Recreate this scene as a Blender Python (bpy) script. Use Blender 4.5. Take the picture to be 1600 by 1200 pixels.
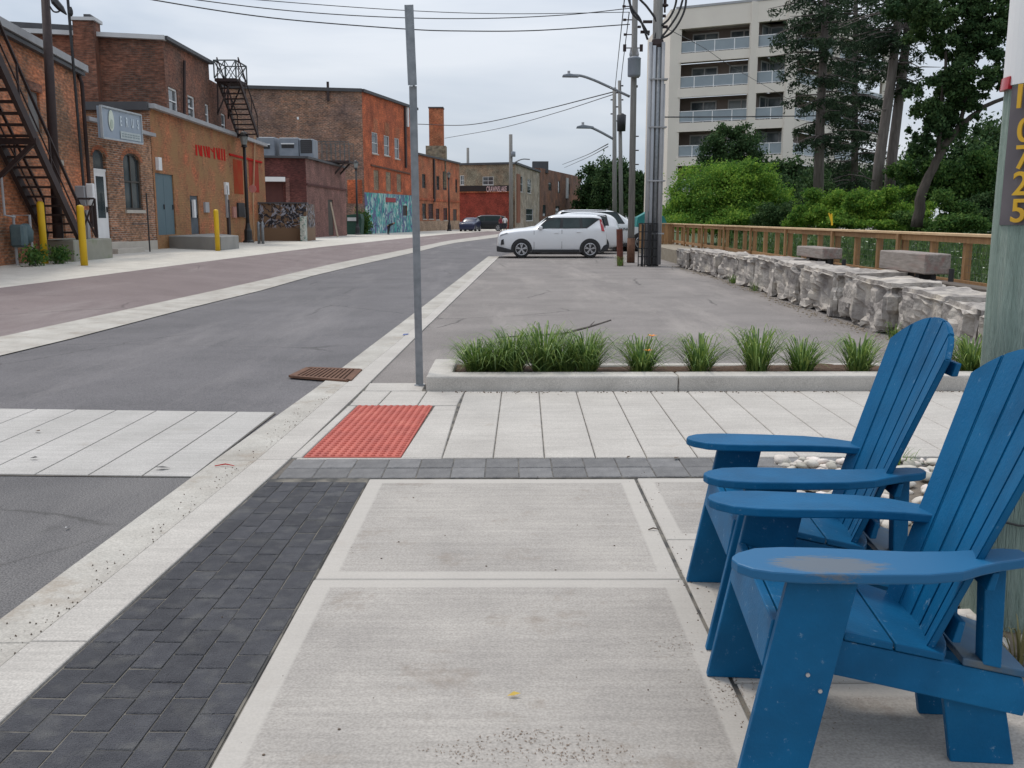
import bpy, bmesh, math, random
import numpy as np
from mathutils import Vector, Matrix, noise as mnoise
R = math.radians
random.seed(7); rng = np.random.default_rng(7)
for o in list(bpy.data.objects): bpy.data.objects.remove(o)
scene = bpy.context.scene
COL = scene.collection

# ------------------------------------------------------------------ camera, world, sun
F = 1500.0; H = 1.49; TH = math.atan(260/F); CT, ST = math.cos(TH), math.sin(TH)
cam = bpy.data.cameras.new('camera'); cam.sensor_width = 36; cam.lens = 36*F/1600; cam.clip_end = 3000; cam.clip_start = .05
co = bpy.data.objects.new('camera', cam); COL.objects.link(co)
co.location = (0, 0, H); co.rotation_euler = (math.pi/2-TH, 0, 0); scene.camera = co
scene.view_settings.view_transform = 'Standard'; scene.view_settings.look = 'None'
scene.view_settings.exposure = 0.03; scene.view_settings.gamma = 1; scene.view_settings.use_curve_mapping = False
scene.cycles.use_denoising = True
scene.cycles.max_bounces = 6; scene.cycles.transparent_max_bounces = 8

W = bpy.data.worlds.new('World'); scene.world = W; W.use_nodes = True
nt = W.node_tree; nt.nodes.clear()
def N(tree, t, **kw):
    n = tree.nodes.new(t)
    for k, v in kw.items():
        if k.startswith('i_'):
            n.inputs[k[2:].replace('_', ' ')].default_value = v
        else: setattr(n, k, v)
    return n
out = N(nt, 'ShaderNodeOutputWorld'); mixs = N(nt, 'ShaderNodeMixShader'); mixs.inputs[0].default_value = .88
sky = N(nt, 'ShaderNodeTexSky', sky_type='NISHITA'); sky.sun_disc = False
SUN_EL, SUN_AZ = R(62), R(-38)
sky.sun_elevation = SUN_EL; sky.sun_rotation = SUN_AZ
b1 = N(nt, 'ShaderNodeBackground'); b1.inputs[1].default_value = .09
b2 = N(nt, 'ShaderNodeBackground'); b2.inputs[1].default_value = 1.0
tc = N(nt, 'ShaderNodeTexCoord'); sep = N(nt, 'ShaderNodeSeparateXYZ')
mp = N(nt, 'ShaderNodeMapping'); mp.inputs['Scale'].default_value = (1.0, 1.0, 4.5)
nz = N(nt, 'ShaderNodeTexNoise'); nz.inputs['Scale'].default_value = 2.2; nz.inputs['Detail'].default_value = 5; nz.inputs['Distortion'].default_value = .3
cr = N(nt, 'ShaderNodeValToRGB'); e = cr.color_ramp.elements
e[0].position = .34; e[0].color = (.46, .53, .63, 1); e[1].position = .64; e[1].color = (.74, .775, .83, 1)
L = nt.links.new
L(tc.outputs['Generated'], mp.inputs[0]); L(mp.outputs[0], nz.inputs['Vector']); L(nz.outputs['Fac'], cr.inputs[0])
L(tc.outputs['Generated'], sep.inputs[0])
mr = N(nt, 'ShaderNodeMapRange'); mr.inputs['From Min'].default_value = 0; mr.inputs['From Max'].default_value = 1
mr.inputs['To Min'].default_value = .98; mr.inputs['To Max'].default_value = 1.95
L(sep.outputs['Z'], mr.inputs[0])
L(sky.outputs[0], b1.inputs[0]); L(cr.outputs[0], b2.inputs[0]); L(mr.outputs[0], b2.inputs[1])
L(b1.outputs[0], mixs.inputs[1]); L(b2.outputs[0], mixs.inputs[2]); L(mixs.outputs[0], out.inputs[0])

sl = bpy.data.lights.new('sun', 'SUN'); sl.energy = 1.75; sl.angle = R(13); sl.color = (1, .92, .82)
so = bpy.data.objects.new('sun', sl); COL.objects.link(so)
# soft light through the cloud, from the upper left beyond the buildings
sd = Vector((math.sin(SUN_AZ)*math.cos(SUN_EL), math.cos(SUN_AZ)*math.cos(SUN_EL), math.sin(SUN_EL)))
so.rotation_euler = sd.to_track_quat('Z', 'Y').to_euler(); so.location = (0, 0, 50)

# ------------------------------------------------------------------ pixel -> place helpers
def ray(x, y):
    u = (x-800)/F; v = (y-600)/F
    return Vector((u, CT-v*ST, -ST-v*CT))
def G(x, y, z=0.0):
    r = ray(x, y); t = (z-H)/r.z
    return Vector((r.x*t, r.y*t, z))
def A(x, y, Y):
    r = ray(x, y); t = Y/r.y
    return Vector((r.x*t, Y, H+r.z*t))

# ------------------------------------------------------------------ materials
MT = {}
def nodes_mat(name):
    m = bpy.data.materials.new(name); m.use_nodes = True
    t = m.node_tree; p = t.nodes['Principled BSDF']
    return m, t, p
def mat(name, c, c2=None, scale=4, rough=.7, bump=0, bscale=None, metal=0, coat=0, detail=6, sharp=None, island=0, objrand=0, spec=None, c3=None, s3=.6, stretch=None, trans=0, world=False):
    if name in MT: return MT[name]
    m, t, p = nodes_mat(name); L = t.links.new
    p.inputs['Roughness'].default_value = rough; p.inputs['Metallic'].default_value = metal
    if coat: p.inputs['Coat Weight'].default_value = coat; p.inputs['Coat Roughness'].default_value = .08
    if spec is not None: p.inputs['Specular IOR Level'].default_value = spec
    tcn = N(t, 'ShaderNodeTexCoord'); vec = tcn.outputs['Object']
    if world: vec = N(t, 'ShaderNodeNewGeometry').outputs['Position']
    if stretch:
        mpn = N(t, 'ShaderNodeMapping'); mpn.inputs['Scale'].default_value = stretch; L(vec, mpn.inputs[0]); vec = mpn.outputs[0]
    col = None
    if c2 is None: c2 = tuple(x*.8 for x in c)
    n1 = N(t, 'ShaderNodeTexNoise'); n1.inputs['Scale'].default_value = scale; n1.inputs['Detail'].default_value = detail; L(vec, n1.inputs['Vector'])
    r = N(t, 'ShaderNodeValToRGB'); s = sharp or .22
    r.color_ramp.elements[0].position = .5-s; r.color_ramp.elements[1].position = .5+s
    r.color_ramp.elements[0].color = (*c, 1); r.color_ramp.elements[1].color = (*c2, 1)
    L(n1.outputs['Fac'], r.inputs[0]); col = r.outputs[0]
    if c3:
        n3 = N(t, 'ShaderNodeTexNoise'); n3.inputs['Scale'].default_value = s3; n3.inputs['Detail'].default_value = 8; L(vec, n3.inputs['Vector'])
        r3 = N(t, 'ShaderNodeValToRGB'); r3.color_ramp.elements[0].position = .52; r3.color_ramp.elements[1].position = .72
        r3.color_ramp.elements[0].color = (0, 0, 0, 1); r3.color_ramp.elements[1].color = (1, 1, 1, 1)
        mx = N(t, 'ShaderNodeMixRGB'); L(n3.outputs['Fac'], r3.inputs[0]); L(r3.outputs[0], mx.inputs[0]); L(col, mx.inputs[1]); mx.inputs[2].default_value = (*c3, 1); col = mx.outputs[0]
    if island or objrand:
        if island:
            g = N(t, 'ShaderNodeNewGeometry'); rv = g.outputs['Random Per Island']
        else:
            g = N(t, 'ShaderNodeObjectInfo'); rv = g.outputs['Random']
        mm = N(t, 'ShaderNodeMapRange'); a = island or objrand
        mm.inputs['To Min'].default_value = 1-a; mm.inputs['To Max'].default_value = 1+a; L(rv, mm.inputs[0])
        hs = N(t, 'ShaderNodeHueSaturation'); L(mm.outputs[0], hs.inputs['Value']); L(col, hs.inputs['Color']); col = hs.outputs[0]
        if island:
            mh = N(t, 'ShaderNodeMapRange'); mh.inputs['To Min'].default_value = .53; mh.inputs['To Max'].default_value = .47; L(rv, mh.inputs[0]); L(mh.outputs[0], hs.inputs['Hue'])
    L(col, p.inputs['Base Color'])
    if bump:
        nb = N(t, 'ShaderNodeTexNoise'); nb.inputs['Scale'].default_value = bscale or scale*6; nb.inputs['Detail'].default_value = 5; L(vec, nb.inputs['Vector'])
        bp = N(t, 'ShaderNodeBump'); bp.inputs['Strength'].default_value = min(1, bump); bp.inputs['Distance'].default_value = .01*max(1, bump); L(nb.outputs['Fac'], bp.inputs['Height']); L(bp.outputs[0], p.inputs['Normal'])
    if trans:
        p.inputs['Subsurface Weight'].default_value = 0
        tr = N(t, 'ShaderNodeBsdfTranslucent'); L(col, tr.inputs[0]); ms = N(t, 'ShaderNodeMixShader'); ms.inputs[0].default_value = trans
        o = t.nodes['Material Output']; L(p.outputs[0], ms.inputs[1]); L(tr.outputs[0], ms.inputs[2]); L(ms.outputs[0], o.inputs[0])
    MT[name] = m; return m

def brick_mat(name, ca, cb, mortar, patch=None, pscale=.25, paint=None, bw=.215, rh=.073, ms=.011, patchamt=.7):
    """walls carry a UV map in metres"""
    if name in MT: return MT[name]
    m, t, p = nodes_mat(name); L = t.links.new; p.inputs['Roughness'].default_value = .88
    uv = N(t, 'ShaderNodeUVMap'); vec = uv.outputs[0]
    wob = N(t, 'ShaderNodeTexNoise'); wob.inputs['Scale'].default_value = 3; L(vec, wob.inputs['Vector'])
    b = N(t, 'ShaderNodeTexBrick'); b.inputs['Scale'].default_value = 1; b.inputs['Brick Width'].default_value = bw; b.inputs['Row Height'].default_value = rh
    b.inputs['Mortar Size'].default_value = ms; b.inputs['Mortar Smooth'].default_value = .3; b.inputs['Bias'].default_value = .0
    b.inputs['Color1'].default_value = (*ca, 1); b.inputs['Color2'].default_value = (*cb, 1); b.inputs['Mortar'].default_value = (*mortar, 1)
    L(vec, b.inputs['Vector'])
    n1 = N(t, 'ShaderNodeTexNoise'); n1.inputs['Scale'].default_value = pscale; n1.inputs['Detail'].default_value = 9; n1.inputs['Roughness'].default_value = .65; L(vec, n1.inputs['Vector'])
    r = N(t, 'ShaderNodeValToRGB'); r.color_ramp.elements[0].position = .42; r.color_ramp.elements[1].position = .64
    r.color_ramp.elements[0].color = (0, 0, 0, 1); r.color_ramp.elements[1].color = (patchamt,)*3+(1,)
    L(n1.outputs['Fac'], r.inputs[0])
    mx = N(t, 'ShaderNodeMixRGB'); L(r.outputs[0], mx.inputs[0]); L(b.outputs['Color'], mx.inputs[1]); mx.inputs[2].default_value = (*(patch or cb), 1)
    # brick by brick scatter at a coarser mesh of the wall
    mp = N(t, 'ShaderNodeMapping'); mp.inputs['Scale'].default_value = (4.6, 13.6, 1); L(vec, mp.inputs[0])
    n2 = N(t, 'ShaderNodeTexNoise'); n2.inputs['Scale'].default_value = 1.0; n2.inputs['Detail'].default_value = 3; L(mp.outputs[0], n2.inputs['Vector'])
    mr = N(t, 'ShaderNodeMapRange'); mr.inputs['From Min'].default_value = .3; mr.inputs['From Max'].default_value = .7; mr.inputs['To Min'].default_value = .5; mr.inputs['To Max'].default_value = 1.5
    L(n2.outputs['Fac'], mr.inputs[0])
    hs = N(t, 'ShaderNodeHueSaturation'); L(mr.outputs[0], hs.inputs['Value']); L(mx.outputs[0], hs.inputs['Color']); col = hs.outputs[0]
    gn = N(t, 'ShaderNodeTexNoise'); gn.inputs['Scale'].default_value = .7; gn.inputs['Detail'].default_value = 12; gn.inputs['Roughness'].default_value = .72; L(vec, gn.inputs['Vector'])
    gmr = N(t, 'ShaderNodeMapRange'); gmr.inputs['From Min'].default_value = .32; gmr.inputs['From Max'].default_value = .68; gmr.inputs['To Min'].default_value = .50; gmr.inputs['To Max'].default_value = 1.45; L(gn.outputs['Fac'], gmr.inputs[0])
    hs2 = N(t, 'ShaderNodeHueSaturation'); L(gmr.outputs[0], hs2.inputs['Value']); L(col, hs2.inputs['Color']); col = hs2.outputs[0]
    if paint:
        n3 = N(t, 'ShaderNodeTexNoise'); n3.inputs['Scale'].default_value = .9; n3.inputs['Detail'].default_value = 10; n3.inputs['Roughness'].default_value = .7; L(vec, n3.inputs['Vector'])
        r3 = N(t, 'ShaderNodeValToRGB'); r3.color_ramp.elements[0].position = .40; r3.color_ramp.elements[1].position = .60
        r3.color_ramp.elements[0].color = (.92, .92, .92, 1); r3.color_ramp.elements[1].color = (.12, .12, .12, 1)
        L(n3.outputs['Fac'], r3.inputs[0]); m3 = N(t, 'ShaderNodeMixRGB'); L(r3.outputs[0], m3.inputs[0]); L(col, m3.inputs[1]); m3.inputs[2].default_value = (*paint, 1); col = m3.outputs[0]
    L(col, p.inputs['Base Color'])
    bp = N(t, 'ShaderNodeBump'); bp.invert = True; bp.inputs['Strength'].default_value = .8; bp.inputs['Distance'].default_value = .01
    L(b.outputs['Fac'], bp.inputs['Height']); L(bp.outputs[0], p.inputs['Normal'])
    MT[name] = m; return m

def slab_mat(name, c, c2, edge=.09, edgec=None, broom=True, dirt=(.30, .25, .20), dirtlo=.60):
    """concrete; UV in metres with the slab size in a second UV map so the trowelled border follows each slab"""
    if name in MT: return MT[name]
    m, t, p = nodes_mat(name); L = t.links.new; p.inputs['Roughness'].default_value = .85
    tcn = N(t, 'ShaderNodeTexCoord'); ob = tcn.outputs['Object']
    n1 = N(t, 'ShaderNodeTexNoise'); n1.inputs['Scale'].default_value = 1.4; n1.inputs['Detail'].default_value = 9; n1.inputs['Roughness'].default_value = .62; L(ob, n1.inputs['Vector'])
    r = N(t, 'ShaderNodeValToRGB'); r.color_ramp.elements[0].position = .33; r.color_ramp.elements[1].position = .68
    r.color_ramp.elements[0].color = (*c2, 1); r.color_ramp.elements[1].color = (*c, 1); L(n1.outputs['Fac'], r.inputs[0])
    # fine speckle
    n2 = N(t, 'ShaderNodeTexNoise'); n2.inputs['Scale'].default_value = 120; n2.inputs['Detail'].default_value = 3; L(ob, n2.inputs['Vector'])
    mr = N(t, 'ShaderNodeMapRange'); mr.inputs['From Min'].default_value = .3; mr.inputs['From Max'].default_value = .7; mr.inputs['To Min'].default_value = .80; mr.inputs['To Max'].default_value = 1.16; L(n2.outputs['Fac'], mr.inputs[0])
    mu = N(t, 'ShaderNodeHueSaturation'); L(mr.outputs[0], mu.inputs['Value']); L(r.outputs[0], mu.inputs['Color'])
    st_n = N(t, 'ShaderNodeTexNoise'); st_n.inputs['Scale'].default_value = 3; st_n.inputs['Detail'].default_value = 8; st_n.inputs['Roughness'].default_value = .7
    st_m = N(t, 'ShaderNodeMapping'); st_m.inputs['Scale'].default_value = (.5, 9, 1) if broom else (1, 1, 1); L(ob, st_m.inputs[0]); L(st_m.outputs[0], st_n.inputs['Vector'])
    st_r = N(t, 'ShaderNodeMapRange'); st_r.inputs['From Min'].default_value = .3; st_r.inputs['From Max'].default_value = .7; st_r.inputs['To Min'].default_value = .88; st_r.inputs['To Max'].default_value = 1.12; L(st_n.outputs['Fac'], st_r.inputs[0])
    mu0 = mu; mu = N(t, 'ShaderNodeHueSaturation'); L(st_r.outputs[0], mu.inputs['Value']); L(mu0.outputs[0], mu.inputs['Color'])
    # dirt stains
    n3 = N(t, 'ShaderNodeTexNoise'); n3.inputs['Scale'].default_value = 2.3; n3.inputs['Detail'].default_value = 12; n3.inputs['Roughness'].default_value = .75; L(ob, n3.inputs['Vector'])
    r3 = N(t, 'ShaderNodeValToRGB'); r3.color_ramp.elements[0].position = dirtlo; r3.color_ramp.elements[1].position = dirtlo+.12
    r3.color_ramp.elements[0].color = (0, 0, 0, 1); r3.color_ramp.elements[1].color = (.6, .6, .6, 1); L(n3.outputs['Fac'], r3.inputs[0])
    mx = N(t, 'ShaderNodeMixRGB'); L(r3.outputs[0], mx.inputs[0]); L(mu.outputs[0], mx.inputs[1]); mx.inputs[2].default_value = (*dirt, 1); col = mx.outputs[0]
    if edge:
        uv = N(t, 'ShaderNodeUVMap'); uv.uv_map = 'edge'; sp = N(t, 'ShaderNodeSeparateXYZ'); L(uv.outputs[0], sp.inputs[0])
        mn = N(t, 'ShaderNodeMath', operation='MINIMUM'); L(sp.outputs[0], mn.inputs[0]); L(sp.outputs[1], mn.inputs[1])
        lt = N(t, 'ShaderNodeMapRange'); lt.inputs['From Min'].default_value = edge-.006; lt.inputs['From Max'].default_value = edge+.006; lt.inputs['To Min'].default_value = .6; lt.inputs['To Max'].default_value = 0; L(mn.outputs[0], lt.inputs[0])
        mx2 = N(t, 'ShaderNodeMixRGB'); L(lt.outputs[0], mx2.inputs[0]); L(col, mx2.inputs[1]); mx2.inputs[2].default_value = (*(edgec or c), 1); col = mx2.outputs[0]
    L(col, p.inputs['Base Color'])
    nb = N(t, 'ShaderNodeTexNoise'); nb.inputs['Scale'].default_value = 60; nb.inputs['Detail'].default_value = 4
    mp = N(t, 'ShaderNodeMapping'); mp.inputs['Scale'].default_value = (.12, 1.6, 1) if broom else (1, 1, 1); L(ob, mp.inputs[0]); L(mp.outputs[0], nb.inputs['Vector'])
    bp = N(t, 'ShaderNodeBump'); bp.inputs['Strength'].default_value = .35; bp.inputs['Distance'].default_value = .004; L(nb.outputs['Fac'], bp.inputs['Height']); L(bp.outputs[0], p.inputs['Normal'])
    MT[name] = m; return m

# ------------------------------------------------------------------ object helpers
ORG = {}
def tag(o, label=None, cat=None, group=None, kind=None):
    if label: o['label'] = label
    if cat: o['category'] = cat
    if group: o['group'] = group
    if kind: o['kind'] = kind
    return o
def thing(name, label, cat, loc=(0, 0, 0), group=None, rz=0):
    o = bpy.data.objects.new(name, None); COL.objects.link(o); o.location = loc; o.rotation_euler.z = rz; o.empty_display_size = .2
    ORG[o] = Vector(loc) if rz == 0 else None
    return tag(o, label, cat, group)
def link(name, me, m, parent=None, smooth=False):
    o = bpy.data.objects.new(name, me); COL.objects.link(o)
    if m is not None: me.materials.append(m)
    if smooth: me.shade_smooth()
    if parent is not None:
        o.parent = parent; g = ORG.get(parent)
        if g is not None and g.length > 0: me.transform(Matrix.Translation(-g))
        ORG[o] = g
    return o
class MB:
    def __init__(s): s.v = []; s.f = []; s.uv = []; s.e = []
    def face(s, pts, uv=None):
        n = len(s.v); s.v += [tuple(p) for p in pts]; s.f.append(tuple(range(n, n+len(pts))))
        s.uv += (uv or [(0, 0)]*len(pts))
    def box(s, c, d, rz=0, rx=0, ry=0, mt=None):
        M = Matrix.Translation(Vector(c)) @ Matrix.Rotation(rz, 4, 'Z') @ Matrix.Rotation(ry, 4, 'Y') @ Matrix.Rotation(rx, 4, 'X')
        hx, hy, hz = d[0]/2, d[1]/2, d[2]/2
        P = [M @ Vector((x, y, z)) for x in (-hx, hx) for y in (-hy, hy) for z in (-hz, hz)]
        n = len(s.v); s.v += [tuple(p) for p in P]
        for q in ((0, 1, 3, 2), (4, 6, 7, 5), (0, 4, 5, 1), (2, 3, 7, 6), (0, 2, 6, 4), (1, 5, 7, 3)):
            s.f.append(tuple(n+i for i in q)); s.uv += [(0, 0), (1, 0), (1, 1), (0, 1)]
        return s
    def box2(s, a, b): # min / max
        return s.box([(a[i]+b[i])/2 for i in range(3)], [abs(b[i]-a[i]) for i in range(3)])
    def bar(s, a, b, w, h=None, up=(0, 0, 1)):
        a = Vector(a); b = Vector(b); d = (b-a); l = d.length
        if l < 1e-6: return s
        d /= l; u = Vector(up)
        if abs(d.dot(u)) > .98: u = Vector((0, 1, 0))
        x = d.cross(u).normalized(); y = x.cross(d); h = h or w
        n = len(s.v)
        for p in (a, b):
            for (i, j) in ((-1, -1), (1, -1), (1, 1), (-1, 1)): s.v.append(tuple(p+x*i*w/2+y*j*h/2))
        for q in ((0, 3, 2, 1), (4, 5, 6, 7), (0, 1, 5, 4), (1, 2, 6, 5), (2, 3, 7, 6), (3, 0, 4, 7)):
            s.f.append(tuple(n+i for i in q)); s.uv += [(0, 0), (1, 0), (1, 1), (0, 1)]
        return s
    def tube(s, pts, r, n=8, cap=True):
        pts = [Vector(p) for p in pts]; rr = r if isinstance(r, (list, tuple)) else [r]*len(pts)
        base = len(s.v); up = Vector((0, 0, 1)); px = None
        for i, p in enumerate(pts):
            d = (pts[min(i+1, len(pts)-1)]-pts[max(i-1, 0)]).normalized()
            if px is None:
                u = up if abs(d.z) < .95 else Vector((1, 0, 0)); px = d.cross(u).normalized()
            else: px = (px-d*px.dot(d)).normalized()
            py = d.cross(px)
            for k in range(n):
                a = 2*math.pi*k/n; s.v.append(tuple(p+(px*math.cos(a)+py*math.sin(a))*rr[i]))
        for i in range(len(pts)-1):
            for k in range(n):
                a = base+i*n+k; b = base+i*n+(k+1) % n; s.f.append((a, b, b+n, a+n)); s.uv += [(0, 0)]*4
        if cap:
            s.f.append(tuple(base+k for k in range(n))[::-1]); s.uv += [(0, 0)]*n
            q = base+(len(pts)-1)*n; s.f.append(tuple(q+k for k in range(n))); s.uv += [(0, 0)]*n
        return s
    def cyl(s, c, r, h, n=16, axis='Z', r2=None):
        c = Vector(c); d = {'Z': Vector((0, 0, 1)), 'Y': Vector((0, 1, 0)), 'X': Vector((1, 0, 0))}[axis]
        return s.tube([c-d*h/2, c+d*h/2], [r, r if r2 is None else r2], n)
    def lathe(s, c, prof, n=16):
        return s.tube([(c[0], c[1], c[2]+z) for r, z in prof], [max(r, .0005) for r, z in prof], n)
    def prism(s, poly, a, b, axes='xz'):
        """2-D outline extruded between a and b on the third axis"""
        def P(p, t):
            if axes == 'xz': return (p[0], t, p[1])
            if axes == 'xy': return (p[0], p[1], t)
            return (t, p[0], p[1])
        n = len(poly); base = len(s.v)
        s.v += [P(p, a) for p in poly]+[P(p, b) for p in poly]
        s.f.append(tuple(base+i for i in range(n))); s.f.append(tuple(base+n+i for i in range(n))[::-1]); s.uv += [(0, 0)]*2*n
        for i in range(n):
            j = (i+1) % n; s.f.append((base+i, base+n+i, base+n+j, base+j)); s.uv += [(0, 0)]*4
        return s
    def mesh(s, name):
        me = bpy.data.meshes.new(name); me.from_pydata(s.v, [], s.f)
        ul = me.uv_layers.new(name='UVMap')
        if len(s.uv) == len(me.loops): ul.data.foreach_set('uv', [c for q in s.uv for c in q])
        me.update(); return me
    def build(s, name, m, parent=None, smooth=False, bevel=0, fix=True, segs=1):
        me = s.mesh(name)
        if fix or bevel:
            bm = bmesh.new(); bm.from_mesh(me)
            if fix: bmesh.ops.recalc_face_normals(bm, faces=bm.faces)
            if bevel:
                ed = [x for x in bm.edges if len(x.link_faces) == 2 and x.calc_face_angle(0) > .5]
                bmesh.ops.bevel(bm, geom=ed, offset=bevel, segments=segs, affect='EDGES', profile=.5)
            bm.to_mesh(me); bm.free()
        return link(name, me, m, parent, smooth)
def copy_tree(o, parent=None, skip=()):
    c = o.copy(); COL.objects.link(c)
    if parent: c.parent = parent
    for ch in o.children:
        if ch in skip: continue
        copy_tree(ch, c)
    return c
def text(name, s, size, pos, xd, up, m, parent=None, ext=.004, align='CENTER', sx=1.0):
    cu = bpy.data.curves.new(name, 'FONT'); cu.body = s; cu.size = size; cu.extrude = ext; cu.align_x = align; cu.align_y = 'CENTER'; cu.offset = size*.012
    t = bpy.data.objects.new('tmp', cu); COL.objects.link(t); bpy.context.view_layer.update()
    me = bpy.data.meshes.new_from_object(t.evaluated_get(bpy.context.evaluated_depsgraph_get())); bpy.data.objects.remove(t)
    x = Vector(xd).normalized(); y = Vector(up).normalized(); z = x.cross(y)
    M = Matrix.Translation(Vector(pos)) @ Matrix((x, y, z)).transposed().to_4x4() @ Matrix.Scale(sx, 4, (1, 0, 0))
    me.transform(M); me.name = name; me.materials.clear()
    return link(name, me, m, parent)
def quads(name, C, U, V, m, parent=None):
    """N quads with centre C and half vectors U, V (numpy)"""
    n = len(C); P = np.empty((n, 4, 3), np.float32)
    P[:, 0] = C-U; P[:, 1] = C-V*.9-U*.1; P[:, 2] = C+U; P[:, 3] = C+V
    me = bpy.data.meshes.new(name); me.vertices.add(4*n); me.vertices.foreach_set('co', P.ravel())
    me.loops.add(4*n); me.loops.foreach_set('vertex_index', np.arange(4*n, dtype=np.int32))
    me.polygons.add(n); me.polygons.foreach_set('loop_start', np.arange(0, 4*n, 4, dtype=np.int32))
    me.update(calc_edges=True)
    return link(name, me, m, parent)
def unit(n):
    v = rng.normal(size=(n, 3)); return v/np.linalg.norm(v, axis=1)[:, None]
def leaf_quads(name, C, size, m, parent, droop=0, asp=.55, flat=0.0):
    n = len(C); U = unit(n); U[:, 2] = U[:, 2]*(1-flat)-droop; U /= np.linalg.norm(U, axis=1)[:, None]
    T = unit(n); V = np.cross(U, T); V /= np.linalg.norm(V, axis=1)[:, None]+1e-6
    s = size*(.6+.8*rng.random(n))[:, None]
    return quads(name, C, U*s*.5, V*s*.5*asp, m, parent)

def asphalt_mat(name, c, c2, c3, crack=.5, speck=.35):
    m, t, p = nodes_mat(name); L = t.links.new; p.inputs['Roughness'].default_value = .92; p.inputs['Specular IOR Level'].default_value = .3
    ob = N(t, 'ShaderNodeTexCoord').outputs['Object']
    def noise(sc, det=6, rough=.6, vec=ob, st=None):
        if st: mp = N(t, 'ShaderNodeMapping'); mp.inputs['Scale'].default_value = st; L(vec, mp.inputs[0]); vec = mp.outputs[0]
        n = N(t, 'ShaderNodeTexNoise'); n.inputs['Scale'].default_value = sc; n.inputs['Detail'].default_value = det; n.inputs['Roughness'].default_value = rough; L(vec, n.inputs['Vector']); return n
    def ramp(src, a, b, ca=(0, 0, 0, 1), cb=(1, 1, 1, 1)):
        r = N(t, 'ShaderNodeValToRGB'); r.color_ramp.elements[0].position = a; r.color_ramp.elements[1].position = b; r.color_ramp.elements[0].color = ca; r.color_ramp.elements[1].color = cb; L(src, r.inputs[0]); return r.outputs[0]
    base = ramp(noise(.7, 9, .65).outputs['Fac'], .32, .68, (*c, 1), (*c2, 1))
    mx = N(t, 'ShaderNodeMixRGB'); L(ramp(noise(.35, 10, .7, st=(2.2, .35, 1)).outputs['Fac'], .50, .66), mx.inputs[0]); L(base, mx.inputs[1]); mx.inputs[2].default_value = (*c3, 1)
    sp1 = N(t, 'ShaderNodeMapRange'); sp1.inputs['From Min'].default_value = .3; sp1.inputs['From Max'].default_value = .7; sp1.inputs['To Min'].default_value = 1-speck; sp1.inputs['To Max'].default_value = 1+speck*1.2; L(noise(130, 2, .5).outputs['Fac'], sp1.inputs[0])
    h = N(t, 'ShaderNodeHueSaturation'); L(sp1.outputs[0], h.inputs['Value']); L(mx.outputs[0], h.inputs['Color'])
    # bright stones
    v = N(t, 'ShaderNodeTexVoronoi'); v.inputs['Scale'].default_value = 55; L(ob, v.inputs['Vector'])
    st_ = ramp(v.outputs['Distance'], .10, .16, (1, 1, 1, 1), (0, 0, 0, 1)); gate = ramp(v.outputs['Color'], .78, .80)
    mu = N(t, 'ShaderNodeMixRGB'); mu.blend_type = 'MULTIPLY'; mu.inputs[0].default_value = 1; L(st_, mu.inputs[1]); L(gate, mu.inputs[2])
    m3 = N(t, 'ShaderNodeMixRGB'); L(mu.outputs[0], m3.inputs[0]); L(h.outputs[0], m3.inputs[1]); m3.inputs[2].default_value = (*[x*1.8 for x in c3], 1)
    # cracks
    dn = noise(1.3, 6, .7); av = N(t, 'ShaderNodeMixRGB'); av.inputs[0].default_value = .22; L(ob, av.inputs[1]); L(dn.outputs['Color'], av.inputs[2])
    v2 = N(t, 'ShaderNodeTexVoronoi', feature='DISTANCE_TO_EDGE'); v2.inputs['Scale'].default_value = .42; L(av.outputs[0], v2.inputs['Vector'])
    cr_ = ramp(v2.outputs['Distance'], .0015, .006, (1, 1, 1, 1), (0, 0, 0, 1)); gm = ramp(noise(.25, 3).outputs['Fac'], .50, .56)
    m4 = N(t, 'ShaderNodeMixRGB'); m4.blend_type = 'MULTIPLY'; m4.inputs[0].default_value = 1; L(cr_, m4.inputs[1]); L(gm, m4.inputs[2])
    sc = N(t, 'ShaderNodeMixRGB'); sc.blend_type = 'MULTIPLY'; sc.inputs[0].default_value = 1; L(m4.outputs[0], sc.inputs[1]); sc.inputs[2].default_value = (crack,)*3+(1,)
    m5 = N(t, 'ShaderNodeMixRGB'); L(sc.outputs[0], m5.inputs[0]); L(m3.outputs[0], m5.inputs[1]); m5.inputs[2].default_value = (.04, .038, .035, 1)
    # oily drips
    m6 = N(t, 'ShaderNodeMixRGB'); L(ramp(noise(1.9, 3, .5).outputs['Fac'], .70, .78, cb=(.35, .35, .35, 1)), m6.inputs[0]); L(m5.outputs[0], m6.inputs[1]); m6.inputs[2].default_value = (.05, .048, .045, 1)
    L(m6.outputs[0], p.inputs['Base Color'])
    bp = N(t, 'ShaderNodeBump'); bp.inputs['Strength'].default_value = .7; bp.inputs['Distance'].default_value = .006; L(noise(110, 3).outputs['Fac'], bp.inputs['Height']); L(bp.outputs[0], p.inputs['Normal'])
    return m

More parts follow.
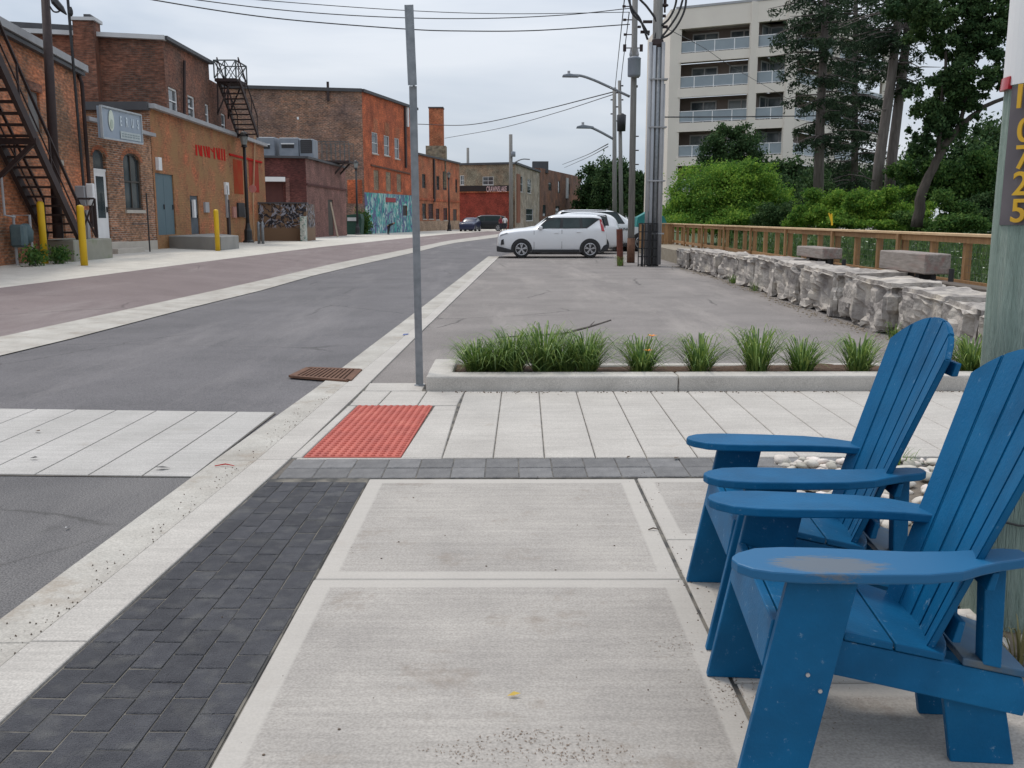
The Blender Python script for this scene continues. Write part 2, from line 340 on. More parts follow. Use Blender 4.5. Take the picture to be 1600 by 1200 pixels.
# ------------------------------------------------------------------ materials used
asphalt = asphalt_mat('asphalt_road', (.108, .104, .108), (.150, .143, .148), (.178, .168, .17), .5)
asphalt2 = asphalt_mat('asphalt_parking', (.17, .155, .147), (.235, .214, .202), (.275, .25, .232), .8)
asphalt_near = asphalt_mat('asphalt_near', (.085, .082, .085), (.135, .13, .13), (.16, .153, .15), .6, .5)
redstrip = asphalt_mat('reddish_parking_lane', (.165, .132, .13), (.21, .172, .168), (.24, .205, .198), .5, .2)
conc = slab_mat('concrete_slab', (.395, .366, .332), (.295, .273, .25), edge=.085, edgec=(.475, .445, .405), dirt=(.20, .16, .125), dirtlo=.555)
conc_w = slab_mat('concrete_pale', (.47, .442, .405), (.38, .355, .325), edge=0, dirtlo=.60)
conc_x = slab_mat('concrete_crossing', (.44, .422, .40), (.36, .345, .325), edge=0, dirtlo=.62)
gut = slab_mat('concrete_gutter', (.46, .44, .40), (.33, .305, .27), edge=0, broom=False, dirt=(.26, .21, .16), dirtlo=.54)
kerbm = slab_mat('concrete_kerb', (.50, .47, .43), (.40, .375, .34), edge=0, broom=False, dirtlo=.64)
walkm = slab_mat('concrete_far_walk', (.56, .535, .48), (.48, .455, .405), edge=0, dirtlo=.62, broom=False)
bed = mat('joint_bed', (.10, .09, .08), (.16, .14, .12), 20, .95)
sandj = mat('sand_joint', (.17, .155, .13), (.06, .058, .055), 9, .95, sharp=.1)
paver = mat('charcoal_paver', (.066, .067, .076), (.094, .095, .104), 16, .93, 1.6, 150, objrand=.15, c3=(.125, .124, .124), s3=9, spec=.25, world=True)
paver2 = mat('grey_paver', (.14, .138, .14), (.20, .196, .195), 18, .82, 1.2, 120, objrand=.18)
blue = mat('blue_paint', (.001, .080, .190), (.001, .100, .232), 5, .52, .15, 90, c3=(.004, .112, .25), s3=3, spec=.22)
tact = mat('tactile_red', (.46, .095, .065), (.36, .07, .05), 7, .65, c3=(.50, .13, .09), s3=4)
steel = mat('galvanised_steel', (.17, .185, .20), (.26, .275, .29), 14, .5, .2, 60, metal=.5)
rust = mat('rusty_iron', (.10, .048, .03), (.17, .085, .05), 18, .9, 1, 60)
black = mat('black_metal', (.012, .012, .014), (.02, .02, .022), 9, .5)
iron = mat('dark_fire_escape_paint', (.022, .012, .012), (.04, .022, .02), 9, .7)
yellow = mat('yellow_bollard_paint', (.75, .48, .01), (.62, .38, .01), 3, .5)
white = mat('white_paint', (.78, .78, .78), (.70, .70, .70), 3, .5)
glass = mat('window_glass', (.03, .04, .045), (.07, .09, .10), .8, .08, spec=.8)
wood = mat('railing_wood', (.38, .215, .095), (.26, .14, .06), 6, .75, .6, 40, stretch=(3, 3, .5), objrand=.15)
woodtop = mat('railing_cap_wood', (.64, .46, .27), (.50, .34, .19), 5, .75, .5, 40)
greywood = mat('weathered_timber', (.20, .17, .15), (.36, .32, .29), 5, .85, 1.2, 40, stretch=(6, .7, 6), c3=(.26, .15, .13), s3=1.2)
darkwood = mat('dark_sleeper', (.07, .055, .045), (.13, .11, .09), 4, .9, 1, 40)
rock = mat('limestone', (.48, .44, .395), (.22, .20, .188), 3.6, .92, 3, 16, detail=15, c3=(.52, .47, .40), s3=2.4, sharp=.14)
cream = mat('cream_concrete', (.74, .68, .60), (.68, .62, .55), .5, .85)
polew = mat('grey_wood_pole', (.26, .25, .235), (.17, .165, .155), 4, .9, .8, 30, stretch=(6, 6, .4))
polegreen = mat('green_wood_pole', (.30, .38, .33), (.20, .27, .23), 5, .9, 1.5, 25, stretch=(9, 9, .55), c3=(.40, .46, .40), s3=2)
soil = mat('brown_mulch', (.07, .038, .022), (.13, .075, .045), 22, .95, 2, 60)
bark_dark = mat('dark_bark', (.045, .036, .03), (.09, .075, .062), 4, .95, 2, 18, stretch=(4, 4, .7))
bark = mat('tree_bark', (.10, .085, .078), (.19, .165, .15), 3, .95, 2, 18, stretch=(4, 4, .7))
leaf_lime = mat('leaf_bright', (.20, .35, .05), (.10, .21, .035), .9, .8, spec=.2, island=.4, trans=.35, sharp=.12)
leaf_mid = mat('leaf_mid', (.10, .195, .042), (.045, .10, .028), .8, .8, spec=.2, island=.45, trans=.3)
leaf_dark = mat('leaf_dark', (.068, .125, .042), (.026, .058, .024), .6, .8, spec=.15, island=.45, trans=.22)
needle = mat('needle_dark', (.052, .084, .044), (.026, .048, .029), .8, .8, spec=.1, island=.5, trans=.12)
lily = mat('daylily_leaf', (.095, .185, .035), (.20, .29, .08), 12, .55, island=.5, trans=.3)
flower = mat('orange_petal', (.85, .33, .02), (.8, .2, .02), 20, .5)
pebble = mat('white_river_stone', (.60, .56, .50), (.44, .40, .35), 9, .7, .3, 60, island=.3)
chrome = mat('alloy_silver', (.5, .5, .52), (.45, .45, .46), 3, .3, metal=.8)
tyre = mat('tyre_rubber', (.015, .015, .016), (.02, .02, .02), 9, .8)
carwhite = mat('car_white', (.74, .75, .765), (.72, .73, .745), 1, .3, coat=.8)
cardark = mat('car_black', (.006, .009, .012), (.009, .012, .016), 1, .35, coat=.25, spec=.3)
carblue = mat('car_blue', (.018, .022, .06), (.022, .028, .07), 1, .3, coat=.3, spec=.3)
cladding = mat('black_plastic_trim', (.018, .018, .02), (.024, .024, .026), 9, .6)
carglass = mat('car_glass', (.012, .02, .022), (.03, .05, .052), 1.5, .12, spec=.35)
redlamp = mat('red_lens', (.42, .015, .02), (.35, .01, .02), 3, .2)
lamplens = mat('headlight_lens', (.25, .27, .3), (.5, .52, .55), 12, .15)
# bricks
br_near = brick_mat('brick_orange_weathered', (.40, .18, .085), (.22, .11, .06), (.27, .21, .155), patch=(.50, .14, .05), pscale=.35, patchamt=.75)
br_mid = brick_mat('brick_mottled', (.40, .16, .075), (.16, .075, .047), (.36, .30, .24), patch=(.36, .20, .11), pscale=.5)
br_brown = brick_mat('brick_brown', (.19, .078, .048), (.11, .05, .034), (.12, .09, .07), patch=(.28, .10, .055), pscale=.4)
br_ochre = brick_mat('brick_ochre_paint', (.34, .14, .06), (.30, .14, .065), (.24, .13, .065), patch=(.50, .11, .045), pscale=.22, paint=(.32, .175, .07), patchamt=.8)
br_maroon = brick_mat('brick_maroon_paint', (.105, .028, .024), (.095, .026, .022), (.075, .022, .02), patch=(.14, .05, .042), pscale=.3)
br_maroon2 = brick_mat('brick_dusty_maroon', (.20, .095, .078), (.19, .09, .075), (.15, .072, .06), patch=(.24, .12, .10), pscale=.25)
br_rubble = brick_mat('brick_rubble', (.34, .15, .085), (.12, .065, .05), (.30, .225, .17), patch=(.16, .11, .10), pscale=.3, bw=.3, rh=.11, ms=.02)
br_orange = brick_mat('brick_orange_red', (.46, .115, .045), (.40, .095, .04), (.34, .10, .05), patch=(.54, .135, .05), pscale=.35)
br_orange2 = brick_mat('brick_orange_pale', (.45, .165, .07), (.36, .115, .05), (.34, .17, .10), patch=(.50, .12, .05), pscale=.4)
br_buff = brick_mat('brick_buff', (.27, .235, .165), (.22, .19, .13), (.24, .21, .16), patch=(.33, .20, .12), pscale=.5)
br_red = brick_mat('brick_plain_red', (.30, .055, .035), (.27, .05, .032), (.24, .05, .035), pscale=.3)
br_far = brick_mat('brick_far_brown', (.20, .10, .068), (.14, .07, .05), (.15, .09, .07), patch=(.30, .13, .065), pscale=.3)

# ------------------------------------------------------------------ GROUND
def sheet(name, pts, m, z=None, parent=None, kind='structure'):
    me = bpy.data.meshes.new(name); me.from_pydata([(p[0], p[1], p[2] if z is None else z) for p in pts], [], [tuple(range(len(pts)))])
    bm = bmesh.new(); bm.from_mesh(me)
    for f in bm.faces:
        if f.normal.z < 0: f.normal_flip()
    bm.to_mesh(me); bm.free()
    return tag(link(name, me, m, parent), kind=kind)
earth = mat('distant_ground', (.10, .12, .05), (.16, .15, .09), .3, .95)
sheet('ground', [(-900, -60, 0), (900, -60, 0), (900, 1500, 0), (-900, 1500, 0)], earth, -.12)
sheet('road', [(-8, -4, 0), (1.0, -4, 0), (3.0, 45, 0), (40, 110, 0), (60, 160, 0), (20, 170, 0), (-4, 110, 0), (-8, 50, 0)], asphalt, -.012)
sheet('near_road_surface', [(-6.5, -4, 0), (-1.84, -4, 0), (-1.84, 5.46, 0), (-6.5, 5.62, 0)], asphalt_near, -.008)
# parking area right of the concrete strip
sheet('parking_area', [G(581, 595), G(662, 516), (-.47, 37.5, 0), (.4, 46, 0), (14, 70, 0), (14, 46, 0), (5.6, 31, 0), (5.6, 8.5, 0), (-1.2, 8.2, 0)], asphalt2, -.006)

def lerp_line(L_):
    L_ = sorted(L_, key=lambda p: p[1])
    ys = [p[1] for p in L_]; xs = [p[0] for p in L_]
    def f(y):
        if y <= ys[0]: i = 0
        elif y >= ys[-1]: i = len(ys)-2
        else: i = max(k for k in range(len(ys)-1) if ys[k] <= y)
        t = (y-ys[i])/(ys[i+1]-ys[i]); return xs[i]+(xs[i+1]-xs[i])*t
    return f
def fz(Y): return max(0, min(1, (85-Y)/47))
def Gz(px, py, k):        # ground point on the rising left side
    p = G(px, py, 0)
    for _ in range(20): p = G(px, py, k*fz(p.y))
    return p
l0 = lerp_line([(-5.9, 6.5)]+[tuple(G(*q)[:2]) for q in ((0, 557), (100, 532), (200, 505), (300, 480), (400, 456), (500, 427.5), (650, 394), (700, 381), (790, 369))])
l1 = lerp_line([(-6.9, 7.5)]+[tuple(G(q[0], q[1], .03)[:2]) for q in ((0, 526), (100, 506), (225, 477.5), (400, 440), (525, 411), (645, 387.5), (700, 376), (775, 366))])
l2 = lerp_line([tuple(Gz(q[0], q[1], .25)[:2]) for q in ((0, 452.5), (100, 440), (200, 426), (400, 400), (525, 384.5), (612, 375), (700, 366), (775, 361))])
ys = [-4, 3, 8, 12, 16, 20, 25, 30, 35, 40, 46, 52, 58, 64, 70, 78, 86, 95, 105]
def loft(name, fa, fb, za, zb, m):
    mb = MB()
    for a, b in zip(ys[:-1], ys[1:]):
        mb.face([(fa(a), a, za(a)), (fa(b), b, za(b)), (fb(b), b, zb(b)), (fb(a), a, zb(a))])
    return tag(mb.build(name, m), kind='structure')
loft('gutter_left', l0, l1, lambda y: 0, lambda y: .03, gut)
loft('parking_lane', l1, l2, lambda y: .03, lambda y: .03+.25*fz(y), redstrip)
loft('pavement_left', l2, lambda y: l2(y)-9, lambda y: .03+.25*fz(y), lambda y: .03+.38*fz(y), walkm)
sheet('far_pavement', [(-12, 95, 0), (4, 104, 0), (20, 135, 0), (6, 150, 0), (-30, 150, 0), (-30, 95, 0)], walkm, .004)
# kerb strip between road and walk: gutter + kerb seam, in lengths
def slabpoly(name, pts, m, top, th=.1, parent=None, gap=.004, kind=None, bev=.005):
    """polygon slab with an 'edge' UV holding distance to the sides (for quads)"""
    c = sum((Vector((p[0], p[1])) for p in pts), Vector((0, 0)))/len(pts)
    P = []
    for p in pts:
        d = Vector((p[0], p[1]))-c; P.append(c+Vector((d.x-math.copysign(gap, d.x), d.y-math.copysign(gap, d.y))))
    me = bpy.data.meshes.new(name); n = len(P)
    me.from_pydata([(p.x, p.y, top-th) for p in P]+[(p.x, p.y, top) for p in P], [], [tuple(range(n, 2*n))]+[(i, (i+1) % n, n+(i+1) % n, n+i) for i in range(n)])
    bm = bmesh.new(); bm.from_mesh(me); bmesh.ops.recalc_face_normals(bm, faces=bm.faces)
    tf = [f for f in bm.faces if len(f.verts) == n and all(abs(v.co.z-top) < 1e-5 for v in f.verts)]
    if tf and tf[0].normal.z < 0: bmesh.ops.reverse_faces(bm, faces=bm.faces)
    if bev: bmesh.ops.bevel(bm, geom=[e for e in tf[0].edges], offset=bev, segments=1, affect='EDGES')
    bm.to_mesh(me); bm.free()
    me.uv_layers.new(name='UVMap'); ul = me.uv_layers.new(name='edge')
    if n == 4:
        xs_ = [p.x for p in P]; ys_ = [p.y for p in P]
        lx, hx, ly, hy = min(xs_), max(xs_), min(ys_), max(ys_)
        # quads: encode min distance to sides by bilinear trick - u = distance to nearest x side, v = to nearest y side need more cuts
        bm = bmesh.new(); bm.from_mesh(me)
        for ax, val in ((0, (lx+hx)/2), (1, (ly+hy)/2)):
            no = Vector((1, 0, 0)) if ax == 0 else Vector((0, 1, 0)); co_ = Vector((val, 0, 0)) if ax == 0 else Vector((0, val, 0))
            bmesh.ops.bisect_plane(bm, geom=bm.verts[:]+bm.edges[:]+bm.faces[:], plane_co=co_, plane_no=no)
        uvl = bm.loops.layers.uv['edge']
        for f in bm.faces:
            for l in f.loops:
                x, y = l.vert.co.x, l.vert.co.y
                l[uvl].uv = (min(x-lx, hx-x), min(y-ly, hy-y))
        bm.to_mesh(me); bm.free()
    o = link(name, me, m, parent)
    if kind: o['kind'] = kind
    return o
kerb = sheet('kerb_strip', [(-1.93, -4, 0), (-1.50, -4, 0), (-1.36, 5.9, 0), (-1.3, 8.6, 0), (-1.5, 8.6, 0), (-1.84, 5.5, 0)], bed, -.004)
strip_l = lerp_line([(-2.12, -4), (-1.93, 3.4), (-1.86, 5.43), (-1.83, 7.3), (-1.76, 7.68), (-1.71, 9.75), (-1.55, 15.1), (-.82, 41.6)])
strip_r = lerp_line([(-1.75, -4), (-1.53, 2.66), (-1.39, 5.61), (-1.29, 8.8), (-1.19, 12.9), (-.49, 37.2)])
strip_m = lerp_line([(-1.95, -4), (-1.72, 3.01), (-1.66, 4.2), (-1.57, 6.2), (-1.5, 8.9), (-1.36, 12.05), (-.64, 38)])
y = -2.0; segl = [2.2]
k = 0
while y < 36:
    y2 = y+ (2.6 if y < 12 else 6)
    for nm, fa, fb, mm, tp in (('gutter_length', strip_l, strip_m, gut, .004), ('kerb_length', strip_m, strip_r, kerbm if 0 else conc_w, .010)):
        yy = y
        slabpoly(nm, [(fa(y), y), (fb(y), y), (fb(y2), y2), (fa(y2), y2)], mm, tp, .08, kerb, gap=.003, bev=.003)
    y = y2
# ---- sidewalk with its slabs
walk = sheet('sidewalk', [(-1.52, -4, 0), (12, -4, 0), (12, 8.30, 0), (-1.31, 8.62, 0)], bed, -.002)
walk.data.materials[0] = sandj
for (x0, x1, y0, y1) in ((-.83, .72, -1.2, .8), (-.83, .72, .8, 2.0), (-.83, .715, 2.0, 3.80), (-.825, .71, 3.80, 5.36)):
    slabpoly('concrete_slab', [(x0, y0), (x1, y0), (x1, y1), (x0, y1)], conc, .006, .09, walk, gap=.004)
for (x0, x1, y0, y1) in ((.725, 2.6, -1.2, .8), (.725, 2.6, .8, 2.9), (.72, 1.62, 2.9, 4.3), (.72, 1.62, 4.3, 5.38)):
    slabpoly('concrete_slab', [(x0, y0), (x1, y0), (x1, y1), (x0, y1)], conc, .006, .09, walk, gap=.004)
# charcoal pavers: running bond along the street
pm = None
def bevbox(name, sx, sy, sz, m, bev=.004):
    me = MB().box((0, 0, 0), (sx, sy, sz)).mesh(name)
    bm = bmesh.new(); bm.from_mesh(me); bmesh.ops.recalc_face_normals(bm, faces=bm.faces)
    ed = [e for e in bm.edges if all(v.co.z > 0 for v in e.verts)]
    bmesh.ops.bevel(bm, geom=ed, offset=bev, segments=1, affect='EDGES'); bm.to_mesh(me); bm.free(); me.materials.append(m); return me
pme = bevbox('paver', 1, .1945, .06, paver)
pmh = bevbox('paver', 1, .0945, .06, paver)
xl_ = strip_r; xr_ = lambda y: -.834+(y-3.8)*.004
NR = 6
for r_ in range(NR):
    yk = 1.2 + (.1 if r_ % 2 else 0)
    while yk < 5.36:
        half = yk+.2 > 5.40
        ln = .1 if half else .2
        if half and yk+.1 > 5.40: break
        yc = yk+ln/2; x0 = xl_(yc)+.010; wd = (xr_(yc)-x0)/NR
        xc = x0+wd*(r_+.5); ang = math.atan(((xl_(yc+.5)-xl_(yc))*(1-(r_+.5)/NR)+.002*(r_+.5)/NR)/.5)
        o = bpy.data.objects.new('paver', pmh if half else pme); COL.objects.link(o); o.parent = walk; o.scale = (wd-.0055, 1, 1)
        o.location = (xc, yc, -.0245+random.uniform(-.0015, .0015)); o.rotation_euler = (random.uniform(-.006, .006), random.uniform(-.010, .010), -ang)
        yk += ln
sheet('joint_sand', [(-1.60, 1.0, 0), (-.836, 1.0, 0), (-.826, 5.372, 0), (-1.40, 5.372, 0)], sandj, .0018, walk)
sheet('joint_sand', [(-1.36, 5.378, 0), (-.83, 5.378, 0), (1.6, 5.41, 0), (3.2, 5.43, 0), (3.2, 5.86, 0), (-1.36, 5.82, 0)], sandj, .0012, walk)
# soldier band: two rows of square grey pavers
sq = bevbox('paver', .196, .212, .06, paver2)
for j, yb in enumerate((5.49, 5.71)):
    x = -1.36
    while x < 1.62 if j == 0 else x < 3.2:
        o = bpy.data.objects.new('paver', sq); COL.objects.link(o); o.parent = walk
        o.location = (x+.1, yb+(x+1.4)*.012, -.024+random.uniform(-.002, .002)); o.rotation_euler.z = .012+random.uniform(-.006, .006); x += .2
# crossing slabs of the far walk
x = -.44; i = 0
slabs_x = []
while x < 9.5:
    w = .322
    slabpoly('concrete_slab', [(x, 5.84+(x+1.4)*.012), (x+w, 5.84+(x+w+1.4)*.012), (x+w+.03, 8.2), (x+.03, 8.2)], conc_w, .006, .08, walk, gap=.0035); x += w
slabpoly('concrete_slab', [(-.76, 7.56), (-.44, 7.56), (-.41, 8.2), (-.74, 8.2)], conc_w, .006, .08, walk)
slabpoly('concrete_slab', [(-1.08, 7.56), (-.76, 7.56), (-.74, 8.2), (-1.05, 8.2)], conc_w, .006, .08, walk)
slabpoly('concrete_slab', [(-1.31, 7.56), (-1.08, 7.56), (-1.05, 8.2), (-1.30, 8.2)], conc_w, .006, .08, walk)
slabpoly('concrete_slab', [(-1.39, 5.86), (-1.325, 5.86), (-1.245, 7.54), (-1.31, 7.54)], conc_w, .006, .08, walk, gap=.002)
slabpoly('concrete_slab', [(-.70, 5.86), (-.44, 5.86), (-.44, 7.54), (-.62, 7.54)], conc_w, .006, .08, walk, gap=.002)
slabpoly('concrete_slab', [(-1.35, 5.825), (-.44, 5.835), (-.44, 5.86), (-1.35, 5.86)], conc_w, .005, .08, walk, gap=.001)
slabpoly('concrete_slab', [(-1.29, 8.22), (-.78, 8.22), (-.78, 8.62), (-1.30, 8.62)], conc_w, .006, .08, walk)
# tactile plate
pl = MB(); P4 = [Vector((-1.31, 5.865, 0)), Vector((-.70, 5.865, 0)), Vector((-.635, 7.53, 0)), Vector((-1.235, 7.53, 0))]
pl.prism([(p.x, p.y) for p in P4], -.05, .010, 'xy')
plate = pl.build('tactile_plate', tact, walk, bevel=.003)
dm = MB()
NX, NY = 12, 30
for i in range(NX):
    for j in range(NY):
        a = P4[0].lerp(P4[1], (i+.5)/NX); b = P4[3].lerp(P4[2], (i+.5)/NX); c = a.lerp(b, (j+.5)/NY)
        dm.tube([(c.x, c.y, .008), (c.x, c.y, .014), (c.x, c.y, .0185)], [.0165, .0145, .0095], 8)
dd = dm.build('truncated_domes', tact, plate, smooth=False); dd['kind'] = 'stuff'
# ---- crosswalk in the road
cwk = sheet('crosswalk', [(-7, 5.60, 0), (-1.87, 5.43, 0), (-1.83, 7.31, 0), (-7, 7.62, 0)], bed, -.003)
x = -1.865; first = True
def _f(x_): return x_+.026
while x > -6.6:
    w = .30 if first else .322; first = False
    t0 = 5.43-(x+1.86)*.045; t1 = 5.43-(x-w+1.86)*.045
    u0 = 7.31-(x+1.86)*.065; u1 = 7.31-(x-w+1.86)*.065
    slabpoly('concrete_slab', [(x, t0), (x-w, t1), (_f(x-w), u1), (_f(x), u0)], conc_x, .002, .06, cwk, gap=.005, bev=.002); x -= w
# ---- drain grate
dg = thing('drain_grate', 'rusty iron storm drain grate set beside the concrete kerb strip', 'drain grate', (-1.80, 9.1, 0))
m_ = MB(); q = [G(455, 590), G(545, 597), G(562, 580), G(482, 577)]
def inq(u, v): return q[0].lerp(q[1], u).lerp(q[3].lerp(q[2], u), v)
for a, b in ((0, 1), (1, 2), (2, 3), (3, 0)): m_.bar(q[a]+Vector((0, 0, .012)), q[b]+Vector((0, 0, .012)), .05, .02)
m_.build('frame', rust, dg)
for i in range(13):
    u = .06+i*.073
    MB().bar(inq(u, .03)+Vector((0, 0, .012)), inq(u, .97)+Vector((0, 0, .012)), .022, .018).build('bar', rust, dg)
mm = MB(); mm.face([inq(0, 0)+Vector((0, 0, .003)), inq(1, 0)+Vector((0, 0, .003)), inq(1, 1)+Vector((0, 0, .003)), inq(0, 1)+Vector((0, 0, .003))]); mm.build('pit_shade', mat('drain_dark', (.02, .012, .008)), dg)  # flat dark sheet: shade of the hollow under the bars, put in as colour
# ---- planter kerb and soil
pk = thing('planter_bed', 'raised concrete kerb round the brown mulch bed of grassy plants', 'planter', (0, 8.3, 0))
kb = MB()
yf = lambda x: 8.21+(x+.75)*.011
def kbbox(x0, x1, y0, y1, z1=.135):
    return MB().prism([(x0, y0), (x1, y0+(x1-x0)*.011), (x1, y1+(x1-x0)*.011), (x0, y1)], -.03, z1, 'xy')
xs_ = [-.75, 1.45, 3.6, 5.8, 8.0]
for a, b in zip(xs_[:-1], xs_[1:]):
    kbbox(a+.003, b-.003, yf(a), yf(a)+.24).build('kerb_block', kerbm, pk, bevel=.018, segs=2)
kbbox(-.75, -.53, 8.455, 9.25).build('kerb_block', kerbm, pk, bevel=.018, segs=2)
kbbox(-.53, 8, 9.12, 9.25, .09).build('back_kerb', kerbm, pk, bevel=.012)
sl_ = MB(); nx = 60
for i in range(nx):
    for j in range(5):
        def sv(a, b):
            x = -.54+a*(8.5/nx); y = 8.43+b*.145
            return (x, y+(x+.75)*.011, .085+.03*mnoise.noise(Vector((x*3, y*9, 0)))+.012*mnoise.noise(Vector((x*14, y*14, 3))))
        sl_.face([sv(i, j), sv(i+1, j), sv(i+1, j+1), sv(i, j+1)])
sl_.build('mulch', soil, pk)

# daylilies
def blade_clump(n, h, spread, seed, wd=.011, loc=(0, 0, 0)):
    rd = random.Random(seed); mb = MB(); lx, ly, lz = loc
    for _ in range(n):
        a = rd.uniform(0, 2*math.pi); r0 = rd.uniform(0, .10); hh = h*rd.uniform(.35, 1.12); sp = spread*rd.uniform(.25, 1.15)
        base = Vector((lx+math.cos(a)*r0, ly+math.sin(a)*r0, lz)); dr = Vector((math.cos(a), math.sin(a), 0)); sd_ = Vector((-dr.y, dr.x, 0))
        w0 = wd*rd.uniform(.7, 1.3); prev = None; m = 6
        bend = rd.uniform(1.1, 2.7)
        for k in range(m+1):
            t = k/m
            z = hh*math.sin(min(t*bend, 2.75))
            p = base+dr*(sp*t**1.18)+Vector((0, 0, z)); w = w0*(1-t**2.2)+.0008
            cur = (p-sd_*w/2+Vector((0, 0, 0)), p+sd_*w/2)
            if prev: mb.face([prev[0], prev[1], cur[1], cur[0]])
            prev = cur
    return mb
lilies = [(772, 556, .22, .24, 90, 'grassy daylily clump between the leftmost one and the dense group'),
          (882, 556, .26, .24, 95, 'grassy daylily clump filling the gap right of the tallest one'),
          (745, 558, .24, .22, 90, 'leftmost grassy daylily clump, at the end of the planter bed'),
          (800, 548, .30, .26, 110, 'dense grassy daylily clump second from the left end of the bed'),
          (850, 548, .34, .27, 120, 'tallest grassy daylily clump in the dense left part of the bed, under the fallen branch'),
          (915, 560, .30, .24, 100, 'grassy daylily clump just left of the flowering one'),
          (1002, 560, .26, .24, 90, 'grassy daylily clump with two orange flowers'),
          (1094, 555, .28, .24, 75, 'grassy daylily clump right of the flowering one, standing alone'),
          (1183, 550, .32, .22, 85, 'upright grassy daylily clump in the middle of the right half of the bed'),
          (1253, 560, .24, .20, 80, 'low grassy daylily clump just right of the upright one'),
          (1342, 552, .27, .20, 80, 'grassy daylily clump directly left of the far blue chair back'),
          (1520, 545, .25, .24, 110, 'grassy daylily clump at the foot of the green pole, right of the far chair back')]
for i, (px, py, h, sp, n, lab) in enumerate(lilies):
    p = G(px, 578, .09); p.y = 8.74+(p.x)*.011
    p.x = A(px, py, p.y).x
    fl = i == 6
    root = thing('daylily_plant', lab, 'plant', (p.x, p.y, .08), 'daylily clumps in the planter bed')
    blade_clump(int(n*2.6), h*1.22, sp*1.7, 40+i, .012, loc=(p.x, p.y, .08)).build('leaves', lily, root, fix=False)
    if fl:
        for fx, fy in ((1019, 526), (1012, 549)):
            c = A(fx, fy, p.y-.05)
            st = MB().tube([(p.x, p.y, .1), ((p.x+c.x)/2, p.y, (c.z+.1)/2+.03), c], .004, 5); st.build('flower_stem', lily, root)
            fm = MB()
            for k in range(6):
                a = k*math.pi/3; d = Vector((math.cos(a), math.sin(a), .5)); s_ = Vector((-math.sin(a), math.cos(a), 0))
                fm.face([c, c+d*.022+s_*.012, c+d*.05+Vector((0, 0, -.008)), c+d*.022-s_*.012])
            fm.build('flower', flower, root)
# fallen branch lying over the bed
bp_ = [A(782, 527, 9.35), A(830, 524, 9.3), A(880, 521, 9.3), A(920, 511, 9.3), A(955, 500, 9.3)]
for i, v in enumerate(bp_): pass
mb = MB().tube(bp_, [.006, .009, .012, .011, .008], 6)
mb.tube([bp_[3], bp_[3]+Vector((.06, .05, .05))], [.006, .003], 5)
tag(mb.build('fallen_branch', bark, smooth=True), 'thin dry grey branch lying across the tops of the planter bed grass', 'branch')

# ------------------------------------------------------------------ BLUE CHAIRS
def worn_blue():
    m, t, p = nodes_mat('blue_paint_worn'); L = t.links.new; p.inputs['Roughness'].default_value = .5
    tcn = N(t, 'ShaderNodeTexCoord'); sp = N(t, 'ShaderNodeSeparateXYZ'); L(tcn.outputs['Object'], sp.inputs[0])
    n1 = N(t, 'ShaderNodeTexNoise'); n1.inputs['Scale'].default_value = 34; n1.inputs['Detail'].default_value = 9; n1.inputs['Roughness'].default_value = .8
    mp = N(t, 'ShaderNodeMapping'); mp.inputs['Scale'].default_value = (.45, 2.2, 1); L(tcn.outputs['Object'], mp.inputs[0]); L(mp.outputs[0], n1.inputs['Vector'])
    # oval patch centred u=.20 w=0
    def lin(sock, c, r):
        a = N(t, 'ShaderNodeMath', operation='SUBTRACT'); L(sock, a.inputs[0]); a.inputs[1].default_value = c
        b = N(t, 'ShaderNodeMath', operation='DIVIDE'); L(a.outputs[0], b.inputs[0]); b.inputs[1].default_value = r
        c_ = N(t, 'ShaderNodeMath', operation='POWER'); L(b.outputs[0], c_.inputs[0]); c_.inputs[1].default_value = 2; return c_.outputs[0]
    ad = N(t, 'ShaderNodeMath', operation='ADD'); L(lin(sp.outputs[0], .215, .19), ad.inputs[0]); L(lin(sp.outputs[1], -.045, .085), ad.inputs[1])
    iv = N(t, 'ShaderNodeMapRange'); iv.inputs['From Min'].default_value = 0; iv.inputs['From Max'].default_value = 1.25; iv.inputs['To Min'].default_value = .29; iv.inputs['To Max'].default_value = -.20; L(ad.outputs[0], iv.inputs[0])
    s2 = N(t, 'ShaderNodeMath', operation='ADD'); L(iv.outputs[0], s2.inputs[0]); L(n1.outputs['Fac'], s2.inputs[1])
    r = N(t, 'ShaderNodeValToRGB'); r.color_ramp.elements[0].position = .54; r.color_ramp.elements[1].position = .66; L(s2.outputs[0], r.inputs[0])
    mx = N(t, 'ShaderNodeMixRGB'); L(r.outputs[0], mx.inputs[0]); mx.inputs[1].default_value = (.002, .100, .232, 1); mx.inputs[2].default_value = (.095, .12, .15, 1)
    L(mx.outputs[0], p.inputs['Base Color']); return m
worn = worn_blue()
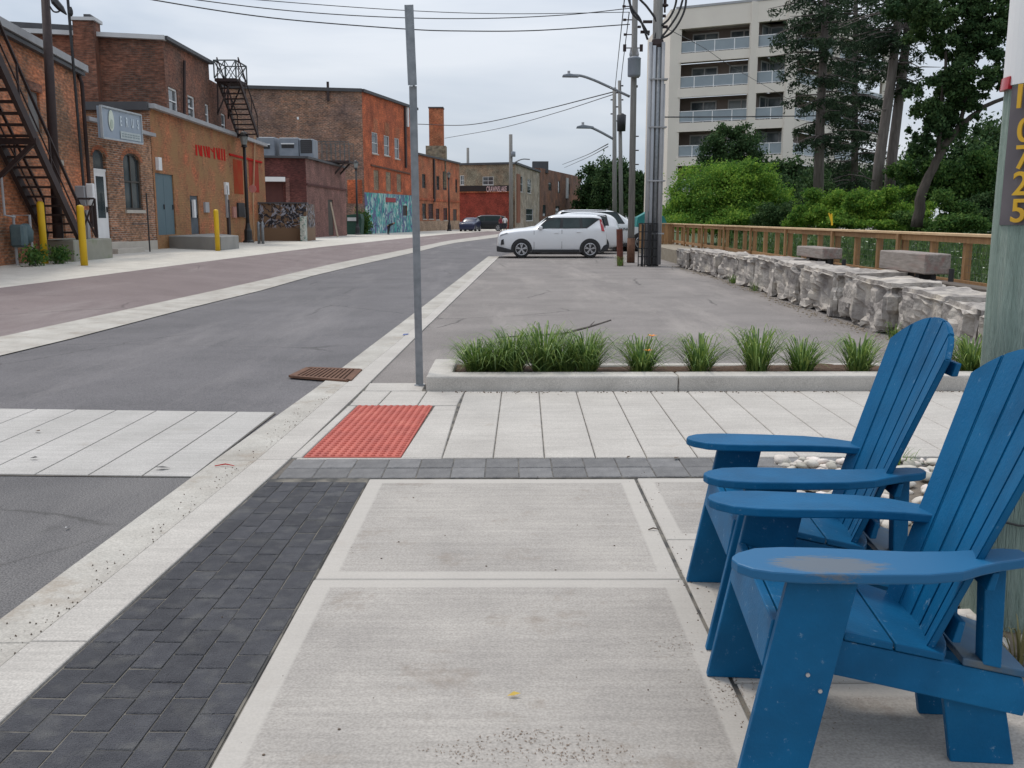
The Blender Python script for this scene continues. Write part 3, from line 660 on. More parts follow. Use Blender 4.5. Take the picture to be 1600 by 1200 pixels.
def scuff(m, amt=.70, colr=(.20, .30, .38)):
    t = m.node_tree; L = t.links.new; p = t.nodes['Principled BSDF']; src = p.inputs['Base Color'].links[0].from_socket
    tcn = N(t, 'ShaderNodeTexCoord'); n = N(t, 'ShaderNodeTexNoise'); n.inputs['Scale'].default_value = 28; n.inputs['Detail'].default_value = 10; n.inputs['Roughness'].default_value = .8; L(tcn.outputs['Object'], n.inputs['Vector'])
    g = N(t, 'ShaderNodeNewGeometry'); r0 = N(t, 'ShaderNodeMapRange'); r0.inputs['From Min'].default_value = .50; r0.inputs['From Max'].default_value = .60; r0.inputs['To Max'].default_value = .14; L(g.outputs['Pointiness'], r0.inputs[0])
    a = N(t, 'ShaderNodeMath', operation='ADD'); L(n.outputs['Fac'], a.inputs[0]); L(r0.outputs[0], a.inputs[1])
    r = N(t, 'ShaderNodeValToRGB'); r.color_ramp.elements[0].position = amt; r.color_ramp.elements[1].position = amt+.05; r.color_ramp.elements[1].color = (.6, .6, .6, 1); L(a.outputs[0], r.inputs[0])
    mx = N(t, 'ShaderNodeMixRGB'); L(r.outputs[0], mx.inputs[0]); L(src, mx.inputs[1]); mx.inputs[2].default_value = (*colr, 1)
    n2 = N(t, 'ShaderNodeTexNoise'); n2.inputs['Scale'].default_value = 7; n2.inputs['Detail'].default_value = 8; L(tcn.outputs['Object'], n2.inputs['Vector']); m2 = N(t, 'ShaderNodeMapRange'); m2.inputs['From Min'].default_value = .3; m2.inputs['From Max'].default_value = .7; m2.inputs['To Min'].default_value = .86; m2.inputs['To Max'].default_value = 1.12; L(n2.outputs['Fac'], m2.inputs[0])
    hs = N(t, 'ShaderNodeHueSaturation'); L(m2.outputs[0], hs.inputs['Value']); L(mx.outputs[0], hs.inputs['Color']); L(hs.outputs[0], p.inputs['Base Color'])
scuff(blue)
CW = .2565
def mir(poly): return [(u, 2*CW-w) for u, w in poly][::-1]
def arm_poly():
    near = [(-.022, -.02), (-.012, -.055), (.02, -.088), (.07, -.105), (.14, -.112), (.30, -.105), (.45, -.09), (.54, -.062), (.60, -.02), (.66, .015), (.73, .045)]
    far = [(.755, .075), (.75, .12), (.70, .125), (.62, .105), (.55, .088), (.45, .078), (.33, .082), (.22, .088), (.12, .085), (.05, .07), (.0, .03), (-.018, .0)]
    return near+far
def chair(label, ox, oy, ang, wornarm):
    t = thing('adirondack_chair', label, 'chair', (ox, oy, .006), 'blue adirondack chairs', rz=ang)
    B = lambda mb, name, par=t, m=blue, bev=.004: mb.build(name, m, par, bevel=bev, segs=2)
    leg = [(0, 0), (.175, 0), (.285, .588), (.112, .588)]
    for w0, w1 in ((-.077, -.047), (.56, .59)):
        lg = B(MB().prism(leg, w0, w1), 'leg')
        s_ = -1 if w0 < 0 else 1; wf = w0-.001 if w0 < 0 else w1+.001
        for (u, z) in ((.172, .335), (.205, .292)):
            b_ = MB().cyl((u, wf+s_*.001, z), .0055, .006, 10, 'Y').build('bolt', chrome, lg)
    # side rails converge to the rear
    for s_ in (1, -1):
        def wpos(u, off): 
            w = -.045+.145*max(0, min(1, u/.78))+off
            return w if s_ == 1 else 2*CW-w
        prof = [(.095, .440), (.78, .262), (.80, .20), (.79, .150), (.30, .285), (.075, .345)]
        mb = MB(); n = len(prof); b0 = len(mb.v)
        mb.v += [(u, wpos(u, 0), z) for u, z in prof]+[(u, wpos(u, .026), z) for u, z in prof]
        mb.f = [tuple(range(n)), tuple(range(2*n-1, n-1, -1))]+[(i, n+i, n+(i+1) % n, (i+1) % n) for i in range(n)]
        mb.uv = [(0, 0)]*(2*n+4*n)
        B(mb, 'side_rail')
        rl = [(.615, 0), (.785, 0), (.745, .19), (.575, .24)]
        w0, w1 = (.112, .140) if s_ == 1 else (2*CW-.140, 2*CW-.112)
        B(MB().prism(rl, w0, w1), 'rear_leg')
        # rear post carrying the arm
        w0, w1 = (.070, .125) if s_ == 1 else (2*CW-.125, 2*CW-.070)
        B(MB().prism([(.66, .31), (.71, .30), (.70, .588), (.645, .588)], w0, w1), 'post')
    zt = lambda u: .467-.262*u
    # front apron
    B(MB().prism([(.062, .335), (.088, .330), (.108, .462), (.082, .466)], -.045, 2*CW+.045), 'apron')
    # seat slats
    ub = [(.112, .272), (.278, .412), (.418, .552)]
    for i, (a, b) in enumerate(ub):
        wa = -.052+.145*max(0, a)/.78; wb = -.052+.145*b/.78
        mb = MB(); top = [(a, wa), (a, 2*CW-wa), (b, 2*CW-wb)]
        if i == 2:
            for k in range(1, 8):
                q_ = k/8; w = (2*CW-wb)*(1-q_)+wb*q_; top.append((b+.055*(1-(2*q_-1)**2)*1.0-0.0, w))
        top.append((b, wb))
        n = len(top)
        mb.v = [(u, w, zt(u)+.002) for u, w in top]+[(u, w, zt(u)+.024) for u, w in top]
        mb.f = [tuple(range(n))[::-1], tuple(range(n, 2*n))]+[(i_, (i_+1) % n, n+(i_+1) % n, n+i_) for i_ in range(n)]; mb.uv = [(0, 0)]*(6*n)
        B(mb, 'seat_slat')
    mb = MB(); top = [(.605, .06), (.605, 2*CW-.06), (.79, 2*CW-.096), (.79, .096)]; n = 4
    mb.v = [(u, w, zt(u)+.002) for u, w in top]+[(u, w, zt(u)+.024) for u, w in top]
    mb.f = [(3, 2, 1, 0), (4, 5, 6, 7)]+[(i_, (i_+1) % n, n+(i_+1) % n, n+i_) for i_ in range(n)]; mb.uv = [(0, 0)]*24
    o = B(mb, 'rear_slat', m=mat('blue_paint_faded', (.03, .095, .17), (.02, .07, .14), 12, .6, c3=(.10, .11, .11), s3=7))
    # back boards, fanned on a shallow curve
    nb = 5
    def bk(s_, z):       # s_ in -1..1 across, z height
        hw = .185+(.295-.185)*((z-.33)/(1.05-.33))
        u = .512+(z-.36)*.352+.035*(1-s_*s_)
        return Vector((u, CW+s_*hw, z))
    ztop = lambda s_: 1.135-.10*abs(s_)**2.3-.012*abs(s_)
    for k in range(nb):
        a = -1+2*k/nb+.012; b = -1+2*(k+1)/nb-.012; mb = MB()
        zs = [.31, .45, .6, .75, .9, 1.0]
        cols = [a, (a+b)/2, b]
        fr = []; bkv = []
        for ci, s_ in enumerate(cols):
            col = [bk(a+(b-a)*ci/2, z) for z in zs]; 
            col.append(bk(s_, ztop(s_)))
            fr.append(col); bkv.append([p+Vector((.021, 0, -.006)) for p in col])
        nz_ = len(fr[0]); idx = {}
        for side, arr in ((0, fr), (1, bkv)):
            for ci in range(3):
                for zi in range(nz_): idx[(side, ci, zi)] = len(mb.v); mb.v.append(tuple(arr[ci][zi]))
        def ff(*q_): mb.f.append(tuple(idx[x_] for x_ in q_)); mb.uv += [(0, 0)]*4
        for zi in range(nz_-1):
            for ci in range(2):
                ff((0, ci, zi), (0, ci+1, zi), (0, ci+1, zi+1), (0, ci, zi+1)); ff((1, ci, zi), (1, ci, zi+1), (1, ci+1, zi+1), (1, ci+1, zi))
            ff((0, 0, zi), (0, 0, zi+1), (1, 0, zi+1), (1, 0, zi)); ff((0, 2, zi), (1, 2, zi), (1, 2, zi+1), (0, 2, zi+1))
        for ci in range(2):
            ff((0, ci, 0), (1, ci, 0), (1, ci+1, 0), (0, ci+1, 0)); ff((0, ci, nz_-1), (0, ci+1, nz_-1), (1, ci+1, nz_-1), (1, ci, nz_-1))
        me = mb.mesh('back_board'); bm = bmesh.new(); bm.from_mesh(me); bmesh.ops.recalc_face_normals(bm, faces=bm.faces)
        bmesh.ops.bevel(bm, geom=[e_ for e_ in bm.edges if e_.calc_face_angle(0) > .9], offset=.004, segments=2, affect='EDGES'); bm.to_mesh(me); bm.free()
        link('back_board', me, blue, t)
    for z, hw, dz in ((.985, .262, .045), (.56, .235, .05), (.40, .19, .06)):
        uc = .512+(z-.36)*.352+.032
        mb = MB(); prof = [(uc+.0, z-dz/2), (uc+.022, z-dz/2), (uc+.022+.01, z+dz/2), (uc+.014, z+dz/2)]
        B(mb.prism([(u+.018, zz) for u, zz in prof], CW-hw, CW+hw), 'back_batten')
    ap = arm_poly()
    B(MB().prism(ap, .590, .618, 'xy'), 'armrest', m=worn if wornarm else blue, bev=.005)
    B(MB().prism(mir(ap), .590, .618, 'xy'), 'armrest', bev=.005)
    return t
chair('nearest blue adirondack chair, with a grey worn patch on its near armrest', .59, 2.38, R(-5), True)
chair('farther blue wooden adirondack chair, its fanned back seen whole before the planter bed', .68, 3.21, R(-4.2), False)

# ------------------------------------------------------------------ white stone bed
sb = sheet('stone_bed', [(1.62, 3.1, 0), (9, 3.1, 0), (9, 5.86, 0), (1.62, 5.84, 0)], mat('stone_bed_soil', (.10, .08, .06), (.16, .13, .10), 20), .002)
ico = bmesh.new(); bmesh.ops.create_icosphere(ico, subdivisions=2, radius=1); iv_ = np.array([v.co[:] for v in ico.verts]); if_ = [[v.index for v in f.verts] for f in ico.faces]; ico.free()
Vs = []; Fs = []; off = 0
for i in range(1900):
    x = random.uniform(1.64, 5.2) if i % 5 else random.uniform(1.5, 9); yy = random.uniform(3.1, 5.78)
    s_ = random.uniform(.016, .042); sc = np.array([s_*random.uniform(.9, 1.5), s_*random.uniform(.8, 1.2), s_*random.uniform(.5, .75)])
    M = np.array(Matrix.Rotation(random.uniform(0, 6.28), 3, 'Z') @ Matrix.Rotation(random.uniform(-.5, .5), 3, 'X'))
    jit = 1+.12*rng.standard_normal((len(iv_), 1))
    P = (iv_*jit*sc) @ M.T+np.array([x, yy, random.uniform(.0, .035)])
    Vs.append(P); Fs += [[a+off for a in f] for f in if_]; off += len(iv_)
me = bpy.data.meshes.new('river_stones'); me.from_pydata(np.concatenate(Vs).tolist(), [], Fs)
tag(link('river_stones', me, pebble, smooth=True), 'bed of loose white river stones behind the blue chairs', 'stones', kind='stuff')
# weeds beside pole
for i, (x, yy, h, n, lab) in enumerate(((1.72, 3.05, .16, 40, 'tuft of dry weeds behind the near chair at the pole foot'), (2.35, 5.7, .10, 40, 'small green weed at the edge of the stone bed'))):
    wt_ = thing('weed_tuft', lab, 'weeds', (x, yy, 0)); blade_clump(n, h, .12, 90+i, .006, (x, yy, 0)).build('leaves', lily if i else mat('dry_grass', (.20, .17, .07), (.12, .12, .04), 9), wt_, fix=False)

# ------------------------------------------------------------------ near utility pole with numbers
pc = A(1562, 345, 3.45); pr = .165; pcx = pc.x+pr+.004
np_ = thing('utility_pole', 'greenish wooden utility pole with yellow numbers, cut off at the right edge', 'utility pole', (pcx, 3.45, 0))
mb = MB(); n = 28; zz = [-.1+i*.12 for i in range(62)]
pts = [(pcx, 3.45, z) for z in zz]; rr = [pr*(1.08-.018*z)+.0015*mnoise.noise(Vector((0, 0, z*3))) for z in zz]
mb.tube(pts, rr, n)
mb.build('shaft', polegreen, np_, smooth=True)
def on_pole(name, a0, a1, z0, z1, r, m, th=.004):
    mb = MB(); k = 40; fr = []; 
    for i in range(k+1):
        a = a0+(a1-a0)*i/k; d = Vector((math.sin(a), -math.cos(a), 0))
        fr.append([Vector((pcx, 3.45, z0))+d*(r+th), Vector((pcx, 3.45, z1))+d*(r+th-.004), Vector((pcx, 3.45, z0))+d*(r-.01), Vector((pcx, 3.45, z1))+d*(r-.01)])
    for i in range(k):
        p, q = fr[i], fr[i+1]
        mb.face([p[0], q[0], q[1], p[1]]); mb.face([p[2], p[3], q[3], q[2]]); mb.face([p[0], p[2], q[2], q[0]]); mb.face([p[1], q[1], q[3], p[3]])
    mb.face([fr[0][0], fr[0][1], fr[0][3], fr[0][2]]); mb.face([fr[-1][0], fr[-1][2], fr[-1][3], fr[-1][1]])
    return mb.build(name, m, np_, smooth=False, fix=False)
zA = A(1590, 352, 3.3).z; zB = A(1590, 128, 3.3).z
aoff = math.atan2(-pcx, 3.45)      # facing direction of the camera seen from the pole
plate_m = mat('number_plate_grey', (.075, .065, .075), (.13, .115, .12), 6, .6)
on_pole('number_plate', aoff-.98, aoff+.30, zA, zB, pr*1.055, plate_m)
fd = Vector((math.sin(aoff-.50), -math.cos(aoff-.50), 0)); xd = Vector((-fd.y, fd.x, 0))
ynum = mat('yellow_number', (.72, .42, .02), (.6, .33, .02), 9, .6)
zs_ = [A(1590, yy, 3.3).z for yy in (148, 203, 246, 288, 331)]
for ch, z in zip('10725', zs_):
    p = Vector((pcx, 3.45, z))+fd*(pr*1.07+.012)-xd*(.03 if ch == '1' else 0)
    text('number', ch, .112, p, xd, (0, 0, 1), ynum, np_, ext=.003, sx=1.05)
zW = A(1590, 123, 3.28).z
on_pole('white_wrap', -math.pi, math.pi, zW, zW+1.9, pr*1.045, white, .006)
on_pole('red_wrap_edge', aoff-1.5, aoff-1.0, zW-.012, zW+.03, pr*1.10, redlamp, .006)
cb = MB(); cb.tube([(pcx+math.sin(a)*.192, 3.45-math.cos(a)*.192, .42+.01*math.sin(a*3)) for a in np.linspace(-2.2, 2.2, 14)], .004, 5); cb.build('wire_band', black, np_)

# ------------------------------------------------------------------ sign post (perforated U-post, leaning)
sp_ = thing('sign_post', 'leaning perforated galvanised steel sign post without a sign', 'post', (G(656, 602).x, G(656, 602).y, 0))
p0 = G(656, 603); Yp = p0.y
top = A(640, 10, Yp+.05); mid = A(645.5, 135, Yp+.03)
def upost(name, a, b, w, hole=True, yoff=0):
    mb = MB(); a = a+Vector((0, yoff, 0)); b = b+Vector((0, yoff, 0))
    d = (b-a).normalized(); x = Vector((1, 0, 0)); x = (x-d*x.dot(d)).normalized(); f = x.cross(d)
    # hat section: web + two flanges
    nseg = 1; L_ = (b-a).length; hp = .0254*1.5; nh = int(L_/hp)
    def P(u, v, s): return a+x*u+f*v+d*s
    for s0 in range(nh):
        s = s0*hp; e2 = s+hp; hh = .010; m = s+hp/2
        # web with square hole 
        for (u0, u1, q0, q1) in ((-w/2, -.005, s, e2), (.005, w/2, s, e2), (-.005, .005, s, m-hh/2), (-.005, .005, m+hh/2, e2)):
            mb.face([P(u0, 0, q0), P(u1, 0, q0), P(u1, 0, q1), P(u0, 0, q1)])
    for sgn in (-1, 1):
        u = sgn*w/2
        mb.face([P(u, 0, 0), P(u, .018, 0), P(u, .018, L_), P(u, 0, L_)])
        mb.face([P(u, .018, 0), P(u+sgn*.013, .018, 0), P(u+sgn*.013, .018, L_), P(u, .018, L_)])
    mb.face([P(-w/2, .016, 0), P(w/2, .016, 0), P(w/2, .016, L_), P(-w/2, .016, L_)])
    o = mb.build(name, steel, sp_, fix=False); return o
upost('lower_post', p0+Vector((0, 0, -.02)), mid, .040)
upost('upper_post', A(645, 134, Yp-.02), top-Vector((0, .03, 0)), .050, yoff=-.012)
MB().cyl((mid.x+.01, Yp-.02, mid.z), .008, .05, 8, 'Y').build('bolt', steel, sp_)
MB().cyl((mid.x+.012, Yp-.02, mid.z+.09), .008, .05, 8, 'Y').build('bolt', steel, sp_)
MB().lathe((p0.x, p0.y, 0), [(.055, -.01), (.05, .012), (.03, .02)], 10).build('base_collar', steel, sp_)

# ------------------------------------------------------------------ BUILDINGS
def wall_mesh(name, p0, p1, z0, zt0, zt1, holes, m, parent, depth=.14, inward=None):
    """vertical wall from p0 to p1 (xy) with rectangular openings (u0,u1,v0,v1) in metres; reveals go inward"""
    p0 = Vector(p0[:2]); p1 = Vector(p1[:2]); d = p1-p0; Lw = d.length; d /= Lw
    nrm = Vector((-d.y, d.x)) if inward is None else inward
    us = sorted({0.0, Lw, *[h[0] for h in holes], *[h[1] for h in holes]}); us = [u for u in us if 0 <= u <= Lw]
    vs = sorted({0.0, *[h[2] for h in holes], *[h[3] for h in holes]})
    mb = MB()
    def P(u, v, k=0): q = p0+d*u+nrm*k; return (q.x, q.y, z0+v)
    for a, b in zip(us[:-1], us[1:]):
        ta = zt0+(zt1-zt0)*a/Lw-z0; tb = zt0+(zt1-zt0)*b/Lw-z0
        for i, v in enumerate(vs):
            v2 = vs[i+1] if i+1 < len(vs) else None
            cu, cv = (a+b)/2, (v+(v2 if v2 else v+.01))/2
            if any(h[0] < cu < h[1] and h[2] < cv < h[3] for h in holes): continue
            A2, B2 = (ta, tb) if v2 is None else (v2, v2)
            mb.face([P(a, v), P(b, v), P(b, B2), P(a, A2)], [(a, v), (b, v), (b, B2), (a, A2)])
    for (a, b, c, e) in holes:
        mb.face([P(a, c), P(a, e), P(a, e, depth), P(a, c, depth)], [(a, c), (a, e), (a+depth, e), (a+depth, c)])
        mb.face([P(b, e), P(b, c), P(b, c, depth), P(b, e, depth)], [(b, e), (b, c), (b+depth, c), (b+depth, e)])
        mb.face([P(a, e), P(b, e), P(b, e, depth), P(a, e, depth)], [(a, e), (b, e), (b, e+depth), (a, e+depth)])
        mb.face([P(b, c), P(a, c), P(a, c, depth), P(b, c, depth)], [(b, c), (a, c), (a, c+depth), (b, c+depth)])
    return mb.build(name, m, parent, fix=False)
class Wall:
    """frame of a facade; converts photo pixels on it to (u, v)"""
    def __init__(s, p0, p1, z0, out):
        s.p0 = Vector(p0[:2]); s.p1 = Vector(p1[:2]); s.d = (s.p1-s.p0); s.L = s.d.length; s.d /= s.L; s.z0 = z0
        s.n = Vector((-s.d.y, s.d.x)); 
        if s.n.dot(Vector(out)) < 0: s.n = -s.n
    def uv(s, px, py):
        r = ray(px, py); t = (s.p0.dot(s.n))/(Vector((r.x, r.y)).dot(s.n)); q = Vector((r.x, r.y))*t
        return (q-s.p0).dot(s.d), H+r.z*t-s.z0
    def rect(s, x0, x1, y0, y1):
        ym = (y0+y1)/2; xm = (x0+x1)/2
        u = sorted((s.uv(x0, ym)[0], s.uv(x1, ym)[0])); v = sorted((s.uv(xm, y0)[1], s.uv(xm, y1)[1]))
        return (max(.02, u[0]), min(s.L-.02, u[1]), max(0.01, v[0]), v[1])
    def P(s, u, v, k=0): q = s.p0+s.d*u+s.n*k; return Vector((q.x, q.y, s.z0+v))
    def slab(s, mb, u0, u1, v0, v1, k0, k1):
        P = [s.P(u, v, k) for u in (u0, u1) for v in (v0, v1) for k in (k0, k1)]; n = len(mb.v); mb.v += [tuple(p) for p in P]
        for q in ((0, 1, 3, 2), (4, 6, 7, 5), (0, 4, 5, 1), (2, 3, 7, 6), (0, 2, 6, 4), (1, 5, 7, 3)):
            mb.f.append(tuple(n+i for i in q)); mb.uv += [(u0, v0), (u1, v0), (u1, v1), (u0, v1)]
        return mb
    def part(s, name, r, k0, k1, m, parent, label=None, bevel=0):
        o = s.slab(MB(), r[0], r[1], r[2], r[3], k0, k1).build(name, m, parent, bevel=bevel)
        if label: o['label'] = label
        return o
white_frame = white; dark_frame = mat('dark_window_frame', (.05, .045, .04), (.07, .06, .05), 4, .6)
boarded = mat('boarded_grey', (.13, .13, .13), (.20, .19, .18), 3, .8, .5, 30)
sillm = mat('pale_stone_sill', (.50, .46, .40), (.42, .38, .33), 3, .85)
coping_m = mat('grey_metal_coping', (.30, .30, .31), (.38, .38, .39), 2, .6)
coping_d = mat('dark_coping', (.05, .05, .055), (.07, .07, .075), 2, .6)
coping_w = mat('white_coping', (.58, .58, .58), (.5, .5, .5), 2, .6)
roofm = mat('tar_roof', (.08, .08, .085), (.12, .12, .12), .5, .95)
def window(w, r, parent, fm=white_frame, gm=glass, mull=1, sill=True, arch=False, hbar=True, label=None):
    a, b, c, e = r; t = min(.07, (b-a)*.14); mb = MB()
    w.slab(mb, a, a+t, c, e, -.10, -.05); w.slab(mb, b-t, b, c, e, -.10, -.05); w.slab(mb, a+t, b-t, c, c+t, -.10, -.05); w.slab(mb, a+t, b-t, e-t, e, -.10, -.05)
    if hbar: w.slab(mb, a+t, b-t, (c+e)/2-t*.35, (c+e)/2+t*.35, -.10, -.055)
    for i in range(mull): 
        u = a+(b-a)*(i+1)/(mull+1); w.slab(mb, u-t*.3, u+t*.3, c+t, e-t, -.10, -.06)
    f = mb.build('window', fm, parent)
    if label: f['label'] = label
    w.part('pane', (a+t*.5, b-t*.5, c+t*.5, e-t*.5), -.118, -.104, gm, f)
    if sill: w.part('sill', (a-.06, b+.06, c-.11, c-.002), -.02, .07, sillm, f)
    return f
def door(w, r, parent, m, label=None, glassy=False, handle=True, steps=0):
    a, b, c, e = r; d = w.part('door', r, -.10, -.05, m, parent, label)
    if glassy: w.part('door_pane', (a+(b-a)*.2, b-(b-a)*.2, c+(e-c)*.34, e-(e-c)*.07), -.049, -.043, glass, d)
    if handle: w.part('handle', (b-(b-a)*.14, b-(b-a)*.09, c+(e-c)*.42, c+(e-c)*.5), -.05, -.01, black, d)
    return d
def edge_strip(name, a, b, w, h, m, parent, lift=0, outw=None):
    """coping bar along a wall top from a to b"""
    a = Vector(a); b = Vector(b); return MB().bar(a+Vector((0, 0, lift)), b+Vector((0, 0, lift)), w, h).build(name, m, parent)
def building(name, label, corners, z0, tops, mats_, roof=True, group=None, openings=None, cat='building'):
    """corners: list of xy (counter order irrelevant); wall i joins i and i+1"""
    c = sum((Vector(p[:2]) for p in corners), Vector((0, 0)))/len(corners)
    t = thing(name, label, cat, (corners[0][0], corners[0][1], z0), group); walls = []
    n = len(corners)
    for i in range(n):
        p, q = corners[i], corners[(i+1) % n]; m_ = ((Vector(p[:2])+Vector(q[:2]))/2)-c
        w = Wall(p, q, z0, m_)
        hs = [w.rect(*h) for h in (openings or {}).get(i, [])]
        if mats_[i] is not None: wall_mesh('wall', p, q, z0, tops[i], tops[(i+1) % n], hs, mats_[i], t, inward=-w.n)
        w.holes = hs; walls.append(w)
    if roof:
        mb = MB(); mb.face([(p[0], p[1], tops[i]-.12) for i, p in enumerate(corners)]); o = mb.build('roof', roofm, t)
    return t, walls
def XY(px, Y, py=300): p = A(px, py, Y); return (p.x, p.y)
def zt(px, py, Y): return A(px, py, Y).z
zg = lambda Y: .03+.33*fz(Y)-.05

# --- B1: weathered brick building with the fire escape, far left
c0 = XY(-160, 16.5); c1 = XY(131, 28, 200)
# keep the facade a straight line through px0@22 and px131@28
c1 = XY(131, 30.8, 200); a_ = Vector(XY(0, 24.2, 200)); b_ = Vector(c1); dd_ = (b_-a_).normalized(); s0 = a_-dd_*9
tb1 = 5.83
B1, w1 = building('brick_building', 'weathered orange brick building with a dark iron fire escape at the far left', [tuple(s0), c1, (c1[0]-14, c1[1]+1), (s0.x-14, s0.y+1)], .3, [zt(0, 36, 24.2)+.2, zt(131, 110, 30.8), 5.9, 6.4], [br_near, br_near, br_near, br_near],
    openings={0: [(45, 63, 143, 205), (87, 99, 258, 372)]})
w = w1[0]
w.part('boarded_window', w.holes[0], -.12, -.06, boarded, B1)
w.part('door', w.holes[1], -.12, -.06, boarded, B1, 'narrow grey steel door')
w.part('lintel', (w.holes[0][0]-.12, w.holes[0][1]+.12, w.holes[0][3]+.0, w.holes[0][3]+.22), .0, .06, br_brown, B1)
w.part('lintel', (w.holes[1][0]-.12, w.holes[1][1]+.12, w.holes[1][3]+.0, w.holes[1][3]+.14), .0, .06, sillm, B1)
pA = Vector((s0.x, s0.y, zt(0, 36, 24.2)+.2)); pB = Vector((c1[0], c1[1], zt(131, 110, 30.8)))
off_ = Vector((w.n.x, w.n.y, 0))*.05
MB().bar(pA+off_+Vector((0, 0, .06)), pB+off_+Vector((0, 0, .06))+Vector((dd_.x, dd_.y, 0))*.15, .34, .20).build('coping', coping_m, B1)
MB().bar(pA+off_+Vector((0, 0, -.12)), pB+off_+Vector((0, 0, -.12)), .22, .1).build('cornice', coping_d, B1)
ga = w.P(w.L-.28, .9, .12); gb = w.P(w.L-.28, tb1-.6, .12)
MB().tube([ga, gb, gb+Vector((0, 0, .35))-Vector((w.n.x, w.n.y, 0))*.1], .06, 8).build('downpipe', iron, B1)
# --- B2: single-storey brick with door, window and sign
c2 = XY(240, 35.5, 300)
B2, w2 = building('brick_shop', 'single-storey brown brick shop with arched white glass door and an arched window', [(c1[0]+.02, c1[1]+.02), c2, (c2[0]-8, c2[1]+1), (c1[0]-8, c1[1]+2)], .3, [zt(131, 185, 30.8), zt(239, 211, 35.5), 4.4, 4.4], [br_mid]*4,
    openings={0: [(149, 170, 234, 378), (194, 221, 240, 328)]})
w = w2[0]; dh = w.holes[0]; wh = w.holes[1]
split = w.rect(149, 170, 268, 378)[3]
d_ = door(w, (dh[0]+.03, dh[1]-.03, dh[2], split), B2, white, 'white glazed entrance door', True)
w.part('transom_pane', (dh[0]+.05, dh[1]-.05, split+.08, dh[3]-.02), -.12, -.10, glass, B2)
w.part('transom_bar', (dh[0], dh[1], split, split+.08), -.11, -.04, white, B2)
def arch_fill(w, r, m, parent, rise=.22, name='arch_brickwork'):
    a, b, c, e = r; mb = MB(); n = 10; cu = (a+b)/2; hw = (b-a)/2
    for s_ in range(n):
        u0 = a+(b-a)*s_/n; u1 = a+(b-a)*(s_+1)/n
        def zz(u): return e-rise+rise*math.sqrt(max(0, 1-((u-cu)/hw)**2))
        pts = [w.P(u0, zz(u0), -.01), w.P(u1, zz(u1), -.01), w.P(u1, e+.01, -.01), w.P(u0, e+.01, -.01)]
        mb.face(pts, [(u0, zz(u0)), (u1, zz(u1)), (u1, e), (u0, e)])
        q = [p-Vector((w.n.x, w.n.y, 0))*.12 for p in pts[:2]]; mb.face([pts[0], pts[1], q[1], q[0]], [(u0, 0), (u1, 0), (u1, .1), (u0, .1)])
    o = mb.build(name, m, parent, fix=False)
    ab = MB()
    for s_ in range(13):
        th = math.pi*s_/12; th2 = math.pi*(s_+.85)/12
        if s_ == 12: break
        P1 = [(cu-hw*k*math.cos(t_), e-rise+(rise+(k-1)*hw)*math.sin(t_)) for k, t_ in ((1, th), (1, th2), (1.28, th2), (1.28, th))]
        ab.face([w.P(u, v, .012) for u, v in P1], P1)
    ab.build('arch_bricks', br_orange2, parent, fix=False)['kind'] = 'stuff'
arch_fill(w, dh, br_mid, B2); arch_fill(w, wh, br_mid, B2, .28)
window(w, wh, B2, dark_frame, mull=1)
MB().bar(w.P(-.05, zt(131, 185, 30.8)-.3, .05), w.P(w.L+.05, zt(239, 211, 35.5)-.3, .05), .3, .12).build('coping', coping_m, B2)
for i in range(2):
    o = w.part('step', (dh[0]-.15+.0*i, dh[1]+.5+.35*i, 0 if i else 0, dh[2]*(1-i*.5)-.01), .0, .35+.35*i, sillm, B2, bevel=.01)
w.part('plinth', (dh[1]+.9, w.L-.04, 0, .38), .0, .05, sillm, B2)
# railing by the steps
rt = thing('stair_rail', 'thin black handrail beside the shop steps', 'railing', tuple(w.P(dh[1]+.95, 0, .8)))
MB().tube([w.P(dh[1]+1.15, .0, .75), w.P(dh[1]+1.15, 2.0, .75)], .025, 6).build('post', black, rt)
MB().tube([w.P(dh[1]+.1, .98, .7), w.P(dh[1]+1.15, .98, .75)], .02, 6).build('rail', black, rt)
# hanging box sign
sg = thing('shop_sign', 'grey projecting box sign with a pale round emblem and letters over the brick shop', 'sign')
def quadpts(pxs, Ya, Yb): return [A(px, py, Y) for (px, py), Y in zip(pxs, (Ya, Yb, Yb, Ya))]
Ys1, Ys2 = 28.5, 33.2
S = quadpts([(156, 165), (219, 180), (219, 225), (159, 215)], Ys1, Ys2)
tl, tr, br_, bl = S; bl = Vector((tl.x, tl.y, (bl.z))); br_ = Vector((tr.x, tr.y, br_.z))
sx_ = (tr-tl).normalized(); sn = Vector((sx_.y, -sx_.x, 0)).normalized()
if sn.dot(Vector((0, -1, 0))) < 0 and sn.x < 0: sn = -sn
sn = Vector((abs(sn.x), sn.y if sn.x > 0 else -sn.y, 0))
mb = MB(); fr = [tl, tr, br_, bl]; bk_ = [p-sn*.10 for p in fr]
mb.face(fr); mb.face(bk_[::-1])
for i in range(4): mb.face([fr[i], bk_[i], bk_[(i+1) % 4], fr[(i+1) % 4]])
mb.build('sign_box', mat('sign_grey', (.25, .31, .38), (.30, .36, .43), 1, .5), sg)
mb = MB()
for i in range(4): mb.bar(fr[i]+sn*.01, fr[(i+1) % 4]+sn*.01, .07, .05)
mb.build('sign_frame', mat('sign_frame_pale', (.45, .48, .5)), sg)
def SP(u, v, k=.02): return tl.lerp(tr, u).lerp(bl.lerp(br_, u), v)+sn*k
cpos = SP(.22, .40); rr_ = (tl-bl).length*.34
mb = MB(); up_ = Vector((0, 0, 1)); mb.face([cpos+sx_*rr_*math.cos(a)+up_*rr_*math.sin(a) for a in np.linspace(0, 2*math.pi, 25)[:-1]])
em = mb.build('emblem', mat('emblem_pale', (.55, .62, .52), (.70, .74, .66), 2), sg)
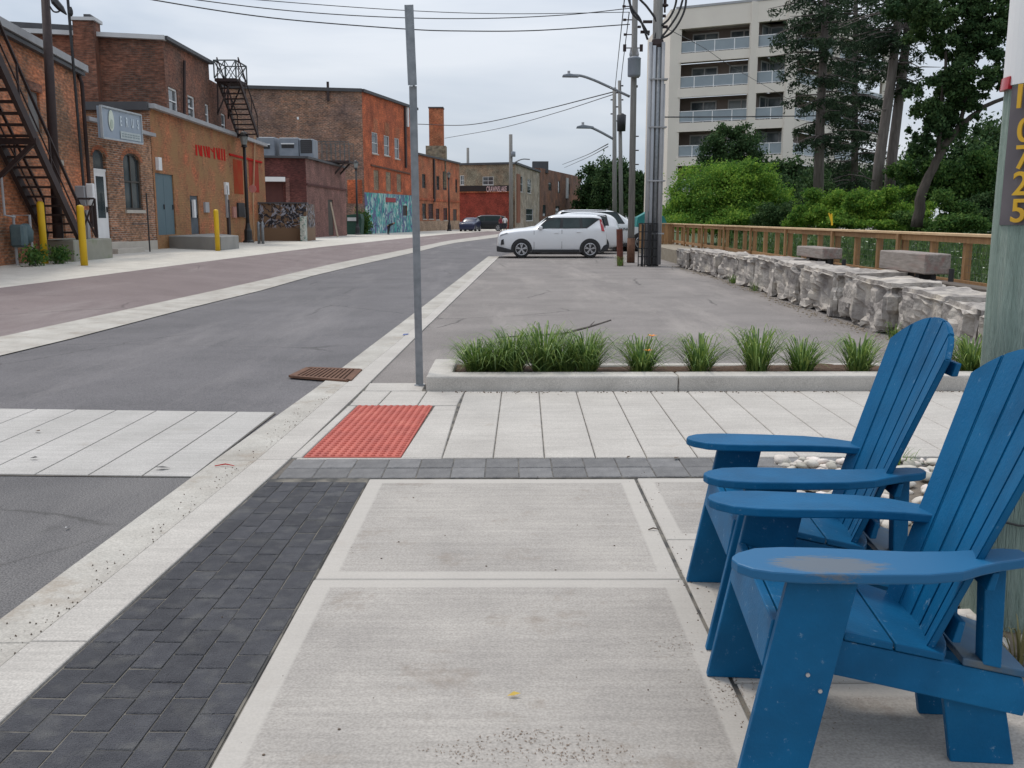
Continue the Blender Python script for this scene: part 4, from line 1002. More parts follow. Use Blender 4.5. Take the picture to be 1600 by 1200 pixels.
mb = MB(); mb.face([cpos+sn*.01+sx_*rr_*.5*math.cos(a)+up_*rr_*.45*math.sin(a)+up_*-.1 for a in np.linspace(0, 2*math.pi, 13)[:-1]]); mb.build('emblem_mark', mat('emblem_mark_green', (.32, .42, .36), (.5, .55, .45), 3), sg)
hh_ = (tl-bl).length
for ch, u in zip('ERUS', (.45, .60, .75, .90)):
    text('sign_letter', ch, hh_*.46, SP(u, .37), sx_, up_, mat('letter_pale', (.72, .80, .84)), sg)
pr_ = (SP(.42, .68), SP(.96, .68), SP(.96, .93), SP(.42, .93)); mb = MB(); mb.face(pr_); mb.build('lower_panel', mat('panel_pale', (.50, .56, .56)), sg)
mb = MB()
for v in (.76, .84): 
    for k in range(7): mb.face([SP(.45+k*.07, v-.015, .03), SP(.50+k*.07, v-.015, .03), SP(.50+k*.07, v+.015, .03), SP(.45+k*.07, v+.015, .03)])
mb.build('small_print', mat('print_grey', (.25, .32, .34)), sg)
# --- B3: ochre painted brick with the teal door and red lettering
X3a = XY(240, 35.6, 280); X3b = XY(415, 54, 300)
z3 = .22
B3, w3 = building('ochre_building', 'long ochre and orange painted brick building with teal double door and red wall lettering', [X3a, X3b, (X3b[0]-9, X3b[1]+.5), (X3a[0]-9, X3a[1]+.5)], z3, [zt(240, 167, 35.6), zt(415, 228, 54), zt(415, 228, 54), zt(240, 164, 35.6)], [br_ochre, br_ochre, br_ochre, br_mid],
    openings={0: [(245, 273, 272, 367), (298, 311, 306, 366)]})
w = w3[0]; th_ = w.holes[0]
teal = mat('teal_door_paint', (.075, .13, .155), (.09, .15, .175), 2, .55)
mid_ = (th_[0]+th_[1])/2
door(w, (th_[0], mid_-.01, th_[2], th_[3]), B3, teal, 'teal left door leaf'); door(w, (mid_+.01, th_[1], th_[2], th_[3]), B3, teal, 'teal right door leaf')
door(w, w.holes[1], B3, mat('slate_door', (.06, .075, .09), (.09, .11, .13)), 'narrow slate grey door')
z_a, z_b = zt(240, 167, 35.6)-z3, zt(415, 228, 54)-z3
MB().bar(w.P(-.05, z_a+.04, .03), w.P(w.L+.05, z_b+.04, .03), .35, .16).build('coping', coping_m, B3)
MB().bar(w3[3].P(0, zt(240, 164, 35.6)-z3+.0, .05), w3[3].P(w3[3].L, z_a+.02, .05), .3, .28).build('coping', coping_d, B3)
redp = mat('red_wall_paint', (.50, .010, .006), (.42, .014, .008), 4, .75, spec=.1)
rd = random.Random(3)
# red lettering made of slanting strokes
for k, px in enumerate(range(306, 351, 4)):
    a = w.uv(px, 226+(px-306)*.16); sl2 = (3 if k in (1, 3, 4, 8) else -2 if k in (6,) else 1)
    c_ = w.uv(px+sl2, 243+(px-306)*.19)
    mb = MB(); ww = .13
    if k == 6: c_ = w.uv(px+3, 238); a = w.uv(px-1, 232)
    mb.face([w.P(a[0]-ww, a[1], .012), w.P(a[0]+ww, a[1], .012), w.P(c_[0]+ww, c_[1], .012), w.P(c_[0]-ww, c_[1], .012)]); mb.build('painted_stroke', redp, B3)
for (r_, m_, lab) in (((365, 379, 250, 303), mat('faded_red_poster', (.36, .03, .012), (.32, .085, .03), 1.5, .85, spec=.1), 'faded red mural panel left of the lamp post'), ((389, 404, 252, 300), mat('faded_pink_poster', (.38, .035, .03), (.30, .07, .03), 1.2, .85, spec=.1), 'faded red mural panel right of the lamp post')):
    w.part('mural_panel', w.rect(*r_), .0, .012, m_, B3, lab)
w.part('cable_tray', w.rect(358, 408, 246, 249), .0, .06, redp, B3)
for r_, m_, nm in (((350, 355, 285, 304), white, 'wall_light'), ((370, 380, 317, 339), black, 'meter_box'), ((318, 324, 316, 332), coping_m, 'meter_box'), ((300, 303, 312, 340), white, 'notice_board'), ((362, 367, 323, 340), mat('pink_notice', (.42, .2, .16)), 'notice_board'), ((380, 386, 324, 340), coping_m, 'meter_box'), ((354, 357, 312, 368), iron, 'conduit_pipe'), ((352, 354, 290, 340), coping_m, 'conduit_pipe')):
    w.part(nm, w.rect(*r_), .0, .09, m_, B3)
w.part('wall_light', w.rect(243, 248, 246, 266), .0, .12, white, B3, 'white bulkhead light')
MB().tube([w.P(*w.uv(392, 330), .1), w.P(*w.uv(395, 212), .1), w.P(*w.uv(388, 208), .12)], .045, 6).build('pale_pipe', mat('pale_pipe_paint', (.45, .28, .16)), B3)
# loading dock
dk = thing('loading_dock', 'low grey concrete loading dock in front of the teal doors', 'loading dock')
na, nb_ = Gz(242, 388.6, .30), Gz(346, 393.2, .27)
dt = zt(364, 370, nb_.y)
dx = Vector((nb_.x-na.x, nb_.y-na.y, 0)); dl = Vector((w.d.x, w.d.y, 0))*2.6
mb = MB().prism([(na.x-.2, na.y), (nb_.x, nb_.y), (nb_.x+dl.x, nb_.y+dl.y), (na.x+dl.x*3-.2, na.y+dl.y*3)], .05, dt, 'xy')
mb.build('dock_slab', mat('dock_concrete', (.24, .235, .22), (.32, .31, .29), 1.3, .9, .5, 30), dk, bevel=.02)
ORG[dk] = None
# --- upper storey behind
zu = z3+.2; YU = 37.9
U0 = XY(258, YU, 120); U1 = XY(328, 44.8, 140); UL = XY(-40, 37.2, 120)
ztU = zt(258, 62, YU)
BU, wu = building('upper_brick_building', 'tall brown brick building rising behind the shop, with a chimney and white sash windows', [UL, U0, (U1[0], U1[1]), (U1[0]-16, U1[1]+.5)], z3, [zt(-40, 47, 37.2), ztU, zt(328, 100, 44.8), 8.0], [br_brown, br_brown, br_brown, br_brown],
    openings={1: [(264, 278, 138, 178), (294, 305, 150, 187), (321, 327, 163, 195)]})
w = wu[1]
for r_ in w.holes: window(w, r_, BU, white, mull=0)
MB().bar(w.P(-.1, ztU-z3+.06, .02), w.P(w.L+.1, zt(328, 100, 44.8)-z3+.06, .02), .35, .14).build('coping', coping_d, BU)
wc = wu[0]
MB().bar(wc.P(0, zt(-40, 47, 37.2)-z3+.05, .06), wc.P(wc.L+.1, ztU-z3+.05, .06), .35, .16).build('coping', coping_w, BU)
MB().bar(wc.P(0, zt(-40, 47, 37.2)-z3+.35, -.6), wc.P(wc.uv(118, 60)[0], ztU-z3+.42, -.6), .5, .2).build('roof_kerb', coping_d, BU)
MB().tube([w.P(*w.uv(284, 180), .1), w.P(*w.uv(284, 95), .1)], .06, 8).build('downpipe', iron, BU)
r_ = wc.rect(125, 157, 36, 172); wc.part('chimney', (r_[0], r_[1], r_[2], r_[3]), -.3, .5, br_brown, BU)
o = wc.part('chimney_cap', (r_[0]-.08, r_[1]+.08, r_[3], r_[3]+.12), -.36, .56, coping_w, BU); wc.part('chimney_pot', (r_[0]+.35, r_[1]-.15, r_[3]+.12, r_[3]+.26), -.2, .3, coping_d, BU)
# stair annex
Y1_, Y2_ = 44.9, 49.0
Ba, wa = building('brick_annex', 'lower brown brick wing under the rooftop stair platform', [XY(328, Y1_, 150), XY(361, Y2_, 150), (XY(361, Y2_, 150)[0]-10, Y2_+.3), (XY(328, Y1_, 150)[0]-10, Y1_+.3)], z3, [zt(330, 124, Y1_)]*4, [br_brown]*4, openings={0: [(346, 353, 178, 212)]})
window(wa[0], wa[0].holes[0], Ba, white, mull=0)
# --- fire escape on the roof
fe = thing('roof_fire_escape', 'black iron rooftop stair with cross-braced landing railing', 'fire escape')
def TP(px, py, Y): return A(px, py, Y)
Yp1 = 44.6
L1, R1 = TP(335, 122, Yp1), TP(369, 124, Yp1); Lb, Rb = TP(341, 120, Yp1+1.8), TP(369, 122, Yp1+1.8)
zP = L1.z; pad = [Vector((p.x, p.y, zP)) for p in (L1, R1, Vector((R1.x, Yp1+1.8, 0)), Vector((L1.x, Yp1+1.8, 0)))]
mb = MB().prism([(p.x, p.y) for p in pad], zP-.14, zP, 'xy'); mb.build('landing', iron, fe)
rail_h = zt(350, 94, Yp1)-zP
railm = mat('grey_green_iron', (.10, .12, .12), (.06, .07, .07), 5, .6)
for i in range(4):
    a, b = pad[i], pad[(i+1) % 4]
    mb = MB(); upv = Vector((0, 0, rail_h)); mb.bar(a+upv, b+upv, .05); mb.bar(a, a+upv, .05); nseg = 2 if i % 2 == 0 else 1
    for s_ in range(nseg):
        p = a.lerp(b, s_/nseg); q_ = a.lerp(b, (s_+1)/nseg); mb.bar(p, q_+upv, .03); mb.bar(q_, p+upv, .03); mb.bar(q_, q_+upv, .04)
    mb.build('rail_panel', railm, fe)
zB_ = zt(375, 212, 47.3); xa, xb = pad[0].x+.12, pad[1].x+.10
top_y, bot_y = Yp1+.1, 47.6
def stair(root, xa, xb, yt, zt_, yb, zb, n, m, rail=True, rh=.95, w=.07, sw=.28, depth=.24):
    for x in (xa, xb):
        MB().bar((x, yt, zt_), (x, yb, zb), w, sw).build('stringer', m, root)
        if rail:
            mb = MB(); mb.bar((x, yt, zt_+rh), (x, yb, zb+rh), .045)
            for k in range(4):
                t = k/3; y_ = yt+(yb-yt)*t; z_ = zt_+(zb-zt_)*t; mb.bar((x, y_, z_), (x, y_, z_+rh), .035)
            mb.build('handrail', m, root)
    for k in range(n):
        t = (k+.6)/n; y_ = yt+(yb-yt)*t; z_ = zt_+(zb-zt_)*t
        MB().box(((xa+xb)/2, y_, z_), (xb-xa, depth, .045)).build('tread', m, root)
stair(fe, xa, xb, top_y, zP-.05, bot_y, zB_, 11, iron, sw=.2)
for k in range(2):
    MB().bar((pad[0].x+.1, Yp1+1.6*k+.1, zP-.1), (pad[0].x+.05, Yp1+1.6*k+.1, zP-1.6), .06).build('bracket', iron, fe)
    MB().bar((pad[1].x-.25, Yp1+1.6*k+.1, zP-.1), (pad[0].x+.05, Yp1+1.6*k+.1, zP-1.5), .06).build('bracket', iron, fe)
# --- big fire escape on B1
fe2 = thing('fire_escape', 'dark iron fire escape stair descending along the near brick wall to a concrete block', 'fire escape')
w = w1[0]
xw = w.P(w.L*.6, 0, 0).x
Xo = lambda Y: s0.x+(c1[0]-s0.x)*(Y-s0.y)/(c1[1]-s0.y)
def fstair(yt, zt_, yb, zb, n, k0=.12, k1=.95, rail=True):
    def P(y, z, k): return Vector((Xo(y)+k, y, z))
    for k in (k0, k1):
        MB().bar(P(yt, zt_, k), P(yb, zb, k), .10, .26).build('stringer', iron, fe2)
        if rail:
            mb = MB(); mb.bar(P(yt, zt_+1.0, k), P(yb, zb+1.0, k), .06); mb.bar(P(yt, zt_+.5, k), P(yb, zb+.5, k), .03)
            for q in range(5):
                t = q/4; y_ = yt+(yb-yt)*t; z_ = zt_+(zb-zt_)*t; mb.bar(P(y_, z_, k), P(y_, z_+1, k), .04)
            mb.build('handrail', iron, fe2)
    for q in range(n):
        t = (q+.5)/n; y_ = yt+(yb-yt)*t; z_ = zt_+(zb-zt_)*t
        MB().box((Xo(y_)+(k0+k1)/2, y_, z_), (k1-k0, .26, .05), rz=0).build('tread', iron, fe2)
fstair(19.4, 7.0, 26.4, .98, 26, .14, 1.02)
zl_ = lambda y: .98+(26.4-y)*.86
for y_ in (23.6, 21.4):
    mb = MB(); mb.bar((Xo(y_)+.0, y_, zl_(y_)-.1), (Xo(y_)+1.1, y_, zl_(y_)-.1), .14); mb.bar((Xo(y_)+.05, y_, zl_(y_)-1.0), (Xo(y_)+1.0, y_, zl_(y_)-.15), .1); mb.build('support_bracket', iron, fe2)
mb = MB(); e0 = Vector((Xo(26.5)+1.02, 26.5, .95)); e1 = e0+Vector((.0, 1.0, 0)); e2 = e0-Vector((.45, 0, 0)); U_ = Vector((0, 0, 1.05))
e3 = e0+Vector((.42, .1, 0))
for p in (e0, e1, e3): mb.bar(p, p+U_, .05)
for p, q_ in ((e0, e1), (e0, e3)):
    mb.bar(p+U_, q_+U_, .05); mb.bar(p, q_+U_, .03); mb.bar(q_, p+U_, .03)
mb.build('landing_rail', iron, fe2)
blk = thing('concrete_block', 'square concrete landing block at the foot of the near fire escape, behind two bollards', 'concrete block')
bA, bB = A(60, 409, 26.2), A(118, 411, 25.9); bz = A(90, 375, 26.0).z
MB().prism([(bA.x, bA.y), (bB.x, bB.y), (bB.x-.05, bB.y+2.6), (bA.x-.35, bA.y+2.6)], .1, bz, 'xy').build('block', mat('mossy_concrete', (.24, .235, .19), (.33, .32, .27), 1.5, .9, .6, 30, c3=(.16, .19, .10), s3=1.5), blk, bevel=.03)
# dark wood service pole against it
P1 = A(91, 372, 26.0); T1 = A(70, -20, 26.0)
pl_ = MB().tube([P1, P1.lerp(T1, .5), T1], [.13, .12, .105], 12).build('service_pole', iron, smooth=True); tag(pl_, 'dark brown wooden pole standing in front of the near fire escape', 'pole')
mast = thing('service_mast', 'thin black cable mast rising from the grey meter box at the brick corner', 'mast')
b1p = A(133, 318, 27.4); t1p = A(120, -20, 27.4)
MB().tube([(b1p.x, 27.4, b1p.z), (b1p.x-.06, 27.4, t1p.z)], .04, 8).build('mast', black, mast)
MB().box((b1p.x-.05, 27.3, A(130, 306, 27.3).z), (.28, .18, .55)).build('meter_box', coping_m, mast, bevel=.02)
MB().box((b1p.x+.22, 27.3, A(130, 304, 27.3).z), (.2, .14, .6)).build('meter_box', white, mast, bevel=.02)
MB().box((b1p.x-.0, 27.35, .95), (.16, .16, 1.5)).build('mast_base', coping_m, mast)
MB().lathe((b1p.x, 27.4, A(121, 18, 27.4).z), [(.03, -.12), (.06, -.06), (.06, .03), (.03, .12)], 8).build('weather_head', black, mast)
# bollards
for i, (px, y0, y1, lab) in enumerate(((70.5, 413.5, 314, 'leftmost yellow steel bollard before the concrete block'), (132, 415.5, 320, 'yellow steel bollard second from the left, in front of the meter boxes'), (340.5, 392.5, 327, 'yellow steel bollard in front of the loading dock'))):
    g = Gz(px, y0, .30); z1 = A(px-2, y1, g.y).z; r_ = .088
    b = MB().lathe((g.x, g.y, g.z), [(r_, -.02), (r_, z1-g.z-.09), (r_*.93, z1-g.z-.045), (r_*.7, z1-g.z-.015), (.001, z1-g.z)], 18).build('bollard', yellow, smooth=True)
    tag(b, lab, 'bollard', 'yellow bollards')
# gas meter + plants at far left
gm = thing('gas_meter', 'teal grey gas meter and pipes on the near brick wall beneath the fire escape', 'gas meter')
gp = Vector((Xo(23.9)+.35, 23.9, .3))
tealm = mat('teal_meter', (.06, .10, .115), (.09, .14, .15), 6, .6)
MB().box(gp+Vector((0, 0, .75)), (.34, .3, .55)).build('meter_body', tealm, gm, bevel=.05)
MB().lathe(gp+Vector((.0, .35, .55)), [(.05, 0), (.16, .05), (.18, .3), (.12, .45), (.05, .5)], 12).build('regulator', tealm, gm, smooth=True)
MB().tube([gp+Vector((-.1, 0, 0)), gp+Vector((-.1, 0, 1.25)), gp+Vector((.1, .4, 1.25)), gp+Vector((.1, .4, 0))], .035, 8).build('pipe', coping_m, gm)
MB().tube([gp+Vector((-.15, -.3, 2.2)), gp+Vector((-.15, -.3, 1.25)), gp+Vector((.0, -.1, 1.2))], .03, 8).build('pipe', coping_m, gm)
for i, (dx_, dy_, lab) in enumerate(((.5, -.3, 'weedy green plant left of the gas meter'), (.55, .9, 'weedy green plant right of the gas meter by the stair foot'))):
    C_ = rng.normal(size=(500, 3))*np.array([.10, .18, .11])+np.array([gp.x+dx_, gp.y+dy_, .55]); C_[:, 2] = np.abs(C_[:, 2]-.3)+.3
    wt_ = thing('wall_weed', lab, 'plant', (gp.x+dx_, gp.y+dy_, .35), 'weeds along the near brick wall')
    leaf_quads('leaves', C_, .09, leaf_mid, wt_); MB().tube([(gp.x+dx_, gp.y+dy_, .3), (gp.x+dx_, gp.y+dy_, .6)], .015, 5).build('stem', bark, wt_)

# --- maroon building
M0 = XY(479, 64, 300); M1 = XY(541, 77, 320); ML = XY(385, 63, 300); zm = .1
zmt = zt(479, 247, 64)
BM, wm = building('maroon_building', 'low maroon painted building with a white door canopy and rooftop air units', [ML, M0, M1, (M1[0]-9, M1[1]+1)], zm, [zmt]*4, [br_maroon, br_maroon2, br_maroon2, br_maroon], openings={0: [(416, 443, 284, 345)], 1: [(513, 521, 312, 368)]})
w = wm[0]; door(w, w.holes[0], BM, mat('maroon_door', (.07, .018, .016), (.09, .025, .02)), 'dark red door under white canopy')
r_ = w.rect(414, 445, 277, 284); w.part('canopy', r_, 0, .7, white, BM)
r_ = w.rect(447, 453, 278, 345); w.part('pilaster', r_, 0, .12, br_maroon2, BM)
w = wm[1]; w.part('door', w.holes[0], -.1, -.05, mat('dark_brown', (.05, .04, .03)), BM)  # side door in one even dark brown
a_, b_ = w.uv(479.6, 288), w.uv(541, 297); MB().bar(w.P(0, a_[1], .03), w.P(w.L, b_[1], .03), .1, .12).build('string_course', br_maroon, BM)
for q in (0, 1): MB().bar(wm[q].P(0, zmt-zm+.05, .03), wm[q].P(wm[q].L, zmt-zm+.05, .03), .3, .14).build('coping', coping_d, BM)
hv = mat('hvac_grey', (.17, .195, .23), (.25, .275, .31), 2, .5)
for i, (x0, x1, y0, y1, lab) in enumerate(((402, 428, 214, 246, 'left rooftop air unit, bluish grey, partly behind the ochre wall'), (437, 466, 215, 243, 'middle rooftop air unit, grey with a dark slot'), (468, 489, 217, 243, 'right rooftop air unit with a dark grille'))):
    Yh = 66; a = A(x0, y1, Yh); b = A(x1, y0, Yh); t = thing('rooftop_air_unit', lab, 'air unit', (a.x, Yh, a.z), 'rooftop air units')
    MB().box2((a.x, Yh, zmt), (b.x, Yh+1.6, b.z)).build('casing', hv, t, bevel=.04)
    if i == 2:
        for k in range(7): MB().box2((a.x+.12, Yh-.03, a.z+.2+k*.13), (b.x-.12, Yh-.005, a.z+.27+k*.13)).build('grille_bar', coping_d, t)
        MB().box2((a.x+.08, Yh-.012, a.z+.15), (b.x-.08, Yh+.01, b.z-.1)).build('grille_back', black, t)
    else:
        MB().box2((a.x+.15, Yh-.02, (a.z+b.z)/2-.1), (b.x-.3, Yh+.01, (a.z+b.z)/2+.12)).build('slot', black, t)
        MB().box2((a.x+.12, Yh-.05, (a.z+b.z)/2+.15), (b.x-.28, Yh+.0, (a.z+b.z)/2+.22)).build('hood', white, t)
    MB().box2((a.x-.05, Yh-.1, zmt-.02), (b.x+.1, Yh+1.7, zmt+.1)).build('base_frame', white if i == 1 else coping_d, t)
# balcony bracket landing
bl_ = thing('iron_landing', 'black iron balcony landing on braces above the maroon side wall', 'balcony')
Yb = 74; a = A(500, 252, Yb); b = A(549, 253, Yb)
MB().box2((a.x, Yb-1.0, a.z-.15), (b.x, Yb+1.2, a.z)).build('landing', iron, bl_)
rh = A(520, 223, Yb).z-a.z
for yy in (Yb-1.0, Yb+1.2):
    mb = MB(); mb.bar((a.x, yy, a.z+rh), (b.x, yy, a.z+rh), .05); mb.bar((a.x, yy, a.z+rh*.5), (b.x, yy, a.z+rh*.5), .03)
    for k in range(8): x = a.x+(b.x-a.x)*k/7; mb.bar((x, yy, a.z), (x, yy, a.z+rh), .035)
    mb.build('rail_panel', railm, bl_)
for yy in (Yb-.9, Yb+1.1):
    c_ = A(513, 287, Yb); mb = MB(); mb.bar((b.x-.3, yy, a.z-.1), (c_.x, yy, c_.z), .12); mb.bar((c_.x, yy, c_.z), (c_.x-.1, yy, a.z-.1), .14); mb.bar((a.x+1.2, yy, a.z-.1), (c_.x+.5, yy, c_.z+.7), .09); mb.build('brace', iron, bl_)
MB().bar((c_.x, Yb-1, c_.z), (c_.x, Yb+1.2, c_.z), .12).build('cross_beam', iron, bl_)
# graffiti wall
gw = thing('graffiti_wall', 'low tan wall enclosure covered in black and white graffiti scrawl', 'wall')
g0, g1 = XY(401, 52, 350), XY(479, 52.5, 350); zgt = zt(440, 318, 52)
def graffiti(name, base, inks, scale, lo, hi, zr=None, stretchz=1):
    m, t, p = nodes_mat(name); L = t.links.new; p.inputs['Roughness'].default_value = .8
    tcn = N(t, 'ShaderNodeTexCoord'); col = None
    vec = tcn.outputs['Object']
    if stretchz != 1: mpz = N(t, 'ShaderNodeMapping'); mpz.inputs['Scale'].default_value = (1, 1, stretchz); L(vec, mpz.inputs[0]); vec = mpz.outputs[0]
    wn = N(t, 'ShaderNodeTexNoise'); wn.inputs['Scale'].default_value = scale*.8; L(vec, wn.inputs['Vector'])
    mxv = N(t, 'ShaderNodeMixRGB'); mxv.inputs[0].default_value = .35; L(vec, mxv.inputs[1]); L(wn.outputs['Color'], mxv.inputs[2])
    prev = base
    rgb = N(t, 'ShaderNodeRGB'); rgb.outputs[0].default_value = (*base, 1); col = rgb.outputs[0]
    for i, ink in enumerate(inks):
        n = N(t, 'ShaderNodeTexNoise', noise_dimensions='4D'); n.inputs['W'].default_value = i*3.7; n.inputs['Scale'].default_value = scale*(1+.35*i); n.inputs['Detail'].default_value = 4; n.inputs['Distortion'].default_value = 1.6; L(mxv.outputs[0], n.inputs['Vector'])
        r = N(t, 'ShaderNodeValToRGB'); r.color_ramp.elements[0].position = lo; r.color_ramp.elements[0].color = (0, 0, 0, 1); r.color_ramp.elements[1].position = lo+.02; r.color_ramp.elements[1].color = (1, 1, 1, 1)
        e2 = r.color_ramp.elements.new(hi); e2.color = (1, 1, 1, 1); e3 = r.color_ramp.elements.new(hi+.02); e3.color = (0, 0, 0, 1)
        L(n.outputs['Fac'], r.inputs[0]); fac = r.outputs[0]
        if zr:
            sp2 = N(t, 'ShaderNodeSeparateXYZ'); L(vec, sp2.inputs[0]); g = N(t, 'ShaderNodeMapRange'); g.inputs['From Min'].default_value = zr[0]; g.inputs['From Max'].default_value = zr[0]+.15; L(sp2.outputs[2], g.inputs[0])
            mu = N(t, 'ShaderNodeMath', operation='MULTIPLY'); L(fac, mu.inputs[0]); L(g.outputs[0], mu.inputs[1]); fac = mu.outputs[0]
        mx = N(t, 'ShaderNodeMixRGB'); L(fac, mx.inputs[0]); L(col, mx.inputs[1]); mx.inputs[2].default_value = (*ink, 1); col = mx.outputs[0]
    L(col, p.inputs['Base Color']); return m
grm = graffiti('graffiti_tan', (.17, .10, .055), [(.015, .015, .02), (.02, .02, .03), (.30, .31, .36), (.01, .01, .015)], 1.1, .48, .525, (.9,))
MB().prism([g0, g1, (g1[0]-.2, 55.8), (g0[0]-.2, 55.8)], .05, zgt, 'xy').build('wall', grm, gw)
MB().prism([(g0[0]-.05, 51.9), (g1[0]+.06, 52.4), (g1[0]+.06, 52.9), (g0[0]-.05, 52.4)], zgt, zgt+.07, 'xy').build('cap', coping_d, gw)
pp = XY(469, 51.85, 350); MB().box2((pp[0], 51.8, .05), (g1[0]+.03, 52.45, zt(470, 338, 52))).build('pier', graffiti('graffiti_pale', (.36, .38, .34), [(.1, .2, .16), (.5, .5, .45)], 2.5, .47, .55), gw)
for i, px in enumerate((405, 411)):
    g = Gz(px, 382, .3); tag(MB().lathe((g.x, g.y, g.z), [(.07, 0), (.07, 1.0), (.03, 1.05)], 10).build('grey_bollard', steel, smooth=True), 'short grey steel post beside the graffiti wall, %s of the two' % ('left' if i == 0 else 'right'), 'bollard', 'grey posts by the graffiti wall')
bd = A(517, 316, 70); be = Gz(532, 372, .1)
tag(MB().bar((be.x, be.y-1, .1), (bd.x-.1, be.y+.3, bd.z), .12, .04).build('leaning_board', mat('pale_board', (.42, .33, .24))), 'pale wooden board leaning against the maroon side wall', 'board')
# --- B4: big rubble brick cross wall, orange facade, mural
C4 = XY(568, 88, 250); R4 = XY(652, 103, 250); L4 = XY(318, 85.5, 200); z4 = -.02
zt4 = zt(568, 143, 88)
B4, w4 = building('tall_brick_building', 'three-storey brick building with rough brown side wall and bright orange facade above a turquoise mural', [L4, C4, R4, (R4[0]-22, R4[1])], z4, [zt(318, 136, 85.5), zt4, zt(650, 172, 103), zt(650, 172, 103)], [br_rubble, br_orange, br_orange, br_orange],
    openings={1: [(581, 590.5, 207, 240), (600, 608.5, 212, 243), (616.5, 624, 216, 248), (584, 592, 266, 297), (603, 611, 269, 299), (620, 627, 272, 300), (629, 636, 321, 337)]})
w = w4[1]
for k, r_ in enumerate(w.holes[:3]): window(w, r_, B4, white, mull=0)
for r_ in w.holes[3:6]: w.part('bricked_window', r_, -.12, -.04, br_buff, B4)
w.part('dark_hatch', w.holes[6], -.12, -.05, black, B4)
for r_ in ((583, 590, 185, 206), (601, 608, 192, 211), (617, 624, 199, 215)): w.part('bricked_window', w.rect(*r_), -.0, .02, br_orange2, B4)
a_, b_ = w.uv(579, 258), w.uv(640, 271.5); MB().bar(w.P(a_[0], a_[1], .05), w.P(b_[0], b_[1], .05), .12, .14).build('string_course', br_brown, B4)
MB().bar(w.P(0, zt4-z4+.1, .02), w.P(w.L, zt(650, 172, 103)-z4+.1, .02), .4, .25).build('coping', coping_d, B4)
wr = w4[0]; MB().bar(wr.P(0, zt(318, 136, 85.5)-z4+.1, .02), wr.P(wr.L, zt4-z4+.1, .02), .4, .28).build('coping', coping_d, B4)
mur = graffiti('turquoise_mural', (.14, .44, .42), [(.28, .52, .48), (.03, .16, .22), (.48, .62, .58), (.05, .34, .30), (.12, .12, .25)], .6, .47, .545, stretchz=.45)
mr_ = w.rect(571, 646, 302, 366); tl_ = w.uv(572, 300)[1]; tr_ = w.uv(645, 306)[1]
mr_ = (.01, w.uv(646, 330)[0], 0.01, (tl_+tr_)/2); w.part('mural', (mr_[0], w.holes[6][0], mr_[2], mr_[3]), .0, .03, mur, B4)
w.part('mural', (w.holes[6][1], mr_[1], mr_[2], mr_[3]), .0, .03, mur, B4)
w.part('mural', (w.holes[6][0], w.holes[6][1], mr_[2], w.holes[6][2]), .0, .03, mur, B4); w.part('mural', (w.holes[6][0], w.holes[6][1], w.holes[6][3], mr_[3]), .0, .03, mur, B4)
w.part('red_sign', w.rect(602, 617, 309, 316), .03, .09, mat('sign_dull_red', (.36, .05, .06)), B4)
w.part('downpipe', w.rect(631.5, 633.5, 168, 262), 0, .15, iron, B4); w.part('pale_pipe', w.rect(635, 637, 166, 198), 0, .15, white, B4)
wr.part('painted_patch', wr.rect(543, 566, 281, 318), 0, .012, br_orange, B4)
r_ = wr.rect(510.5, 514.5, 128, 158); wr.part('vent_pipe', r_, .02, .2, iron, B4)
r_ = wr.rect(464, 467, 183, 187); wr.part('wall_light', r_, 0, .2, white, B4)
# dumpster, bush by wall
dp = thing('dumpster', 'dark green dumpster in the corner by the mural', 'dumpster'); a = A(540, 366, 84); b = A(563, 334, 84)
MB().prism([(a.x, .0), (b.x, .0), (b.x+.1, b.z*.75), (b.x, b.z), (a.x, b.z*.95), (a.x-.1, b.z*.7)], 84, 85.6, 'xz').build('body', mat('dumpster_green', (.012, .05, .035), (.02, .07, .045), 3, .6), dp, bevel=.03)
MB().box2((a.x-.05, 83.95, b.z*.78), (b.x+.05, 85.7, b.z*.82)).build('lid', black, dp); MB().box2((a.x+.2, 83.9, 1.2), (a.x+1.0, 84, 1.5)).build('label_plate', coping_w, dp)
C_ = rng.normal(size=(2500, 3))*np.array([.35, .35, .55])+np.array([XY(569, 87, 340)[0]-.1, 86.6, .9]); C_[:, 2] = np.abs(C_[:, 2])
tag(leaf_quads('wall_bush', C_, .2, leaf_mid, None), 'green climbing bush at the brick corner beside the mural', 'bush')
# --- B5
A5 = XY(653, 106, 300); E5 = XY(718, 125, 300)
t5 = (zt(653, 243, 106)+zt(718, 255, 125))/2
B5, w5 = building('orange_brick_building', 'two-storey orange brick building with paired dark windows beyond the mural', [A5, E5, (E5[0]-14, E5[1]), (A5[0]-14, A5[1])], -.02, [t5]*4, [br_orange2]*4,
   openings={0: [(660, 666, 318, 342), (669.5, 677, 318, 342), (681, 686.5, 326, 343), (693, 699, 325, 344), (708, 714, 327, 358), (659.5, 665, 272, 294), (682, 686.5, 275, 297), (692, 698, 268, 297), (711.5, 714.5, 280, 301)]})
w = w5[0]
for k, r_ in enumerate(w.holes):
    if k == 4: door(w, r_, B5, dark_frame, handle=False)
    else: window(w, r_, B5, dark_frame, mull=0, sill=k < 4)
w.part('plinth', (.02, w.L-.02, 0, w.uv(680, 345)[1]), 0, .05, brick_mat('plinth_pale', (.42, .30, .20), (.38, .26, .17), (.35, .25, .18)), B5)
w.part('string_course', (.02, w.L-.02, w.uv(680, 314)[1], w.uv(680, 311)[1]), 0, .08, br_orange, B5)
MB().bar(w.P(0, t5+.1, 0), w.P(w.L, t5+.1, 0), .4, .2).build('coping', coping_d, B5)
w.part('downpipe', w.rect(676.5, 678.5, 249, 315), 0, .15, iron, B5)
